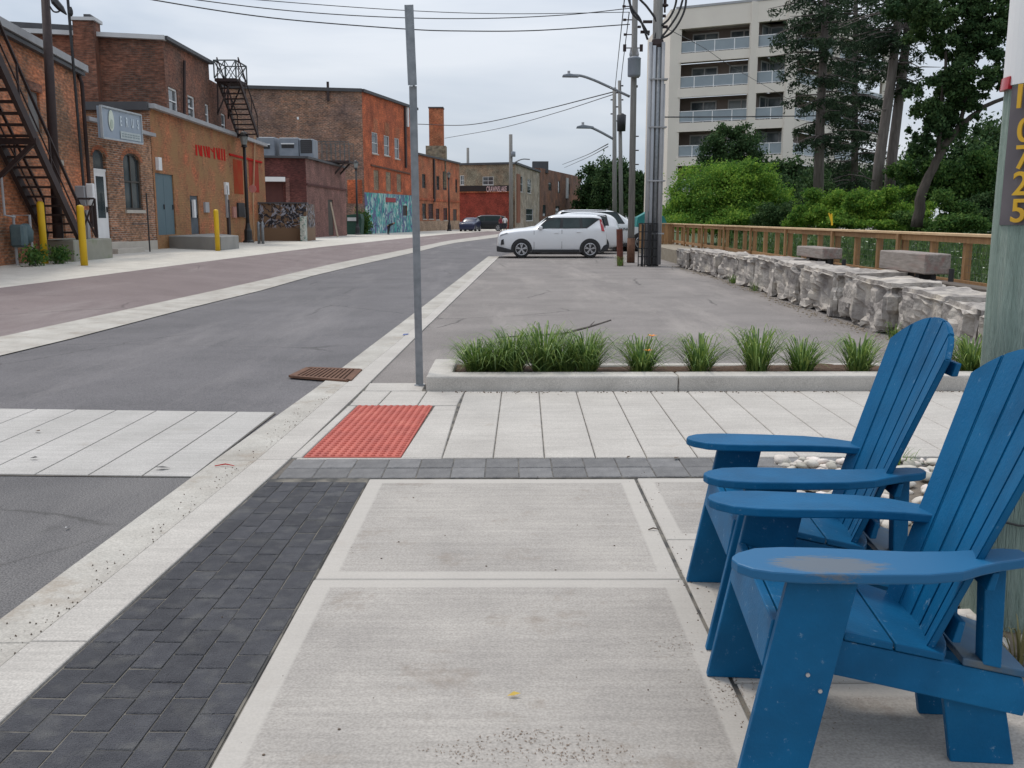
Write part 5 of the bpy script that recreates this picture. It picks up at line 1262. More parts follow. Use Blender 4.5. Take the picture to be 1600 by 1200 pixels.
ch = thing('brick_chimney', 'tall square orange brick chimney stack behind the orange building', 'chimney'); a = A(671, 250, 118); b = A(692, 169, 118)
mb = MB(); 
c_ = MB().box2((a.x, 118, 5), (b.x, 119.6, b.z)); c_.uv = []
for q in range(6): c_.uv += [(0, 0), (1.6, 0), (1.6, 9), (0, 9)]
c_.build('stack', br_orange2, ch)
MB().box2((a.x-.06, 117.9, b.z), (b.x+.06, 119.7, b.z+.15)).build('cap', coping_d, ch); MB().box2((a.x-.4, 117.6, 5), (b.x+.3, 119.9, A(671, 228, 118).z)).build('base', br_buff, ch)
# --- B6, red box, B7
L6 = XY(690, 146, 300); C6 = XY(805, 142, 300); R6 = XY(843, 168, 300); t6 = zt(805, 256, 142)
B6, w6 = building('buff_building', 'grey-buff two-storey brick building behind the low red one, with a white framed window', [L6, C6, R6, (R6[0]-30, R6[1])], -.05, [t6]*4, [br_buff, brick_mat('brick_pale_buff', (.36, .30, .22), (.30, .22, .15), (.3, .25, .2), patch=(.42, .38, .32)), br_buff, br_buff], openings={0: [(754, 771, 276, 289), (719, 725, 274, 289)], 1: [(812, 817, 275, 300), (824, 830, 280, 302), (822, 833, 326, 345)]})
for q in (0, 1):
    w = w6[q]
    for r_ in w.holes: window(w, r_, B6, white, mull=1 if q == 0 else 0)
    MB().bar(w.P(0, t6+.15, 0), w.P(w.L, t6+.15, 0), .5, .3).build('coping', coping_d, B6)
w = w6[0]; w.part('rust_panel', w.rect(805-2, 806, 276, 350), 0, .1, br_red, B6) if 0 else None
w = w6[1]; w.part('rust_panel', w.rect(807, 812, 272, 348), 0, .12, mat('rust_red_panel', (.20, .06, .03), (.26, .1, .05), 1), B6)
Lr = XY(716, 131, 320); Cr = XY(797, 129, 320); tr2 = zt(760, 290, 130)
BR, wrd = building('red_box_building', 'low red brick building with a black fascia and pale sign lettering', [Lr, Cr, (Cr[0]+.3, 141), (Lr[0], 142)], -.05, [tr2]*4, [br_red]*4)
w = wrd[0]; fh = w.uv(760, 299)[1]; w.part('fascia', (0, w.L, fh, tr2+.05), 0, .3, black, BR); w.part('fascia_trim', (0, w.L, fh-.15, fh), 0, .25, br_orange2, BR)
sc_ = w.P(*w.uv(777, 296), .34)
text('sign_lettering', 'CRAWNSLAKE', 1.0, sc_, (w.d.x, w.d.y, 0), (0, 0, 1), mat('sign_letter_pink', (.75, .52, .52)), BR, sx=.43)
R7 = XY(907, 205, 300); t7 = (zt(843, 264, 168)+zt(907, 275, 205))/2
B7, w7 = building('brown_brick_building', 'far dark brown brick building at the bend with a rooftop box', [(R6[0]+.1, R6[1]+.1), R7, (R7[0]-20, R7[1]+5), (R6[0]-20, R6[1]+5)], -.1, [t7]*4, [br_far]*4, openings={0: [(857, 862, 285, 298), (872, 875, 283, 302), (887, 890, 287, 304), (848, 853, 320, 338), (868, 874, 322, 340)]})
for r_ in w7[0].holes: window(w7[0], r_, B7, dark_frame, mull=0, sill=False)
w7[0].part('downpipe', w7[0].rect(884, 886, 278, 310), 0, .3, coping_w, B7)
a = A(832, 261, 172); b = A(857, 252, 172); ah = tag(MB().box2((a.x, 172, a.z-1), (b.x, 176, b.z)).build('rooftop_box', coping_d), 'dark rooftop plant box on the far brown building', 'air unit')
# --- small far things on the right of the street
rb = thing('far_red_house', 'small far building with a maroon upper wall left of the apartment block', 'house'); a = A(1027, 282, 120); b = A(1052, 250, 120)
MB().box2((a.x, 120, -.1), (b.x+3, 130, a.z)).build('lower_wall', mat('pale_siding', (.38, .37, .37)), rb); MB().box2((a.x, 120, a.z), (b.x+3, 130, A(1040, 260, 120).z)).build('upper_wall', br_red, rb); MB().box2((a.x-.2, 119.8, A(1040, 260, 120).z), (b.x+3, 130.2, b.z)).build('fascia', coping_m, rb)

# ------------------------------------------------------------------ APARTMENT BLOCK
ap = thing('apartment_block', 'cream multi-storey apartment block with stacked balconies and white railings behind the trees', 'apartment building')
cols = [(1052, 84.0), (1173, 81.0), (1232, 79.5), (1300, 86.0), (1380, 96.0)]
piers = [XY(px, Y, 200) for px, Y in cols]; pxr = [cols[i][0] for i in range(5)]
fl0 = -4.5; FH = 2.92
# floor slab heights from the photo: railing tops at y 62,118,172,226 near x 1115 (depth 82.5)
zr = [zt(1115, yy, 82.5) for yy in (61, 117, 171, 225, 280)]
FHm = (zr[0]-zr[4])/4; ztop_ap = zt(1115, 8, 82.4)
floors = [zr[0]-1.05-FHm*k for k in range(8)]
back = 3.2
for k, fz_ in enumerate(floors):
    if fz_ < -2: break
    ztop = floors[k-1] if k else ztop_ap
    for i in range(4):
        p, q = Vector(piers[i]), Vector(piers[i+1]); wv = Wall(p, q, fz_, (0, -1))
        # spandrel beam in front of each floor, its top 0.25 above floor and bottom .55 below
        wv.part('spandrel', (0, wv.L, -.62, .10), -.30, .0, cream, ap)
        wv.part('floor_slab', (-.6 if i == 0 else 0, wv.L, -.25, -.02), -back, -.31, cream, ap)
        # recessed wall with sliding doors
        n = 2 if i != 1 else 1
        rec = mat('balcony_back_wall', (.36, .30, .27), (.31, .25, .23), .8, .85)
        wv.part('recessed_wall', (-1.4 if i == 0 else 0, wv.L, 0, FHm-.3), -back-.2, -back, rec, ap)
        for d_i in range(n):
            u = wv.L*(d_i+.5)/n; hw = min(1.15, wv.L*.3/n*1.2)
            wr2 = Wall(p-wv.n*back, q-wv.n*back, fz_, (0, -1))
            f = MB(); 
            for (a, b, c, e_) in ((u-hw, u-hw+.1, .05, 2.15), (u+hw-.1, u+hw, .05, 2.15), (u-.05, u+.05, .05, 2.15), (u-hw, u+hw, 2.05, 2.17)): wr2.slab(f, a, b, c, e_, .03, .09)
            fo = f.build('window', white, ap); wr2.part('pane', (u-hw+.1, u+hw-.1, .05, 2.05), .01, .03, mat('curtain_glass', (.10, .13, .15), (.35, .40, .42), .55, .15, sharp=.08), fo)
        # railing
        rl = MB(); wv.slab(rl, .0, wv.L, 1.02, 1.08, -.22, -.16); wv.slab(rl, .0, wv.L, .18, .22, -.21, -.17)
        npn = max(2, int(wv.L/1.6))
        for j in range(npn+1):
            u = wv.L*j/npn; wv.slab(rl, max(0, u-.035), min(wv.L, u+.035), .1, 1.05, -.22, -.16)
        rl.build('railing', white, ap)
        gmx = mat('balustrade_glass', (.20, .24, .27), (.28, .33, .36), .6, .15)
        wv.part('railing_pane', (.04, wv.L-.04, .22, 1.02), -.20, -.185, gmx, ap)
    # ceiling beam of the top
for i in range(4):
    p, q = Vector(piers[i]), Vector(piers[i+1]); wv = Wall(p, q, 0, (0, -1))
    wv.part('parapet', (0, wv.L, floors[0]+FHm-.75, ztop_ap), -.5, .0, cream, ap)
    wv.part('roof_edge', (-.02, wv.L+.02, ztop_ap, ztop_ap+.18), -.6, .06, coping_m, ap)
    for j in range(1): wv.part('ceiling', (0, wv.L, floors[0]+FHm-.45, floors[0]+FHm-.35), -back, -.5, cream, ap)
for i, (px_, py_) in enumerate(piers):
    wd = .95 if i in (0,) else .62 if i in (1, 3) else .8
    MB().box2((px_-wd/2, py_-.12, -2), (px_+wd/2, py_+.5, ztop_ap-.02)).build('pier', cream, ap)
xs0 = piers[0][0]
MB().prism([(xs0+.45, piers[0][1]+.3), (xs0+.2, piers[0][1]+12), (piers[4][0]+8, piers[4][1]+12), (piers[4][0], piers[4][1]+back), (piers[2][0], piers[2][1]+back+.4), (xs0+.5, piers[0][1]+back)], -2, ztop_ap-.3, 'xy').build('core', mat('cream_side', (.36, .33, .31)), ap) if 0 else None
MB().box2((xs0-.45, piers[0][1]+.5, -2), (xs0+.50, piers[0][1]+14, ztop_ap)).build('side_wall', cream, ap)
mb = MB(); mb.face([(piers[0][0], piers[0][1]+back+.2, -2), (piers[2][0], piers[2][1]+back+.4, -2), (piers[4][0]+2, piers[4][1]+back, -2), (piers[4][0]+2, piers[4][1]+14, -2), (piers[0][0], piers[0][1]+14, -2)])
mb = MB(); mb.face([(p[0], p[1]+.05, ztop_ap-.05) for p in piers]+[(piers[4][0], 112, ztop_ap-.05), (piers[0][0], 100, ztop_ap-.05)]); mb.build('roof', roofm, ap)

# ------------------------------------------------------------------ TERRACE, STONE WALL, RAILING
XR = 6.6
tag(MB().prism([(5.25, 8.4), (XR+.5, 8.4), (XR+.5, 42), (5.5, 42)], -.3, .42, 'xy').build('terrace', mat('terrace_gravel', (.22, .19, .14), (.32, .28, .22), 7, .95, .8, 60)), kind='structure')
sheet('river_bank', [(XR+.3, 8.6, 0), (60, 8.6, 0), (160, 260, 0), (5, 260, 0), (4.6, 45, 0), (XR+.3, 42, 0)], mat('bank_green', (.035, .06, .02), (.06, .09, .03), 1.5, .95), .30)
def boulder(name, a, b, dep, h, parent, seed, m=rock, z0=-.05, cuts=4):
    """roughly squared block from a to b (front line) of given depth and height"""
    a = Vector((a[0], a[1], 0)); b = Vector((b[0], b[1], 0)); d = (b-a); Lb = d.length; d /= Lb; n_ = Vector((d.y, -d.x, 0))
    if n_.x < 0: n_ = -n_
    bm = bmesh.new(); bmesh.ops.create_cube(bm, size=1)
    bmesh.ops.subdivide_edges(bm, edges=bm.edges[:], cuts=2, use_grid_fill=True)
    for v in bm.verts:
        p = v.co; v.co = Vector((p.x*Lb, p.y*dep, p.z*h))
    bmesh.ops.bevel(bm, geom=[e for e in bm.edges if len(e.link_faces) == 2 and e.calc_face_angle(0) > .5], offset=.05, segments=2, affect='EDGES')
    bmesh.ops.subdivide_edges(bm, edges=[e for e in bm.edges if e.calc_length() > .10], cuts=3, use_grid_fill=True)
    bmesh.ops.triangulate(bm, faces=bm.faces[:])
    so_ = Vector((seed*7.3, seed*3.1, 0))
    bm.normal_update()
    for v in bm.verts:
        p = v.co+so_; f = mnoise.fractal(p*1.2, 1, 2, 2)*.04+(mnoise.cell(Vector((p.x*2.7+p.z, p.y*2.7, p.z*2.2+p.x)))-.5)*.07+(mnoise.cell(Vector((p.x*6, p.y*6, p.z*4)))-.5)*.035+mnoise.noise(p*11)*.018
        k = .35 if v.normal.z > .7 else 1.0
        v.co += v.normal*f*k
    M = Matrix((( d.x, n_.x, 0, 0), (d.y, n_.y, 0, 0), (0, 0, 1, 0), (0, 0, 0, 1)))
    c = (a+b)/2+n_*dep/2; bm.transform(Matrix.Translation((c.x, c.y, z0+h/2)) @ M)
    bmesh.ops.recalc_face_normals(bm, faces=bm.faces)
    me = bpy.data.meshes.new(name); bm.to_mesh(me); bm.free()
    o = link(name, me, m, parent, smooth=False); return o
swl = thing('stone_wall', 'retaining wall of big rough grey limestone blocks along the parking area', 'stone wall')
wl = lerp_line([(4.45, 8.2), (4.62, 9.6), (4.78, 11.2), (4.84, 14.1), (4.88, 16.2), (5.05, 18.9), (5.2, 24.8), (5.12, 30.4)])
cuts_ = [8.3, 9.55, 10.62, 12.3, 13.72, 14.45, 16.5, 18.3, 20.2, 22.3, 24.3, 26.3, 28.2, 30.2]
for i, (a, b) in enumerate(zip(cuts_[:-1], cuts_[1:])):
    hh = [.60, .60, .64, .68, .72, .70, .70, .72, .66, .64, .62, .60, .56][i]
    sb_ = random.uniform(-.07, .07); boulder('limestone_block', (wl(a)+sb_+random.uniform(-.03, .03), a+.035), (wl(b)+sb_+random.uniform(-.03, .03), b-.035), random.uniform(.62, .85), hh+.05, swl, i+1)
for i, (x, y_, s_) in enumerate(((5.45, 11.0, .14), (5.3, 9.1, .1))):
    o = boulder('round_stone', (x, y_-s_), (x, y_+s_), s_*1.6, s_*1.5, None, 40+i, z0=.58 if i == 0 else .52)
    tag(o, 'loose pale round stone lying on the wall top before the sleepers' if i == 0 else 'small pale stone on the near end of the wall', 'stone')
# sleepers on the ledge
sk = thing('sleeper_ledge', 'row of dark weathered timber sleepers lying behind the stone wall', 'sleepers')
for i, (a, b) in enumerate(((10.9, 12.9), (12.93, 15.2), (15.23, 17.6), (17.65, 20.0))):
    MB().box((5.78+.02*i, (a+b)/2, .545), (.24, b-a, .20), rz=random.uniform(-.008, .008)).build('sleeper', darkwood if i % 2 == 0 else greywood, sk, bevel=.01)
# timber block seats
for i, (pxa, pxb, yt, ybn, lab) in enumerate(((1234, 1274, 380, 405, 'farther grey weathered timber beam seat on black supports'), (1361, 1431, 389, 429, 'nearer grey weathered timber beam seat on black supports'))):
    Xs = 5.62; Ya = Xs*F*.985/(pxa-800); Yb_ = Xs*F*.985/(pxb-800)
    zb = A(pxb, ybn, Yb_).z; ztp = A(pxb, yt+8, Yb_).z
    t = thing('timber_seat', lab, 'bench', (Xs, Ya, zb), 'timber beam seats on the wall')
    MB().box2((Xs, Yb_, zb), (Xs+.36, Ya, ztp)).build('beam', greywood, t, bevel=.015)
    for k in (.18, .62):
        MB().box2((Xs+.06, Yb_+(Ya-Yb_)*k, .5), (Xs+.30, Yb_+(Ya-Yb_)*k+.14, zb)).build('support', black, t)
    MB().box2((Xs+.1, Yb_+.1, .5), (Xs+.2, Ya-.1, .53)).build('base_rail', black, t)
for i, (px, Y_) in enumerate(((1295, 17.6), (1318, 16.6), (1459, 13.3), (1487, 12.9))):
    z1 = A(px, (404, 405, 418, 420)[i], Y_).z; x = A(px, 420, Y_).x
    tag(MB().cyl((x, Y_, (z1+.42)/2), .035, z1-.42, 10).build('light_stub', black), 'short black path light stub %s' % ('left of the post right of the farther beam seat', 'right of the farther beam seat, second stub', 'right of the nearer beam seat', 'nearest stub before the railing post')[i], 'path light', 'black path light stubs')
# railing
rg = thing('wooden_railing', 'long tan wooden railing with posts and wire mesh above the stone wall', 'railing')
ztop_r = lambda Y: A(800+XR*F*.985/Y, 352+(365-352)*(max(0, (39-Y))/27)**2.0*1.0, Y).z
rp = [13.0+1.13*i for i in range(27)]
zr_ = lambda Y: 1.20+.04*min(1, 14/Y)
y0_, y1_ = 9.5, 42.0
for a, b in ((9.0, 13.0), (13.0, 17.5), (17.5, 22.0), (22.0, 26.6), (26.6, 31.1), (31.1, 35.6), (35.6, 42.0)):
    MB().box2((XR-.09, a, zr_(14)-.02), (XR+.11, b-.004, zr_(14)+.02)).build('cap_board', woodtop, rg, bevel=.004)
    MB().box2((XR-.045, a, zr_(14)-.115), (XR-.006, b-.004, zr_(14)-.023)).build('top_rail', wood, rg)
    MB().box2((XR-.045, a, .50), (XR-.006, b-.004, .59)).build('bottom_rail', wood, rg)
pme_ = None
for i, Y_ in enumerate([9.6, 10.75, 11.9]+rp):
    MB().box2((XR-.003, Y_-.045, .3), (XR+.092, Y_+.045, zr_(14)-.024)).build('post', wood, rg)
    if i % 3 == 0: MB().box2((XR-.10, Y_-.045, .40), (XR-.048, Y_+.045, zr_(14)-.024)).build('post', wood, rg)
for a, b in zip(([9.6, 10.75, 11.9]+rp)[:-1], ([9.6, 10.75, 11.9]+rp)[1:]):
    if a > 20: continue
    mb = MB(); k = a
    while k < b: mb.box2((XR+.02, k, .55), (XR+.022, k+.003, 1.1)); k += .10
    for z in np.arange(.6, 1.1, .10): mb.box2((XR+.02, a, z), (XR+.022, b, z+.003))
    o = mb.build('wire_mesh', mat('dark_wire', (.10, .11, .10)), rg, fix=False); o['kind'] = 'stuff'
MB().box2((5.05, 30.8, .3), (XR, 31.0, 1.2)).build('end_panel', wood, rg) if 0 else None
# end return of the railing near the big pole
rgr = thing('railing_return', 'short boarded return of tan wooden railing behind the pole cluster', 'railing')
for k in range(8): MB().box((5.25+k*.17, 39.5, .75), (.15, .03, .95)).build('board', wood, rgr)
MB().box((5.9, 39.5, 1.25), (1.5, .14, .04)).build('cap_board', woodtop, rgr)
bt = A(1040, 352, 37); tag(MB().prism([(bt.x-.6, 1.1), (bt.x+.75, 1.1), (bt.x+.55, 1.55), (bt.x-.1, 1.75), (bt.x-.55, 1.5)], 41, 42, 'xz').build('tarp_cover', mat('teal_tarp', (.01, .16, .16), (.02, .22, .2), 3)), 'teal tarpaulin covered heap behind the far end of the railing', 'tarp')

# ------------------------------------------------------------------ VEGETATION
def clump_leaves(cl, n, k=14, tight=.22):
    """cl: list of (centre, (rx,ry,rz)); returns leaf centres, clumped"""
    out_ = []; vol = [r[0]*r[1]*r[2] for c, r in cl]; vol = np.array(vol)**.75; vol /= vol.sum()
    for (c, r), w_ in zip(cl, vol):
        m = max(30, int(n*w_)); kk = max(6, int(k*(r[0]*r[2])**.5))
        d = unit(kk); rad = (.38+.82*rng.random(kk))[:, None]; sub = d*rad
        idx = rng.integers(0, kk, m); g = rng.normal(size=(m, 3))*tight
        out_.append((sub[idx]+g)*np.array(r)+np.array(c))
    return np.concatenate(out_)
def pclump(px, py, rx, ry, Y, ry_d=None):
    c = A(px, py, Y); s_ = Y*.985/F; return ((c.x, c.y, c.z), (rx*s_, (ry_d or rx)*s_, ry*s_))
def tree(name, label, Y, clumps, trunks, m, size, n, group=None, cat='tree', asp=.6, k=14, tight=.22, base=None, droop=0, barkm=None):
    cl = [pclump(*c[:4], Y+(c[4] if len(c) > 4 else 0)) for c in clumps]
    b = base or A(clumps[0][0], 360, Y); t = thing(name, label, cat, (b[0], Y, .2), group)
    if trunks:
        for i, tr_ in enumerate(trunks):
            mb = MB(); pts = [A(p[0], p[1], Y) for p in tr_]; rr = [p[2]*Y*.985/F for p in tr_]
            P2 = []; R2 = []
            for a, b_, ra, rb in zip(pts[:-1], pts[1:], rr[:-1], rr[1:]):
                for q in range(4):
                    tt = q/4; P2.append(a.lerp(b_, tt)+Vector((mnoise.noise(Vector((i, a.z+tt*3, 1)))*.08, 0, 0))); R2.append(ra+(rb-ra)*tt)
            P2.append(pts[-1]); R2.append(rr[-1]); mb.tube(P2, R2, 9); mb.build('trunk' if tr_[0][2] >= 4 else 'limb', barkm or bark, t, smooth=True)
    C_ = clump_leaves(cl, int(n*1.9), int(k*1.15), tight*.82); leaf_quads('crown', C_, size*.66, m, t, asp=asp, droop=droop); return t
def conifer(name, label, Y, trunks, bands, m, n, size=.3, group=None, dead=()):
    """trunks: list of pixel polylines; bands: (px, py, length_px, count) whorls of drooping boughs"""
    b = A(trunks[0][0][0], 350, Y); t = thing(name, label, 'tree', (b.x, Y, .2), group)
    for i, tr_ in enumerate(trunks):
        mb = MB(); mb.tube([A(p[0], p[1], Y+i*.4) for p in tr_], [p[2]*Y*.985/F for p in tr_], 10); mb.build('trunk', bark, t, smooth=True)
    Cs = []; bm_ = MB(); s_ = Y*.985/F
    for (px, py, lp, cnt_) in bands:
        for _ in range(cnt_):
            c = A(px, py+random.uniform(-10, 10), Y); a = random.uniform(0, 2*math.pi); L_ = lp*s_*random.uniform(.55, 1.05)
            d = Vector((math.cos(a), math.sin(a), random.uniform(-.25, .12))); e_ = c+d*L_; e_.z -= L_*.12
            bm_.tube([c, c.lerp(e_, .5)+Vector((0, 0, .08)), e_], [.035, .02, .008], 4, cap=False)
            k = max(8, int(1.7*n*L_/len(bands)/cnt_))
            tt = rng.random(k)**.7*.88+.12; sid = Vector((-d.y, d.x, 0))
            w_ = (rng.normal(size=k)*.17*L_*(1.1-tt)+rng.normal(size=k)*.08)
            P = np.array(c)[None, :]+tt[:, None]*np.array(e_-c)[None, :]+w_[:, None]*np.array(sid)[None, :]
            P[:, 2] -= np.abs(rng.normal(size=k))*.16+.05*tt; Cs.append(P)
    for (x0, y0, x1, y1) in dead: bm_.tube([A(x0, y0, Y), A((x0+x1)/2, (y0+y1)/2-3, Y-.3), A(x1, y1, Y-.5)], [.03, .02, .008], 5)
    o = bm_.build('boughs', bark, t, fix=False); o['kind'] = 'stuff'
    C_ = np.concatenate(Cs); leaf_quads('needles', C_, size*.72, m, t, asp=.28, droop=.35); return t

tree('lime_shrub', 'bright green rounded shrub tree behind the far half of the railing', 45, [(1140, 300, 75, 42), (1080, 320, 42, 34), (1200, 320, 48, 34), (1120, 340, 80, 26, -1), (1160, 275, 45, 22, -.5), (1055, 335, 22, 22)], [[(1140, 380, 5), (1138, 300, 3)]], leaf_lime, .17, 42000, k=44, tight=.17, cat='shrub')
tree('leafy_tree', 'dark green maple like tree in front of the apartment balconies', 62, [(1140, 235, 40, 32), (1115, 255, 26, 24), (1170, 262, 30, 30), (1145, 205, 22, 14), (1150, 285, 50, 30)], [[(1145, 350, 4), (1143, 240, 2)]], leaf_dark, .24, 15000, k=18)
tree('hedge_shrub', 'mid green shrub right of the bright one, behind the railing', 34, [(1290, 325, 40, 28), (1260, 340, 30, 20), (1325, 340, 30, 22), (1310, 312, 22, 16)], None, leaf_lime, .13, 20000, cat='shrub', k=34, tight=.17)
tree('hedge_shrub', 'yellowish green shrub at the foot of the twin grey trunks', 30, [(1365, 325, 42, 26), (1400, 308, 24, 18), (1340, 318, 26, 20), (1425, 335, 30, 22), (1385, 345, 60, 18)], None, leaf_lime, .12, 22000, cat='shrub', k=34, tight=.17)
tree('hedge_shrub', 'dark shrub mass low behind the railing right of the bright shrub tree', 40, [(1235, 330, 34, 28), (1215, 345, 34, 22), (1270, 300, 26, 20)], None, leaf_dark, .15, 12000, cat='shrub', k=18)
for i, (px, py, rx, ry, lab) in enumerate(((1480, 335, 45, 26, 'dark green bush behind the railing, left of the green pole'), (1540, 330, 40, 34, 'dark green bush partly behind the green pole'), (1445, 345, 34, 18, 'low dark bush at the base of the leaning dark tree'))):
    tree('undergrowth_bush', lab, 26+i, [(px, py, rx, ry), (px+12, py+14, rx, ry*.7)], None, (leaf_mid, leaf_dark, leaf_mid)[i], .12, 14000, cat='bush', k=18, tight=.18)
conifer('spruce_tree', 'tall spruce with grey trunk standing in front of the apartment block', 38, [[(1278, 330, 8.5), (1281, 200, 7), (1288, 60, 5.5), (1292, -60, 4), (1294, -180, 3)]],
    [(1292, -150, 60, 7), (1292, -110, 70, 8), (1291, -70, 80, 9), (1291, -35, 85, 10), (1290, 0, 90, 11), (1289, 30, 85, 11), (1288, 58, 80, 10), (1286, 88, 78, 10), (1285, 118, 74, 9), (1284, 150, 66, 7), (1282, 185, 58, 6), (1281, 215, 50, 5)], needle, 6500, .24, dead=((1282, 230, 1320, 240), (1281, 215, 1245, 222)))
conifer('spruce_tree', 'dark dense spruce behind, between the grey trunks', 46, [[(1335, 330, 6), (1336, 100, 4), (1338, -80, 2.5)]],
    [(1336, y_, l_, 9) for y_, l_ in zip(range(-90, 300, 26), (34, 40, 46, 52, 56, 60, 62, 62, 64, 64, 66, 64, 62, 58, 52))], needle, 8500, .27)
conifer('pine_tree', 'pair of slender grey pine trunks leaning right with high dark boughs', 32, [[(1366, 330, 8.5), (1374, 250, 8), (1392, 130, 7), (1402, 40, 6), (1408, -80, 4)], [(1388, 330, 8.5), (1392, 260, 8), (1408, 130, 7), (1420, 30, 6), (1425, -80, 4)]],
    [(1405, -110, 80, 9), (1404, -70, 95, 11), (1410, -30, 100, 12), (1405, 5, 95, 12), (1412, 35, 85, 10), (1404, 62, 70, 7), (1406, 90, 60, 5), (1400, 130, 46, 3)], needle, 6000, .21, dead=((1374, 210, 1310, 203), (1372, 285, 1325, 272), (1392, 170, 1350, 180), (1400, 140, 1460, 118), (1412, 110, 1470, 105)))
tree('broadleaf_tree', 'big dark broadleaf tree with a leaning trunk reaching behind the green pole', 27,
    [(1500, 110, 62, 40), (1460, 170, 36, 44), (1530, 60, 50, 40), (1480, 40, 60, 36), (1560, 10, 55, 40), (1440, 215, 24, 34), (1490, 200, 30, 30), (1440, 10, 50, 30), (1510, 150, 44, 26), (1545, 120, 26, 22), (1600, -30, 60, 40)],
    [[(1432, 355, 9), (1440, 300, 7.5), (1458, 262, 6.5), (1478, 225, 5.5), (1500, 198, 4.4), (1535, 168, 3.4), (1575, 150, 2.6)], [(1465, 250, 3.5), (1470, 180, 3), (1478, 80, 2)], [(1500, 195, 3.4), (1515, 120, 2.4), (1535, 40, 1.6)]], leaf_dark, .15, 32000, k=38, tight=.11, barkm=bark_dark)
tree('broadleaf_tree', 'mid green leafy undertree below the leaning dark tree', 31, [(1430, 270, 30, 26), (1455, 300, 34, 24), (1500, 290, 36, 30), (1540, 285, 30, 40), (1525, 250, 26, 18)], [[(1500, 360, 4), (1500, 290, 2)]], leaf_mid, .15, 26000, k=18)
tree('background_tree', 'hazy dark tree line piece seen right of the leaning trunk', 70, [(1500, 250, 60, 38), (1560, 240, 60, 50), (1440, 290, 60, 40), (1620, 250, 60, 60)], [[(1540, 350, 4), (1540, 260, 2)]], leaf_dark, .40, 14000, k=14)
tree('background_tree', 'dark tree mass behind the bright shrub, at the foot of the apartment block', 66, [(1215, 300, 50, 36), (1260, 290, 40, 40), (1320, 300, 50, 40), (1380, 300, 40, 40)], [[(1260, 350, 4), (1260, 300, 2)]], leaf_dark, .36, 14000, k=14)
# far trees down the street
for i, (px, py, rx, ry, Y_, lab) in enumerate(((926, 292, 20, 26, 190, 'far dark tree just right of the last brown building'), (952, 285, 24, 34, 185, 'tall far dark tree behind the two thin poles'), (975, 292, 16, 30, 175, 'narrow far dark tree between the wooden poles'), (996, 300, 16, 26, 170, 'far dark tree left of the pole with conduits'))):
    tree('street_tree', lab, Y_, [(px, py, rx, ry), (px-4, py+20, rx, ry*.7), (px+5, py-10, rx*.6, ry*.6)], [[(px, 345, 3), (px, py, 1.5)]], leaf_dark, .8, 5000, 'trees far down the street', k=12)
C_ = np.stack([rng.uniform(-2, 20, 9000), rng.uniform(205, 215, 9000), rng.uniform(0, 7, 9000)**1.0], 1)
tag(leaf_quads('far_tree_line', C_, 1.1, leaf_dark, None), 'dark hedge-like tree line closing the end of the street', 'trees', kind='stuff')
# meadow behind the railing
n_ = 26000; X_ = rng.uniform(XR+.2, 22, n_); Y_ = rng.uniform(11, 34, n_); Z_ = .3+rng.random(n_)**1.4*.75
keep = (X_/Y_ < .62) & (X_/Y_ > .12); C_ = np.stack([X_, Y_, Z_], 1)[keep]
U = np.zeros((len(C_), 3)); U[:, 2] = 1; U[:, :2] = rng.normal(size=(len(C_), 2))*.25; V_ = unit(len(C_)); V_[:, 2] = 0
tag(quads('tall_grass', C_, U*(.13+.1*rng.random((len(C_), 1))), V_*.012, mat('meadow_leaf', (.05, .11, .025), (.08, .14, .035), 2, .7, island=.4), None), 'tall green grass on the bank behind the wooden railing', 'grass', kind='stuff')
C_ = C_[rng.integers(0, len(C_), 9000)]; tag(leaf_quads('meadow_weeds', C_, .10, leaf_mid, None), 'leafy weeds among the tall grass behind the railing', 'weeds', kind='stuff')
n_ = 1500; Y_ = rng.uniform(12, 26, n_); X_ = rng.uniform(XR+.4, 15, n_); Z_ = .55+rng.random(n_)*.65
C_ = np.stack([X_, Y_, Z_], 1); U = rng.normal(size=(n_, 3)); U[:, 2] *= .15; U /= np.linalg.norm(U, axis=1)[:, None]; V_ = np.cross(U, np.array([0, 0, 1.0]))
tag(quads('white_meadow_flowers', C_, U*.03, V_*.03, mat('flower_white', (.62, .66, .55), (.5, .55, .42), 5), None), 'scattered white flower heads behind the railing', 'flowers', kind='stuff')
# small weeds at the rusty posts
g = G(968, 415); wt_ = thing('weed_tuft', 'tuft of green grass at the foot of the rusty post', 'weeds', (g.x, g.y-.2, 0)); blade_clump(60, .32, .25, 71, .012, (g.x, g.y-.2, 0)).build('leaves', lily, wt_, fix=False)

# ------------------------------------------------------------------ POLES AND WIRES ON THE RIGHT
Y1 = 30.3
pa = thing('utility_pole', 'thick wooden utility pole with grey conduits and a black mesh guard at its base', 'utility pole', (A(1021, 400, Y1).x, Y1, 0))
x0 = A(1021, 380, Y1).x; ztp = A(1018, -120, Y1).z
MB().tube([(x0, Y1, 0), (x0-.02, Y1, 5), (x0-.05, Y1, ztp)], [.17, .16, .13], 14).build('shaft', polew, pa, smooth=True)
zc = A(1018, 68, Y1).z
for px, r_, m_, dz in ((1011, .055, coping_m, 0), (1017, .055, mat('pale_conduit', (.40, .42, .45), (.34, .36, .39), 2), -.1), (1024, .06, steel, -.15), (1030.5, .055, coping_m, .0), (1034, .025, coping_m, -1.2)):
    x = A(px, 300, Y1-.2).x; MB().tube([(x, Y1-.22, .05), (x, Y1-.22, zc+dz)], r_, 8).build('conduit', m_, pa, smooth=True)
for z in (1.0, 2.6, 4.2, 5.6): MB().box((x0, Y1-.15, z), (.55, .3, .04)).build('strap', coping_m, pa)
MB().lathe((x0-.03, Y1-.05, zc-.05), [(.17, -.1), (.2, 0), (.17, .15)], 12).build('collar', iron, pa)
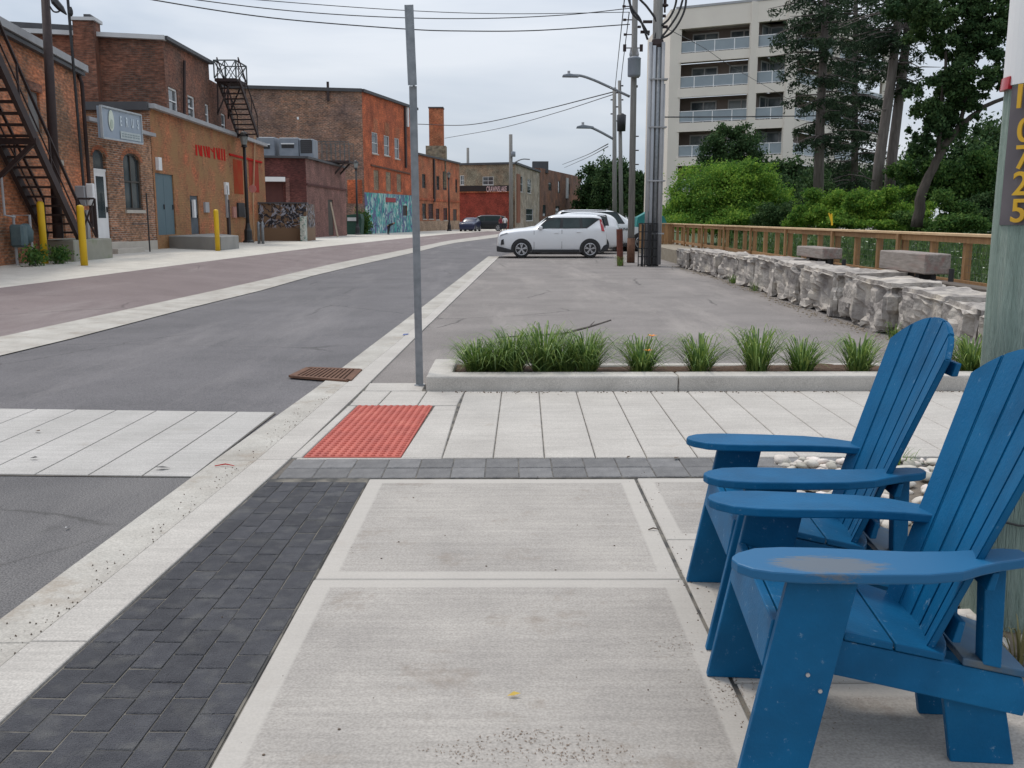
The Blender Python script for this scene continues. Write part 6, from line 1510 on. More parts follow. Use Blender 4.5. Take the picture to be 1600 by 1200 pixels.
gmb = MB(); gz = A(1010, 349, Y1).z
for k in range(13):
    px = 998+k*2.4; x = A(px, 380, Y1-.45).x; 
    if k % 2 == 0 or k > 9: gmb.bar((x, Y1-.42, 0), (x, Y1-.42, gz), .03)
for k in range(6): gmb.bar((A(998, 380, Y1-.45).x, Y1-.42, .05+gz*k/5.2), (A(1027, 380, Y1-.45).x, Y1-.42, .05+gz*k/5.2), .03)
for k in (1004, 1015): x = A(k, 380, Y1-.4).x; gmb.bar((x, Y1-.36, 0), (x, Y1-.36, gz*.98), .07)
gmb.build('mesh_guard', black, pa)
cmb = MB()
def curve(pts, Y, n=10): # smooth px polyline through catmull
    P = [A(x, y, Y) for x, y in pts]; out_ = []
    P = [P[0]*2-P[1]]+P+[P[-1]*2-P[-2]]
    for i in range(1, len(P)-2):
        for k in range(n):
            t = k/n; a, b, c, d = P[i-1:i+3]
            out_.append(.5*((2*b)+(c-a)*t+(2*a-5*b+4*c-d)*t*t+(3*b-a-3*c+d)*t**3))
    out_.append(P[-2]); return out_
for pts in (((1012, 62), (1000, 30), (985, 8), (975, -40)), ((1014, 55), (1002, 35), (986, 15), (982, -40)), ((1024, 60), (1026, 35), (1012, 12), (995, -8), (985, -40)), ((1030, 62), (1050, 50), (1066, 25), (1072, 0), (1070, -40)), ((1032, 60), (1044, 45), (1060, 20), (1068, -5)), ((1034, 40), (1046, 28), (1056, 5), (1058, -30))):
    MB().tube(curve(pts, Y1-.1), .035, 6).build('cable', black, pa, smooth=True)
ins = MB(); 
c_ = A(1039, 6, Y1); MB().lathe((c_.x, Y1, c_.z), [(.03, .4), (.05, .2), (.05, .0), (.10, -.02), (.11, -.06), (.03, -.1), (.03, -.25)], 10).build('insulator', iron, pa)
for (px, py) in ((1031, 8), (1033, 25), (1036, 42), (1012, 34), (1008, 50)):
    c_ = A(px, py, Y1); MB().box(c_, (.28, .06, .08)).build('bracket', iron, pa)
# pole B
Y2 = 32.5; xb_ = A(986, 380, Y2).x
pb = thing('utility_pole', 'wooden utility pole with a grey transformer can and rusty lower sleeve', 'utility pole', (xb_, Y2, 0))
MB().tube([(xb_, Y2, 0), (xb_-.04, Y2, A(986, -100, Y2).z)], [.115, .085], 12).build('shaft', polew, pb, smooth=True)
MB().tube([(xb_, Y2-.02, 0), (xb_, Y2-.02, A(985, 372, Y2).z)], [.135, .13], 12).build('lower_sleeve', rust, pb, smooth=True)
c_ = A(987, 106, Y2); MB().lathe((c_.x+.05, Y2-.25, c_.z), [(.02, -.33), (.20, -.31), (.21, -.25), (.21, .22), (.225, .25), (.15, .30), (.03, .33)], 14).build('transformer', hv, pb, smooth=True)
for dx_ in (-.12, .1): MB().lathe((c_.x+.05+dx_, Y2-.25, c_.z+.35), [(.03, -.05), (.05, .02), (.03, .12), (.02, .2)], 8).build('bushing', coping_m, pb)
for (px, py) in ((975, 10), (976, 31), (977, 54), (976, 75), (999, 42), (1002, 75), (996, 120), (994, 135)):
    c2_ = A(px, py, Y2); MB().box(c2_, (.10, .06, .22 if py in (75,) else .07)).build('insulator', iron, pb); MB().bar((xb_-.03, Y2, c2_.z), c2_, .03).build('arm', iron, pb)
MB().box((xb_, Y2-.12, A(985, 235, Y2).z), (.16, .1, .3)).build('bracket', iron, pb) if 0 else None
tag(MB().tube([G(969, 415)+Vector((0, 0, -.02)), A(968, 358, G(969, 415).y)], .10, 8).build('rusty_post', mat('red_rust_post', (.16, .045, .028), (.09, .03, .02), 9, .85, .6, 50)), 'short rusty red post left of the pole with the sleeve', 'post')
# street lights
def streetlight(label, pts, Y, poleobj):
    t = thing('street_light', label, 'street light', tuple(A(pts[-1][0], pts[-1][1], Y)))
    MB().tube(curve(pts, Y), .045*Y/33, 6).build('arm', steel, t, smooth=True)
    h = A(pts[0][0], pts[0][1], Y); s_ = Y/33
    MB().prism([(h.x-.12*s_, h.z-.05*s_), (h.x+.42*s_, h.z-.06*s_), (h.x+.46*s_, h.z+.0), (h.x+.1*s_, h.z+.06*s_), (h.x-.1*s_, h.z+.02)], Y-.12*s_, Y+.12*s_, 'xz').build('lamp_head', hv, t, bevel=.02)
    MB().cyl((h.x+.1*s_, Y, h.z+.10*s_), .045*s_, .09*s_, 8).build('photocell', coping_m, t); return t
streetlight('cobra head street light on the arm nearest the transformer pole', ((884, 118), (905, 118), (925, 124), (950, 135), (984, 151)), 32.6, None)
streetlight('lower, farther cobra head street light left of the thin poles', ((906, 198), (922, 199), (938, 206), (958, 217)), 60, None)
for lab, px0, px1, ytop, Y_, r_, tf in (('thin far wooden pole carrying the farther street light', 961, 960, 137, 60, .14, None), ('far wooden pole with a black transformer, left of the rusty sleeve pole', 972, 968, 126, 56, .12, 192), ('thin far wooden pole with stub arms behind the transformer pole', 990, 992, 205, 62, .08, None)):
    b = A(px0, 345, Y_); tp = A(px1, ytop, Y_); t = thing('utility_pole', lab, 'utility pole', (b.x, Y_, 0)); MB().tube([(b.x, Y_, -.05), (tp.x, Y_, tp.z)], [r_*1.1, r_*.8], 10).build('shaft', polew, t, smooth=True)
    if tf:
        c_ = A(px1+2, tf, Y_); MB().lathe((c_.x, Y_-.3, c_.z), [(.02, -.5), (.24, -.48), (.26, .4), (.05, .5)], 12).build('transformer', black, t, smooth=True)
    for k in range(5): c_ = A(px1+(-6 if k % 2 else 6), ytop+8+k*11, Y_); MB().bar(c_, (tp.x, Y_, c_.z), .07).build('arm', iron, t)
for lab, px, ytop, Y_, r_ in (('far wooden pole with a small transformer before the buff building', 798.5, 210, 128, .28), ('short far pole rising over the red and buff buildings', 731.5, 231, 150, .25)):
    b = A(px, 340, Y_); tp = A(px-.5, ytop, Y_); t = thing('utility_pole', lab, 'utility pole', (b.x, Y_, 0)); MB().tube([(b.x, Y_, -.05), (tp.x, Y_, tp.z)], [r_, r_*.8], 8).build('shaft', polew, t, smooth=True)
    if px > 790: c_ = A(802, 241, Y_); MB().lathe((c_.x, Y_-.3, c_.z), [(.02, -.35), (.3, -.33), (.3, .3), (.05, .35)], 10).build('transformer', hv, t, smooth=True); 
    if px > 790: MB().tube(curve(((828, 249), (815, 249), (800, 256)), Y_), .08, 5).build('lamp_arm', steel, t)
# wires
def wire(label, pts, ya, yb, r=.013):
    n = len(pts); P = []
    cv = []
    for i in range(n): cv.append(A(pts[i][0], pts[i][1], ya+(yb-ya)*(pts[i][0]-pts[0][0])/(pts[-1][0]-pts[0][0])))
    Q = [cv[0]*2-cv[1]]+cv+[cv[-1]*2-cv[-2]]
    for i in range(1, len(Q)-2):
        a, b, c, d = Q[i-1:i+3]
        for k in range(8): t = k/8; P.append(.5*((2*b)+(c-a)*t+(2*a-5*b+4*c-d)*t*t+(3*b-a-3*c+d)*t**3))
    P.append(Q[-2]); tag(MB().tube(P, r, 5).build('overhead_wire', black, smooth=True), label, 'wire', 'overhead wires')
wire('lowest of the three overhead wires across the top of the street', [(100, -28), (240, 0), (425, 28), (628, 45), (726, 48.5), (841, 47.5), (984, 38)], 25, 32.4, .017)
wire('middle one of the three overhead wires across the top', [(100, -32), (309, 0), (471, 18.5), (628, 27.7), (763, 28.7), (887, 23), (984, 13)], 25, 32.4, .014)
wire('topmost of the three overhead wires across the top', [(200, -20), (406, 0), (628, 16), (795, 21.5), (984, 19)], 25, 32.4, .011)
wire('upper wire sagging from the chimney side to the far street light pole', [(653, 194), (732, 195), (830, 176), (957, 144)], 100, 58, .035)
wire('lower wire sagging from behind the chimney to the far street light pole', [(695, 216), (783, 200), (870, 176), (957, 148)], 110, 58, .026)
wire('thin wire sloping up from the brown building to the far pole', [(879, 257), (915, 243), (950, 225)], 160, 60, .035)
wire('second thin wire sloping up beside it to the far pole', [(882, 262), (918, 246), (950, 229)], 160, 60, .03)
wire('long wire dropping steeply from the transformer pole top to the far poles', [(976, -5), (966, 90), (961, 138)], 32.4, 60, .02)
wire('parallel steep wire from the transformer pole top to the far poles', [(983, 20), (972, 110), (969, 140)], 32.4, 56, .018)
wire('horizontal wire from the conduit pole to the spruce in front of the apartments', [(1031, 183), (1150, 182.5), (1275, 181)], 30.2, 38, .02)
wire('thin wire crossing the apartment facade from the conduit pole', [(1033, 40), (1100, 75), (1150, 108), (1250, 165)], 30.2, 60, .011)
# bits at top left: drooping cable splice
cs = thing('cable_splice', 'dark drooping cable splice hanging from the pole top at the upper left', 'cable', tuple(A(85, 0, 23)))
MB().tube([A(78, -14, 23), A(86, 3, 23), A(95, 13, 23), A(104, 23, 23)], [.04, .09, .08, .015], 6).build('splice', black, cs); MB().tube(curve(((78, 10), (84, 18), (92, 18), (95, 10)), 23), .02, 5).build('cable_loop', black, cs)

# ------------------------------------------------------------------ LAMP POSTS ON THE LEFT
lantern_glass = mat('lantern_glass', (.20, .22, .22), (.3, .32, .32), 6, .2)
def lamp_post(label, px, ybase, ytop, k=.25):
    g = Gz(px, ybase, k+.03) ; s_ = A(px, ytop, g.y).z-g.z; t = thing('lamp_post', label, 'lamp post', tuple(g), 'black ornamental lamp posts'); x, y, z = g
    MB().lathe((x, y, z), [(.27, 0), (.27, .12), (.20, .2), (.19, .65), (.14, .75), (.10, 1.0)], 12).build('base', black, t, smooth=False)
    MB().tube([(x, y, z+.95), (x, y, z+s_*.84)], [.095, .075], 12).build('shaft', black, t, smooth=True)
    MB().lathe((x, y, z+s_*.84), [(.06, 0), (.15, .05), (.12, .12), (.10, .15)], 10).build('lantern_base', black, t)
    MB().lathe((x, y, z+s_*.84+.15), [(.13, 0), (.21, .38)], 8).build('lantern', lantern_glass, t)
    MB().lathe((x, y, z+s_*.84+.53), [(.26, 0), (.24, .04), (.12, .2), (.03, .26), (.02, .38), (.001, .4)], 10).build('lantern_cap', black, t)
    return t
lamp_post('black ornamental lamp post before the ochre wall with red lettering', 388.5, 381, 202)
lamp_post('black ornamental lamp post at the brick corner beside the dumpster', 559, 367.5, 245, .0)
lamp_post('black ornamental lamp post before the orange brick building', 702, 361, 264, .0)
rs = thing('round_sign', 'faded pink round street sign on a thin pale post right of the first lamp post', 'sign'); g = Gz(397, 380, .3)
MB().tube([g, A(394.5, 288, g.y)], .035, 6).build('post', mat('pale_pipe_paint', (.45, .28, .16)), rs)
c_ = A(394.5, 295, g.y-.08); MB().cyl(c_, .19, .03, 14, 'Y').build('sign_disc', mat('faded_pink', (.55, .18, .15), (.5, .25, .22)), rs)

# ------------------------------------------------------------------ VEHICLES
def wheel(parent, x, y, z, r, side, w=.2, spokes=5):
    wt = MB().tube([(x, y, z), (x, y+side*.03, z), (x, y+side*(w-.03), z), (x, y+side*w, z)], [r*.94, r, r, r*.93], 28).build('wheel', tyre, parent, smooth=False)
    yy = y+side*(w+.004)
    MB().cyl((x, yy-side*.008, z), r*.70, .012, 24, 'Y').build('hub', black, wt)
    mb = MB()
    for k in range(spokes):
        a = 2*math.pi*k/spokes+.3
        for da in (-.16, .16):
            mb.bar((x+math.cos(a)*r*.1, yy, z+math.sin(a)*r*.1), (x+math.cos(a+da)*r*.66, yy, z+math.sin(a+da)*r*.66), r*.10, .02, up=(0, 1, 0))
    mb.cyl((x, yy, z), r*.14, .024, 12, 'Y')
    ring = [Vector((x+math.cos(a)*r*.66, yy, z+math.sin(a)*r*.66)) for a in np.linspace(0, 2*math.pi, 25)]
    mb.tube(ring, r*.045, 6, cap=False); mb.build('rim', chrome, wt)
def car(name, label, cat, loc, L_, st, wheels, wr, win, pillars, paint, group=None, rz=0, extra=None, cl=True, tail=None, head=None, glassm=carglass, grille=False, roofrack=False):
    """nose at x=0, tail at x=L; near side faces -y; st rows: x, z_low, z_mid, z_belt, z_roof, w_low, w_belt, w_roof"""
    t = thing(name, label, cat, loc, group, rz); 
    if rz == 0: ORG[t] = None
    W0 = max(s_[6] for s_ in st)
    def half(s_):
        x, zl, zm, zb_, zr2, wl2, wb, wr2 = s_
        return [(0, zl), (wl2*.9, zl), (wl2, zl+.06), (wb*1.0, zm), (wb*.985, zb_-.04), (wb*.955, zb_), (wr2+.03, zr2-.09), (wr2-.05, zr2-.015), (wr2*.5, zr2+.01), (0, zr2+.015)]
    rings = []
    for s_ in st:
        h_ = half(s_); full = [(-y_, z_) for y_, z_ in h_]+[(y_, z_) for y_, z_ in h_[1:-1]][::-1]
        rings.append([(s_[0], y_, z_) for y_, z_ in full])
    mb = MB(); n = len(rings[0])
    for r_ in rings: mb.v += r_
    for i in range(len(rings)-1):
        for k in range(n): mb.f.append((i*n+k, i*n+(k+1) % n, (i+1)*n+(k+1) % n, (i+1)*n+k)); mb.uv += [(0, 0)]*4
    mb.f.append(tuple(range(n))); mb.f.append(tuple((len(rings)-1)*n+k for k in range(n))[::-1]); mb.uv += [(0, 0)]*2*n
    me = mb.mesh('body'); bm = bmesh.new(); bm.from_mesh(me); bmesh.ops.recalc_face_normals(bm, faces=bm.faces); bm.to_mesh(me); bm.free()
    body = link('body', me, paint, t, smooth=True); sm = body.modifiers.new('sub', 'SUBSURF'); sm.levels = 2; sm.render_levels = 2
    xs2 = [s_[0] for s_ in st]
    def interp(x, j): return float(np.interp(x, xs2, [s_[j] for s_ in st]))
    def Ys(x, z, o=.0):
        zb_, zr2, wb, wr2 = interp(x, 4)*1, interp(x, 4), interp(x, 6), interp(x, 7); zb_ = interp(x, 3); zr2 = interp(x, 4); 
        if z <= zb_: 
            zm = interp(x, 2); zl = interp(x, 1); wl2 = interp(x, 5)
            if z >= zm: return wb*.985+o
            return wl2+(wb-wl2)*max(0, min(1, (z-zl)/max(.05, zm-zl)))+o
        tt = (z-zb_)/max(.05, (zr2-.09-zb_)); return wb*.955+(wr2+.03-wb*.955)*min(1, tt)+o
    def sidepoly(name_, poly, m_, o=.012, side=-1, parent=t):
        mb2 = MB(); P = [(x, side*Ys(x, z, o), z) for x, z in poly]; Q_ = [(x, side*Ys(x, z, o-.03), z) for x, z in poly]; mb2.face(P); nn = len(P)
        for i in range(nn): mb2.face([P[i], Q_[i], Q_[(i+1) % nn], P[(i+1) % nn]])
        return mb2.build(name_, m_, parent)
    for side in (-1, 1):
        for poly in win: sidepoly('side_window', poly, glassm, .030, side)
        for poly in pillars: sidepoly('window_surround', poly, cladding, .018, side)
        for x in wheels:
            # dark wheel arch lip and well
            ar = [(x+math.cos(a)*(wr+.07), wr+math.sin(a)*(wr+.07)) for a in np.linspace(-.25, math.pi+.25, 18)]
            mb2 = MB(); yb = side*(W0-.006)
            mb2.face([(p[0], yb, max(.16, p[1])) for p in ar]); mb2.face([(p[0], side*(W0-.16), max(.16, p[1])) for p in ar])
            for i in range(len(ar)): a, b = ar[i], ar[(i+1) % len(ar)]; mb2.face([(a[0], yb, max(.16, a[1])), (b[0], yb, max(.16, b[1])), (b[0], side*(W0-.16), max(.16, b[1])), (a[0], side*(W0-.16), max(.16, a[1]))])
            mb2.build('wheel_arch', cladding, t)
            wheel(t, x, side*(W0-.20), wr, wr, side)
        if cl: 
            xa, xb = wheels[0]+wr+.08, wheels[1]-wr-.08
            MB().prism([(xa, .20), (xb, .20), (xb, .31), (xa, .31)], side*(W0-.10), side*(W0+.004), 'xz').build('sill_cladding', cladding, t, bevel=.01)
        for xd_ in (extra or []):
            if xd_[0] == 'seam':
                x = xd_[1]; mb2 = MB(); zz = np.linspace(.34, xd_[2], 6)
                for a, b in zip(zz[:-1], zz[1:]): mb2.face([(x-.006, side*Ys(x, a, .002), a), (x+.006, side*Ys(x, a, .002), a), (x+.006, side*Ys(x, b, .002), b), (x-.006, side*Ys(x, b, .002), b)])
                mb2.build('door_seam', cladding, t, fix=False)
            if xd_[0] == 'handle': MB().box((xd_[1], side*Ys(xd_[1], xd_[2], .012), xd_[2]), (.16, .03, .03)).build('door_handle', paint, t, bevel=.006)
            if xd_[0] == 'mirror': MB().box((xd_[1], side*(Ys(xd_[1], xd_[2], .10)), xd_[2]), (.14, .2, .13)).build('mirror', paint, t, bevel=.03)
        if head: sidepoly('headlight', head, lamplens, .008, side)
        if tail: sidepoly('taillight', tail, redlamp, .035, side)
    return t, sidepoly
st = [(0.0, .40, .52, .62, .66, .55, .60, .45), (.03, .22, .45, .82, .88, .74, .82, .66), (.20, .19, .5, .92, 1.00, .80, .88, .74), (.75, .18, .55, 1.00, 1.08, .84, .90, .75), (1.30, .18, .55, 1.04, 1.11, .84, .90, .74), (1.40, .18, .55, 1.04, 1.13, .84, .90, .74),
      (1.48, .18, .55, 1.05, 1.20, .84, .90, .70), (1.95, .18, .55, 1.06, 1.555, .84, .90, .63), (2.35, .18, .55, 1.07, 1.61, .84, .90, .62), (3.1, .18, .55, 1.09, 1.61, .84, .90, .61), (3.70, .18, .55, 1.10, 1.59, .84, .89, .61), (3.88, .18, .55, 1.10, 1.575, .84, .88, .61), (3.93, .20, .55, 1.10, 1.50, .83, .87, .61), (4.0, .20, .55, 1.08, 1.25, .83, .87, .62), (4.08, .26, .55, 1.0, 1.12, .80, .84, .62), (4.15, .38, .55, .72, .78, .66, .72, .55)]
win = [[(1.58, 1.09), (2.33, 1.10), (2.38, 1.46), (1.93, 1.45)], [(2.44, 1.10), (3.10, 1.11), (3.08, 1.47), (2.48, 1.47)], [(3.20, 1.12), (3.36, 1.15), (3.78, 1.44), (3.17, 1.465)]]
pil = [[(1.50, 1.07), (3.36, 1.10), (3.86, 1.45), (3.60, 1.49), (1.92, 1.49)]]
gc = G(778, 404); gr = G(948, 403)
c1_, sp1 = car('parked_car', 'white boxy hatchback parked nose left, nearest the camera on the parking area', 'car', (A(777, 380, 37.1).x, 37.15, 0), 4.15, st, (.91, 3.48), .325, win, pil, carwhite, rz=R(.5),
   extra=[('seam', 1.38, 1.02), ('seam', 2.42, 1.05), ('seam', 3.22, .75), ('handle', 2.22, .93), ('handle', 3.05, .96), ('mirror', 1.62, 1.12)],
   tail=[(3.90, 1.00), (4.02, .98), (3.99, 1.20), (3.90, 1.44), (3.84, 1.42)], head=[(.10, .80), (.42, .90), (.38, .94), (.12, .86)])
MB().prism([(-.02, .24), (.30, .20), (.62, .20), (.55, .30), (.1, .42), (-.02, .45)], -.90, .90, 'xz').build('front_bumper_trim', cladding, c1_, bevel=.02)
MB().prism([(3.86, .22), (4.14, .26), (4.19, .40), (4.17, .52), (3.98, .46)], -.86, .86, 'xz').build('rear_bumper_trim', cladding, c1_, bevel=.02)
sp1('fog_lamp', [(.13, .48), (.26, .50), (.24, .70), (.15, .66)], cladding, .02)
MB().prism([(3.75, 1.575), (4.08, 1.52), (4.08, 1.55), (3.80, 1.605)], -.56, .56, 'xz').build('roof_spoiler', carwhite, c1_, bevel=.01)
MB().prism([(1.46, 1.16), (1.90, 1.52), (1.92, 1.50), (1.50, 1.13)], -.60, .60, 'xz').build('windscreen', carglass, c1_)
MB().prism([(3.97, 1.46), (4.06, 1.12), (4.09, 1.12), (4.0, 1.47)], -.52, .52, 'xz').build('rear_window', carglass, c1_)
# second white suv
st2 = [(0.0, .42, .6, .78, .82, .55, .62, .5), (.05, .25, .6, .90, .96, .80, .86, .7), (.8, .2, .6, 1.05, 1.10, .86, .92, .75), (1.35, .2, .6, 1.10, 1.18, .86, .92, .75), (1.6, .2, .6, 1.12, 1.28, .86, .92, .72), (2.2, .2, .6, 1.13, 1.66, .86, .92, .66), (2.7, .2, .6, 1.14, 1.72, .86, .92, .65), (4.0, .2, .6, 1.16, 1.70, .86, .92, .64), (4.45, .25, .6, 1.14, 1.50, .85, .90, .64), (4.6, .4, .6, .9, 1.0, .75, .8, .6)]
c2_, sp2 = car('parked_car', 'white sport utility car with roof rails, mostly hidden behind the nearest hatchback', 'car', (A(797, 350, 41).x, 41.2, 0), 4.6, st2, (.95, 3.7), .35, [[(1.75, 1.16), (2.6, 1.17), (2.65, 1.56), (2.2, 1.55)], [(2.72, 1.17), (4.0, 1.2), (3.9, 1.57), (2.75, 1.57)]], [[(1.65, 1.14), (4.1, 1.17), (4.0, 1.6), (2.15, 1.6)]], carwhite, extra=[('mirror', 1.85, 1.2)], head=[(.1, .88), (.5, .97), (.45, 1.02), (.12, .94)])
for s_ in (-.58, .58): MB().bar((2.3, s_, 1.78), (4.0, s_, 1.78), .04).build('roof_rail', chrome, c2_)
# pickup / large white vehicle facing right
st3 = [(0.0, .45, .7, .95, 1.0, .6, .7, .6), (.06, .3, .7, 1.12, 1.16, .88, .94, .85), (1.2, .3, .7, 1.2, 1.26, .9, .96, .85), (1.6, .3, .7, 1.2, 1.4, .9, .96, .82), (2.1, .3, .7, 1.2, 1.78, .9, .96, .74), (2.7, .3, .7, 1.2, 1.84, .9, .96, .74), (4.2, .3, .7, 1.2, 1.84, .9, .96, .74), (4.75, .3, .7, 1.2, 1.8, .9, .96, .74), (4.85, .3, .7, 1.2, 1.3, .9, .95, .8), (4.95, .5, .7, 1.0, 1.1, .8, .85, .7)]
c3_, sp3 = car('parked_car', 'large white utility vehicle with dark windows and small dark lettering, half behind the rusty post', 'car', (A(1006, 350, 43.5).x+.9, 44.4, 0), 4.95, st3, (1.0, 3.95), .39, [[(1.8, 1.24), (4.6, 1.24), (4.5, 1.72), (2.15, 1.72)]], [[(1.75, 1.22), (4.7, 1.22), (4.6, 1.75), (2.1, 1.75)]], carwhite, rz=math.pi)
tx_ = text('door_lettering', 'PARKING', .17, (1.9, .965, .98), (-1, 0, 0), (0, 0, 1), black, c3_)
# dark van and blue car far
stv = [(0.0, .4, .6, .8, .86, .55, .62, .5), (.06, .25, .6, .95, 1.0, .85, .9, .75), (1.0, .2, .6, 1.05, 1.12, .9, .97, .8), (1.25, .2, .6, 1.08, 1.25, .9, .97, .78), (1.85, .2, .6, 1.1, 1.7, .9, .97, .72), (2.4, .2, .6, 1.1, 1.78, .9, .97, .72), (4.6, .2, .6, 1.1, 1.76, .9, .97, .72), (5.0, .25, .6, 1.1, 1.5, .88, .93, .7), (5.15, .45, .6, .9, 1.0, .75, .8, .6)]
gv = G(735, 360.5)
cv_, _ = car('parked_van', 'long dark green-black minivan parked in front of the red building', 'van', (A(733, 350, 108).x-.9, 110.2, 0), 5.15, stv, (1.0, 4.1), .36, [[(1.5, 1.15), (2.5, 1.15), (2.5, 1.6), (1.95, 1.6)], [(2.6, 1.15), (4.7, 1.15), (4.6, 1.62), (2.6, 1.62)]], [], cardark, glassm=mat('van_glass', (.012, .026, .026), (.018, .035, .035), 1, .2, spec=.2))
cb_, _ = car('parked_car', 'small dark blue car left of the minivan', 'car', (A(729, 350, 104).x, 104.0, 0), 4.2, [tuple([r_[0], r_[1], r_[2], r_[3], r_[4]*.93]+list(r_[5:])) for r_ in st], (.9, 3.4), .32, [[(1.6, 1.1), (3.2, 1.12), (3.1, 1.38), (1.95, 1.38)]], [], carblue, rz=R(82))

# ------------------------------------------------------------------ PEOPLE (small, far)
def person(label, x, y, h, shirt, pants, bend=0.0, cat='person', rz=0.0):
    J = {'pelvis': (0, 0, .50), 'waist': (0, .0, .58), 'chest': (0, 0, .72), 'neck': (0, 0, .84), 'head': (0, -.01, .90), 'crown': (0, 0, .97),
         'shl': (-.105, 0, .80), 'ell': (-.135, .01, .64), 'hal': (-.14, -.04, .50), 'shr': (.105, 0, .80), 'elr': (.135, .01, .64), 'har': (.14, -.04, .50),
         'hl': (-.05, 0, .48), 'kl': (-.06, -.02, .27), 'al': (-.06, .02, .04), 'tl': (-.06, -.07, .015), 'hr': (.05, 0, .48), 'kr': (.065, -.0, .27), 'ar': (.07, .05, .04), 'tr': (.07, -.04, .015)}
    E_ = [('pelvis', 'waist'), ('waist', 'chest'), ('chest', 'neck'), ('neck', 'head'), ('head', 'crown'), ('chest', 'shl'), ('shl', 'ell'), ('ell', 'hal'), ('chest', 'shr'), ('shr', 'elr'), ('elr', 'har'), ('pelvis', 'hl'), ('hl', 'kl'), ('kl', 'al'), ('al', 'tl'), ('pelvis', 'hr'), ('hr', 'kr'), ('kr', 'ar'), ('ar', 'tr')]
    Rr = dict(pelvis=.075, waist=.065, chest=.08, neck=.03, head=.05, crown=.035, shl=.036, ell=.026, hal=.018, shr=.036, elr=.026, har=.018, hl=.052, kl=.036, al=.022, tl=.018, hr=.052, kr=.036, ar=.022, tr=.018)
    ks = list(J); V_ = []
    for k in ks:
        p = Vector(J[k])
        if k not in ('hl', 'kl', 'al', 'tl', 'hr', 'kr', 'ar', 'tr', 'pelvis') and bend: 
            q = p-Vector((0, 0, .5)); q = Matrix.Rotation(bend, 3, 'X') @ q; p = q+Vector((0, 0, .5))
        V_.append(tuple(p*h))
    me = bpy.data.meshes.new('tmp'); me.from_pydata(V_, [(ks.index(a), ks.index(b)) for a, b in E_], [])
    o = bpy.data.objects.new('tmp', me); COL.objects.link(o); sk_ = o.modifiers.new('s', 'SKIN'); o.modifiers.new('u', 'SUBSURF').levels = 1
    for i, k in enumerate(ks): me.skin_vertices[0].data[i].radius = (Rr[k]*h, Rr[k]*h); me.skin_vertices[0].data[i].use_root = (k == 'pelvis')
    bpy.context.view_layer.update(); m2 = bpy.data.meshes.new_from_object(o.evaluated_get(bpy.context.evaluated_depsgraph_get())); bpy.data.objects.remove(o)
    m2.name = 'person'; m2.materials.clear()
    for m_ in (mat('skin', (.45, .25, .17), (.42, .22, .15)), shirt, pants, mat('dark_hair', (.03, .02, .015))): m2.materials.append(m_)
    for f in m2.polygons:
        c = f.center/h; cz = c.z
        if bend: q = Matrix.Rotation(-bend, 3, 'X') @ (c-Vector((0, 0, .5))); cz = (q.z+.5) if c.z > .45 else c.z
        f.material_index = 2 if cz < .52 else (1 if cz < .85 and not (abs(c.x) > .12 and cz < .62) else (3 if cz > .945 or (c.y > .02 and cz > .88) else 0))
    m2.shade_smooth(); o = bpy.data.objects.new('person', m2); COL.objects.link(o); o.location = (x, y, 0); o.rotation_euler.z = rz; tag(o, label, cat); return o
pq = A(789, 350, 104); person('person in a white shirt and dark trousers standing beside the minivan', pq.x, 104, 1.75, white, mat('dark_trousers', (.03, .03, .05)))
pq = A(782.5, 350, 105); person('person in a dark red top standing left of the person in white', pq.x, 105, 1.68, mat('maroon_shirt', (.25, .03, .05)), mat('dark_trousers', (.03, .03, .05)), rz=.6)
pq = A(607, 352, 85); person('person in black clothes bending forward in front of the turquoise mural', pq.x, 85, 1.6, black, black, bend=R(70), rz=R(60))

# ------------------------------------------------------------------ SMALL LITTER AND LEAVES
def bit(label, cat, px, py, s_, m, z=.012, shape='leaf'):
    g = G(px, py, z); mb = MB(); a = random.uniform(0, 6.28)
    if shape == 'leaf':
        d = Vector((math.cos(a), math.sin(a), 0))*s_; e_ = Vector((-d.y, d.x, 0))*.45
        mb.face([g-d, g-e_*.9+Vector((0, 0, .006)), g+Vector((0, 0, .002))]); mb.face([g-e_*.9+Vector((0, 0, .006)), g+d+Vector((0, 0, .008)), g+Vector((0, 0, .002))]); mb.face([g+d+Vector((0, 0, .008)), g+e_+Vector((0, 0, .01)), g+Vector((0, 0, .002))]); mb.face([g+e_+Vector((0, 0, .01)), g-d, g+Vector((0, 0, .002))])
    elif shape == 'twig': mb.tube([g-Vector((s_, s_*.2, 0)), g+Vector((0, s_*.15, .006)), g+Vector((s_, -s_*.3, .002))], [.003, .004, .002], 5)
    else: mb.lathe(tuple(g), [(s_*.7, 0), (s_, s_*.5), (s_*.5, s_)], 7)
    tag(mb.build('dead_leaf' if shape == 'leaf' else 'twig' if shape == 'twig' else 'pebble', m, fix=False), label, cat)
dk_ = mat('dry_brown_leaf', (.07, .05, .035), (.12, .08, .05), 20)
bit('black scrap lying on the crosswalk slab edge', 'scrap', 253, 731, .05, black); bit('dark speck of debris on the far left of the crosswalk', 'scrap', 53, 716, .03, black); bit('second dark speck on the upper left crosswalk', 'scrap', 59, 674, .03, dk_)
bit('small red twig like scrap in the concrete gutter', 'scrap', 352, 727, .06, redp, shape='twig'); bit('blue scrap on the kerb strip behind the sign post', 'scrap', 634, 523, .07, mat('blue_scrap', (.03, .08, .3)))
bit('white scrap on the near asphalt', 'scrap', 105, 825, .02, white, .0); bit('yellow leaf on the big concrete slab', 'leaf', 803, 1087, .022, mat('yellow_leaf', (.6, .42, .08)))
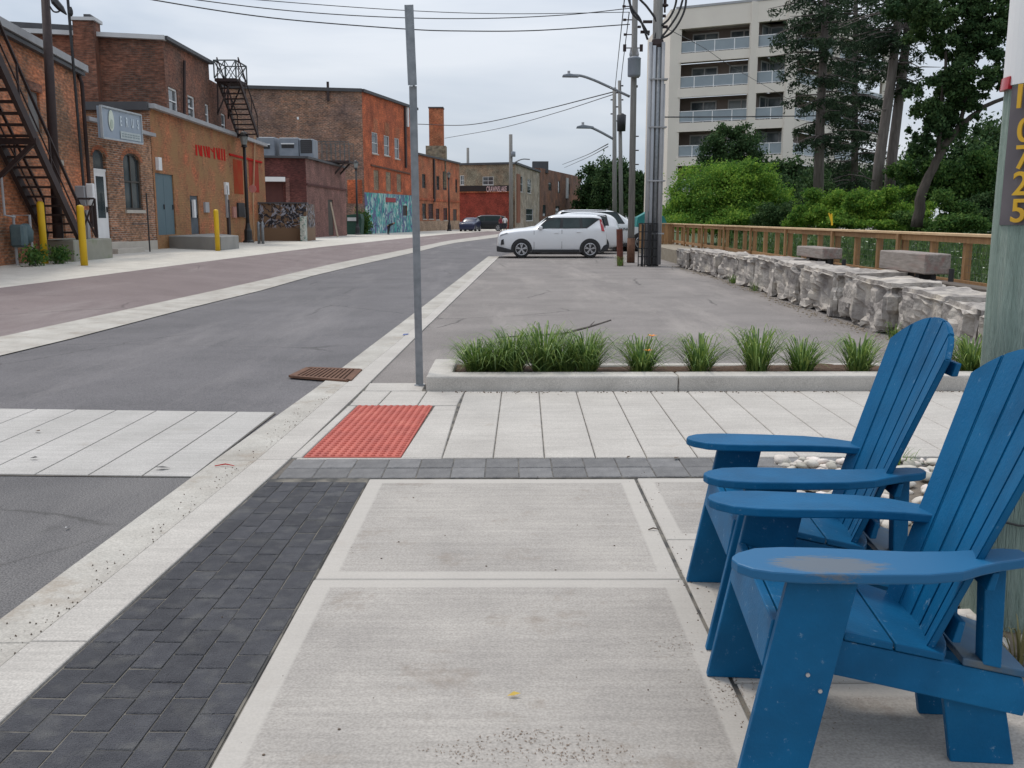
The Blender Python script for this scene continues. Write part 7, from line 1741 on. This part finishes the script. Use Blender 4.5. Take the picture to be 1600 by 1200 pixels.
bit('small dark twig by the slab joint before the far chair', 'twig', 1021, 827, .025, dk_, shape='twig'); bit('brown leaf at the foot of the planter kerb', 'leaf', 1286, 601, .05, dk_); bit('curled dark leaf on the grey paver band near the chair arm', 'leaf', 1057, 716, .04, dk_)
bit('dark leaf on the pale walk slabs', 'leaf', 982, 715, .02, dk_); bit('brown leaf on the far walk by the drain', 'leaf', 520, 583, .03, dk_)
for i, (px, py) in enumerate(((646, 778), (623, 847), (596, 873), (868, 891), (960, 853), (530, 1140), (412, 1180), (760, 885), (1090, 920))):
    g_ = G(px, py, .006); gsp = globals().setdefault('gspk', MB()); gsp.lathe(tuple(g_), [(.0035, 0), (.005, .002), (.002, .004)], 6)
mbd = gspk
rd = random.Random(5)
for i in range(260):
    x = rd.choice([rd.gauss(.70, .03), rd.gauss(.78, .05), rd.uniform(-1.6, 1.4)]); y_ = rd.uniform(1.6, 5.6); s_ = rd.choice((.001, .0014, .002, .0034))
    mbd.lathe((x, y_, .006), [(s_, 0), (s_*.4, s_)], 5)
for i in range(500):
    t = rd.random(); y_ = 2.2+t*6; x = strip_m(y_)+rd.gauss(-.03, .06); s_ = rd.choice((.0012, .0018, .0025, .004)); mbd.lathe((x, y_, .006), [(s_, 0), (s_*.4, s_)], 5)
for i in range(300):
    x = rd.uniform(-.6, 7); y_ = 8.16-abs(rd.gauss(0, .05))+(x+.75)*.011; s_ = rd.uniform(.003, .010); mbd.lathe((x, y_, .006), [(s_, 0), (s_*.4, s_*.8)], 5)
tag(mbd.build('scattered_grit', dk_, fix=False), 'fine brown grit scattered over the slabs, gutter and kerb foot', 'grit', kind='stuff')
# dirt and small stones washed to the foot of the stone wall
wd_ = MB()
for i in range(900):
    y_ = rd.uniform(8.6, 30); x = wl(y_)-abs(rd.gauss(.0, .13))-.02; s_ = rd.choice((.006, .009, .013, .02)); wd_.lathe((x, y_, -.004), [(s_, 0), (s_*.8, s_*.5), (s_*.2, s_*.8)], 5)
tag(wd_.build('wall_foot_gravel', mat('brown_gravel', (.20, .16, .12), (.34, .29, .23), 30, .95), fix=False), 'loose dirt and gravel along the foot of the stone wall', 'gravel', kind='stuff')
for i, (yy, n_2, lab) in enumerate(((22.2, 60, 'green weeds in the gap at the foot of the far stone wall'), (19.9, 40, 'smaller weeds at the foot of the stone wall, nearer the benches'), (11.9, 25, 'few thin weeds at the foot of the near stone wall'))):
    wt_ = thing('weed_tuft', lab, 'weeds', (wl(yy)-.04, yy, 0)); blade_clump(n_2, .20, .14, 200+i, .012, (wl(yy)-.04, yy, 0)).build('leaves', lily, wt_, fix=False)
yv = A(1298, 350, 20); ym = thing('yellow_marker', 'small yellow forked marker stake behind the railing, in the shrubs', 'marker', tuple(yv))
MB().bar(A(1300, 352, 20), A(1299, 334, 20), .03).build('stake', yellow, ym); MB().bar(A(1299, 346, 20), A(1295, 333, 20), .022).build('arm', yellow, ym)
# brown needles and crumbs gathered in patches on the slabs
lm = MB()
for (px, py, sx__, sy__, cn) in ((740, 1172, .07, .03, 130), (890, 1178, .10, .04, 220), (830, 1150, .07, .02, 90), (1140, 1080, .05, .10, 150), (1290, 880, .0, .0, 0), (1240, 1100, .12, .12, 160), (1050, 1010, .10, .05, 60), (1180, 600, 1.2, .05, 120)):
    g = G(px, py, .007)
    for _ in range(cn):
        x = g.x+rd.gauss(0, sx__); y_ = g.y+rd.gauss(0, sy__); a = rd.uniform(0, 6.28); l_ = rd.uniform(.0015, .007); d = Vector((math.cos(a)*l_, math.sin(a)*l_, 0)); e_ = Vector((-d.y, d.x, 0)).normalized()*rd.uniform(.0006, .002)
        c = Vector((x, y_, .0075)); lm.face([c-d, c-e_+Vector((0, 0, .001)), c+d, c+e_+Vector((0, 0, .001))])
tag(lm.build('leaf_crumbs', mat('brown_crumbs', (.17, .12, .085), (.25, .18, .13), 60, .95), fix=False), 'patches of brown leaf crumbs lying on the slabs and by the kerb', 'litter', kind='stuff')
print('objects', len(bpy.data.objects), 'tris', sum(len(m.polygons) for m in bpy.data.meshes))
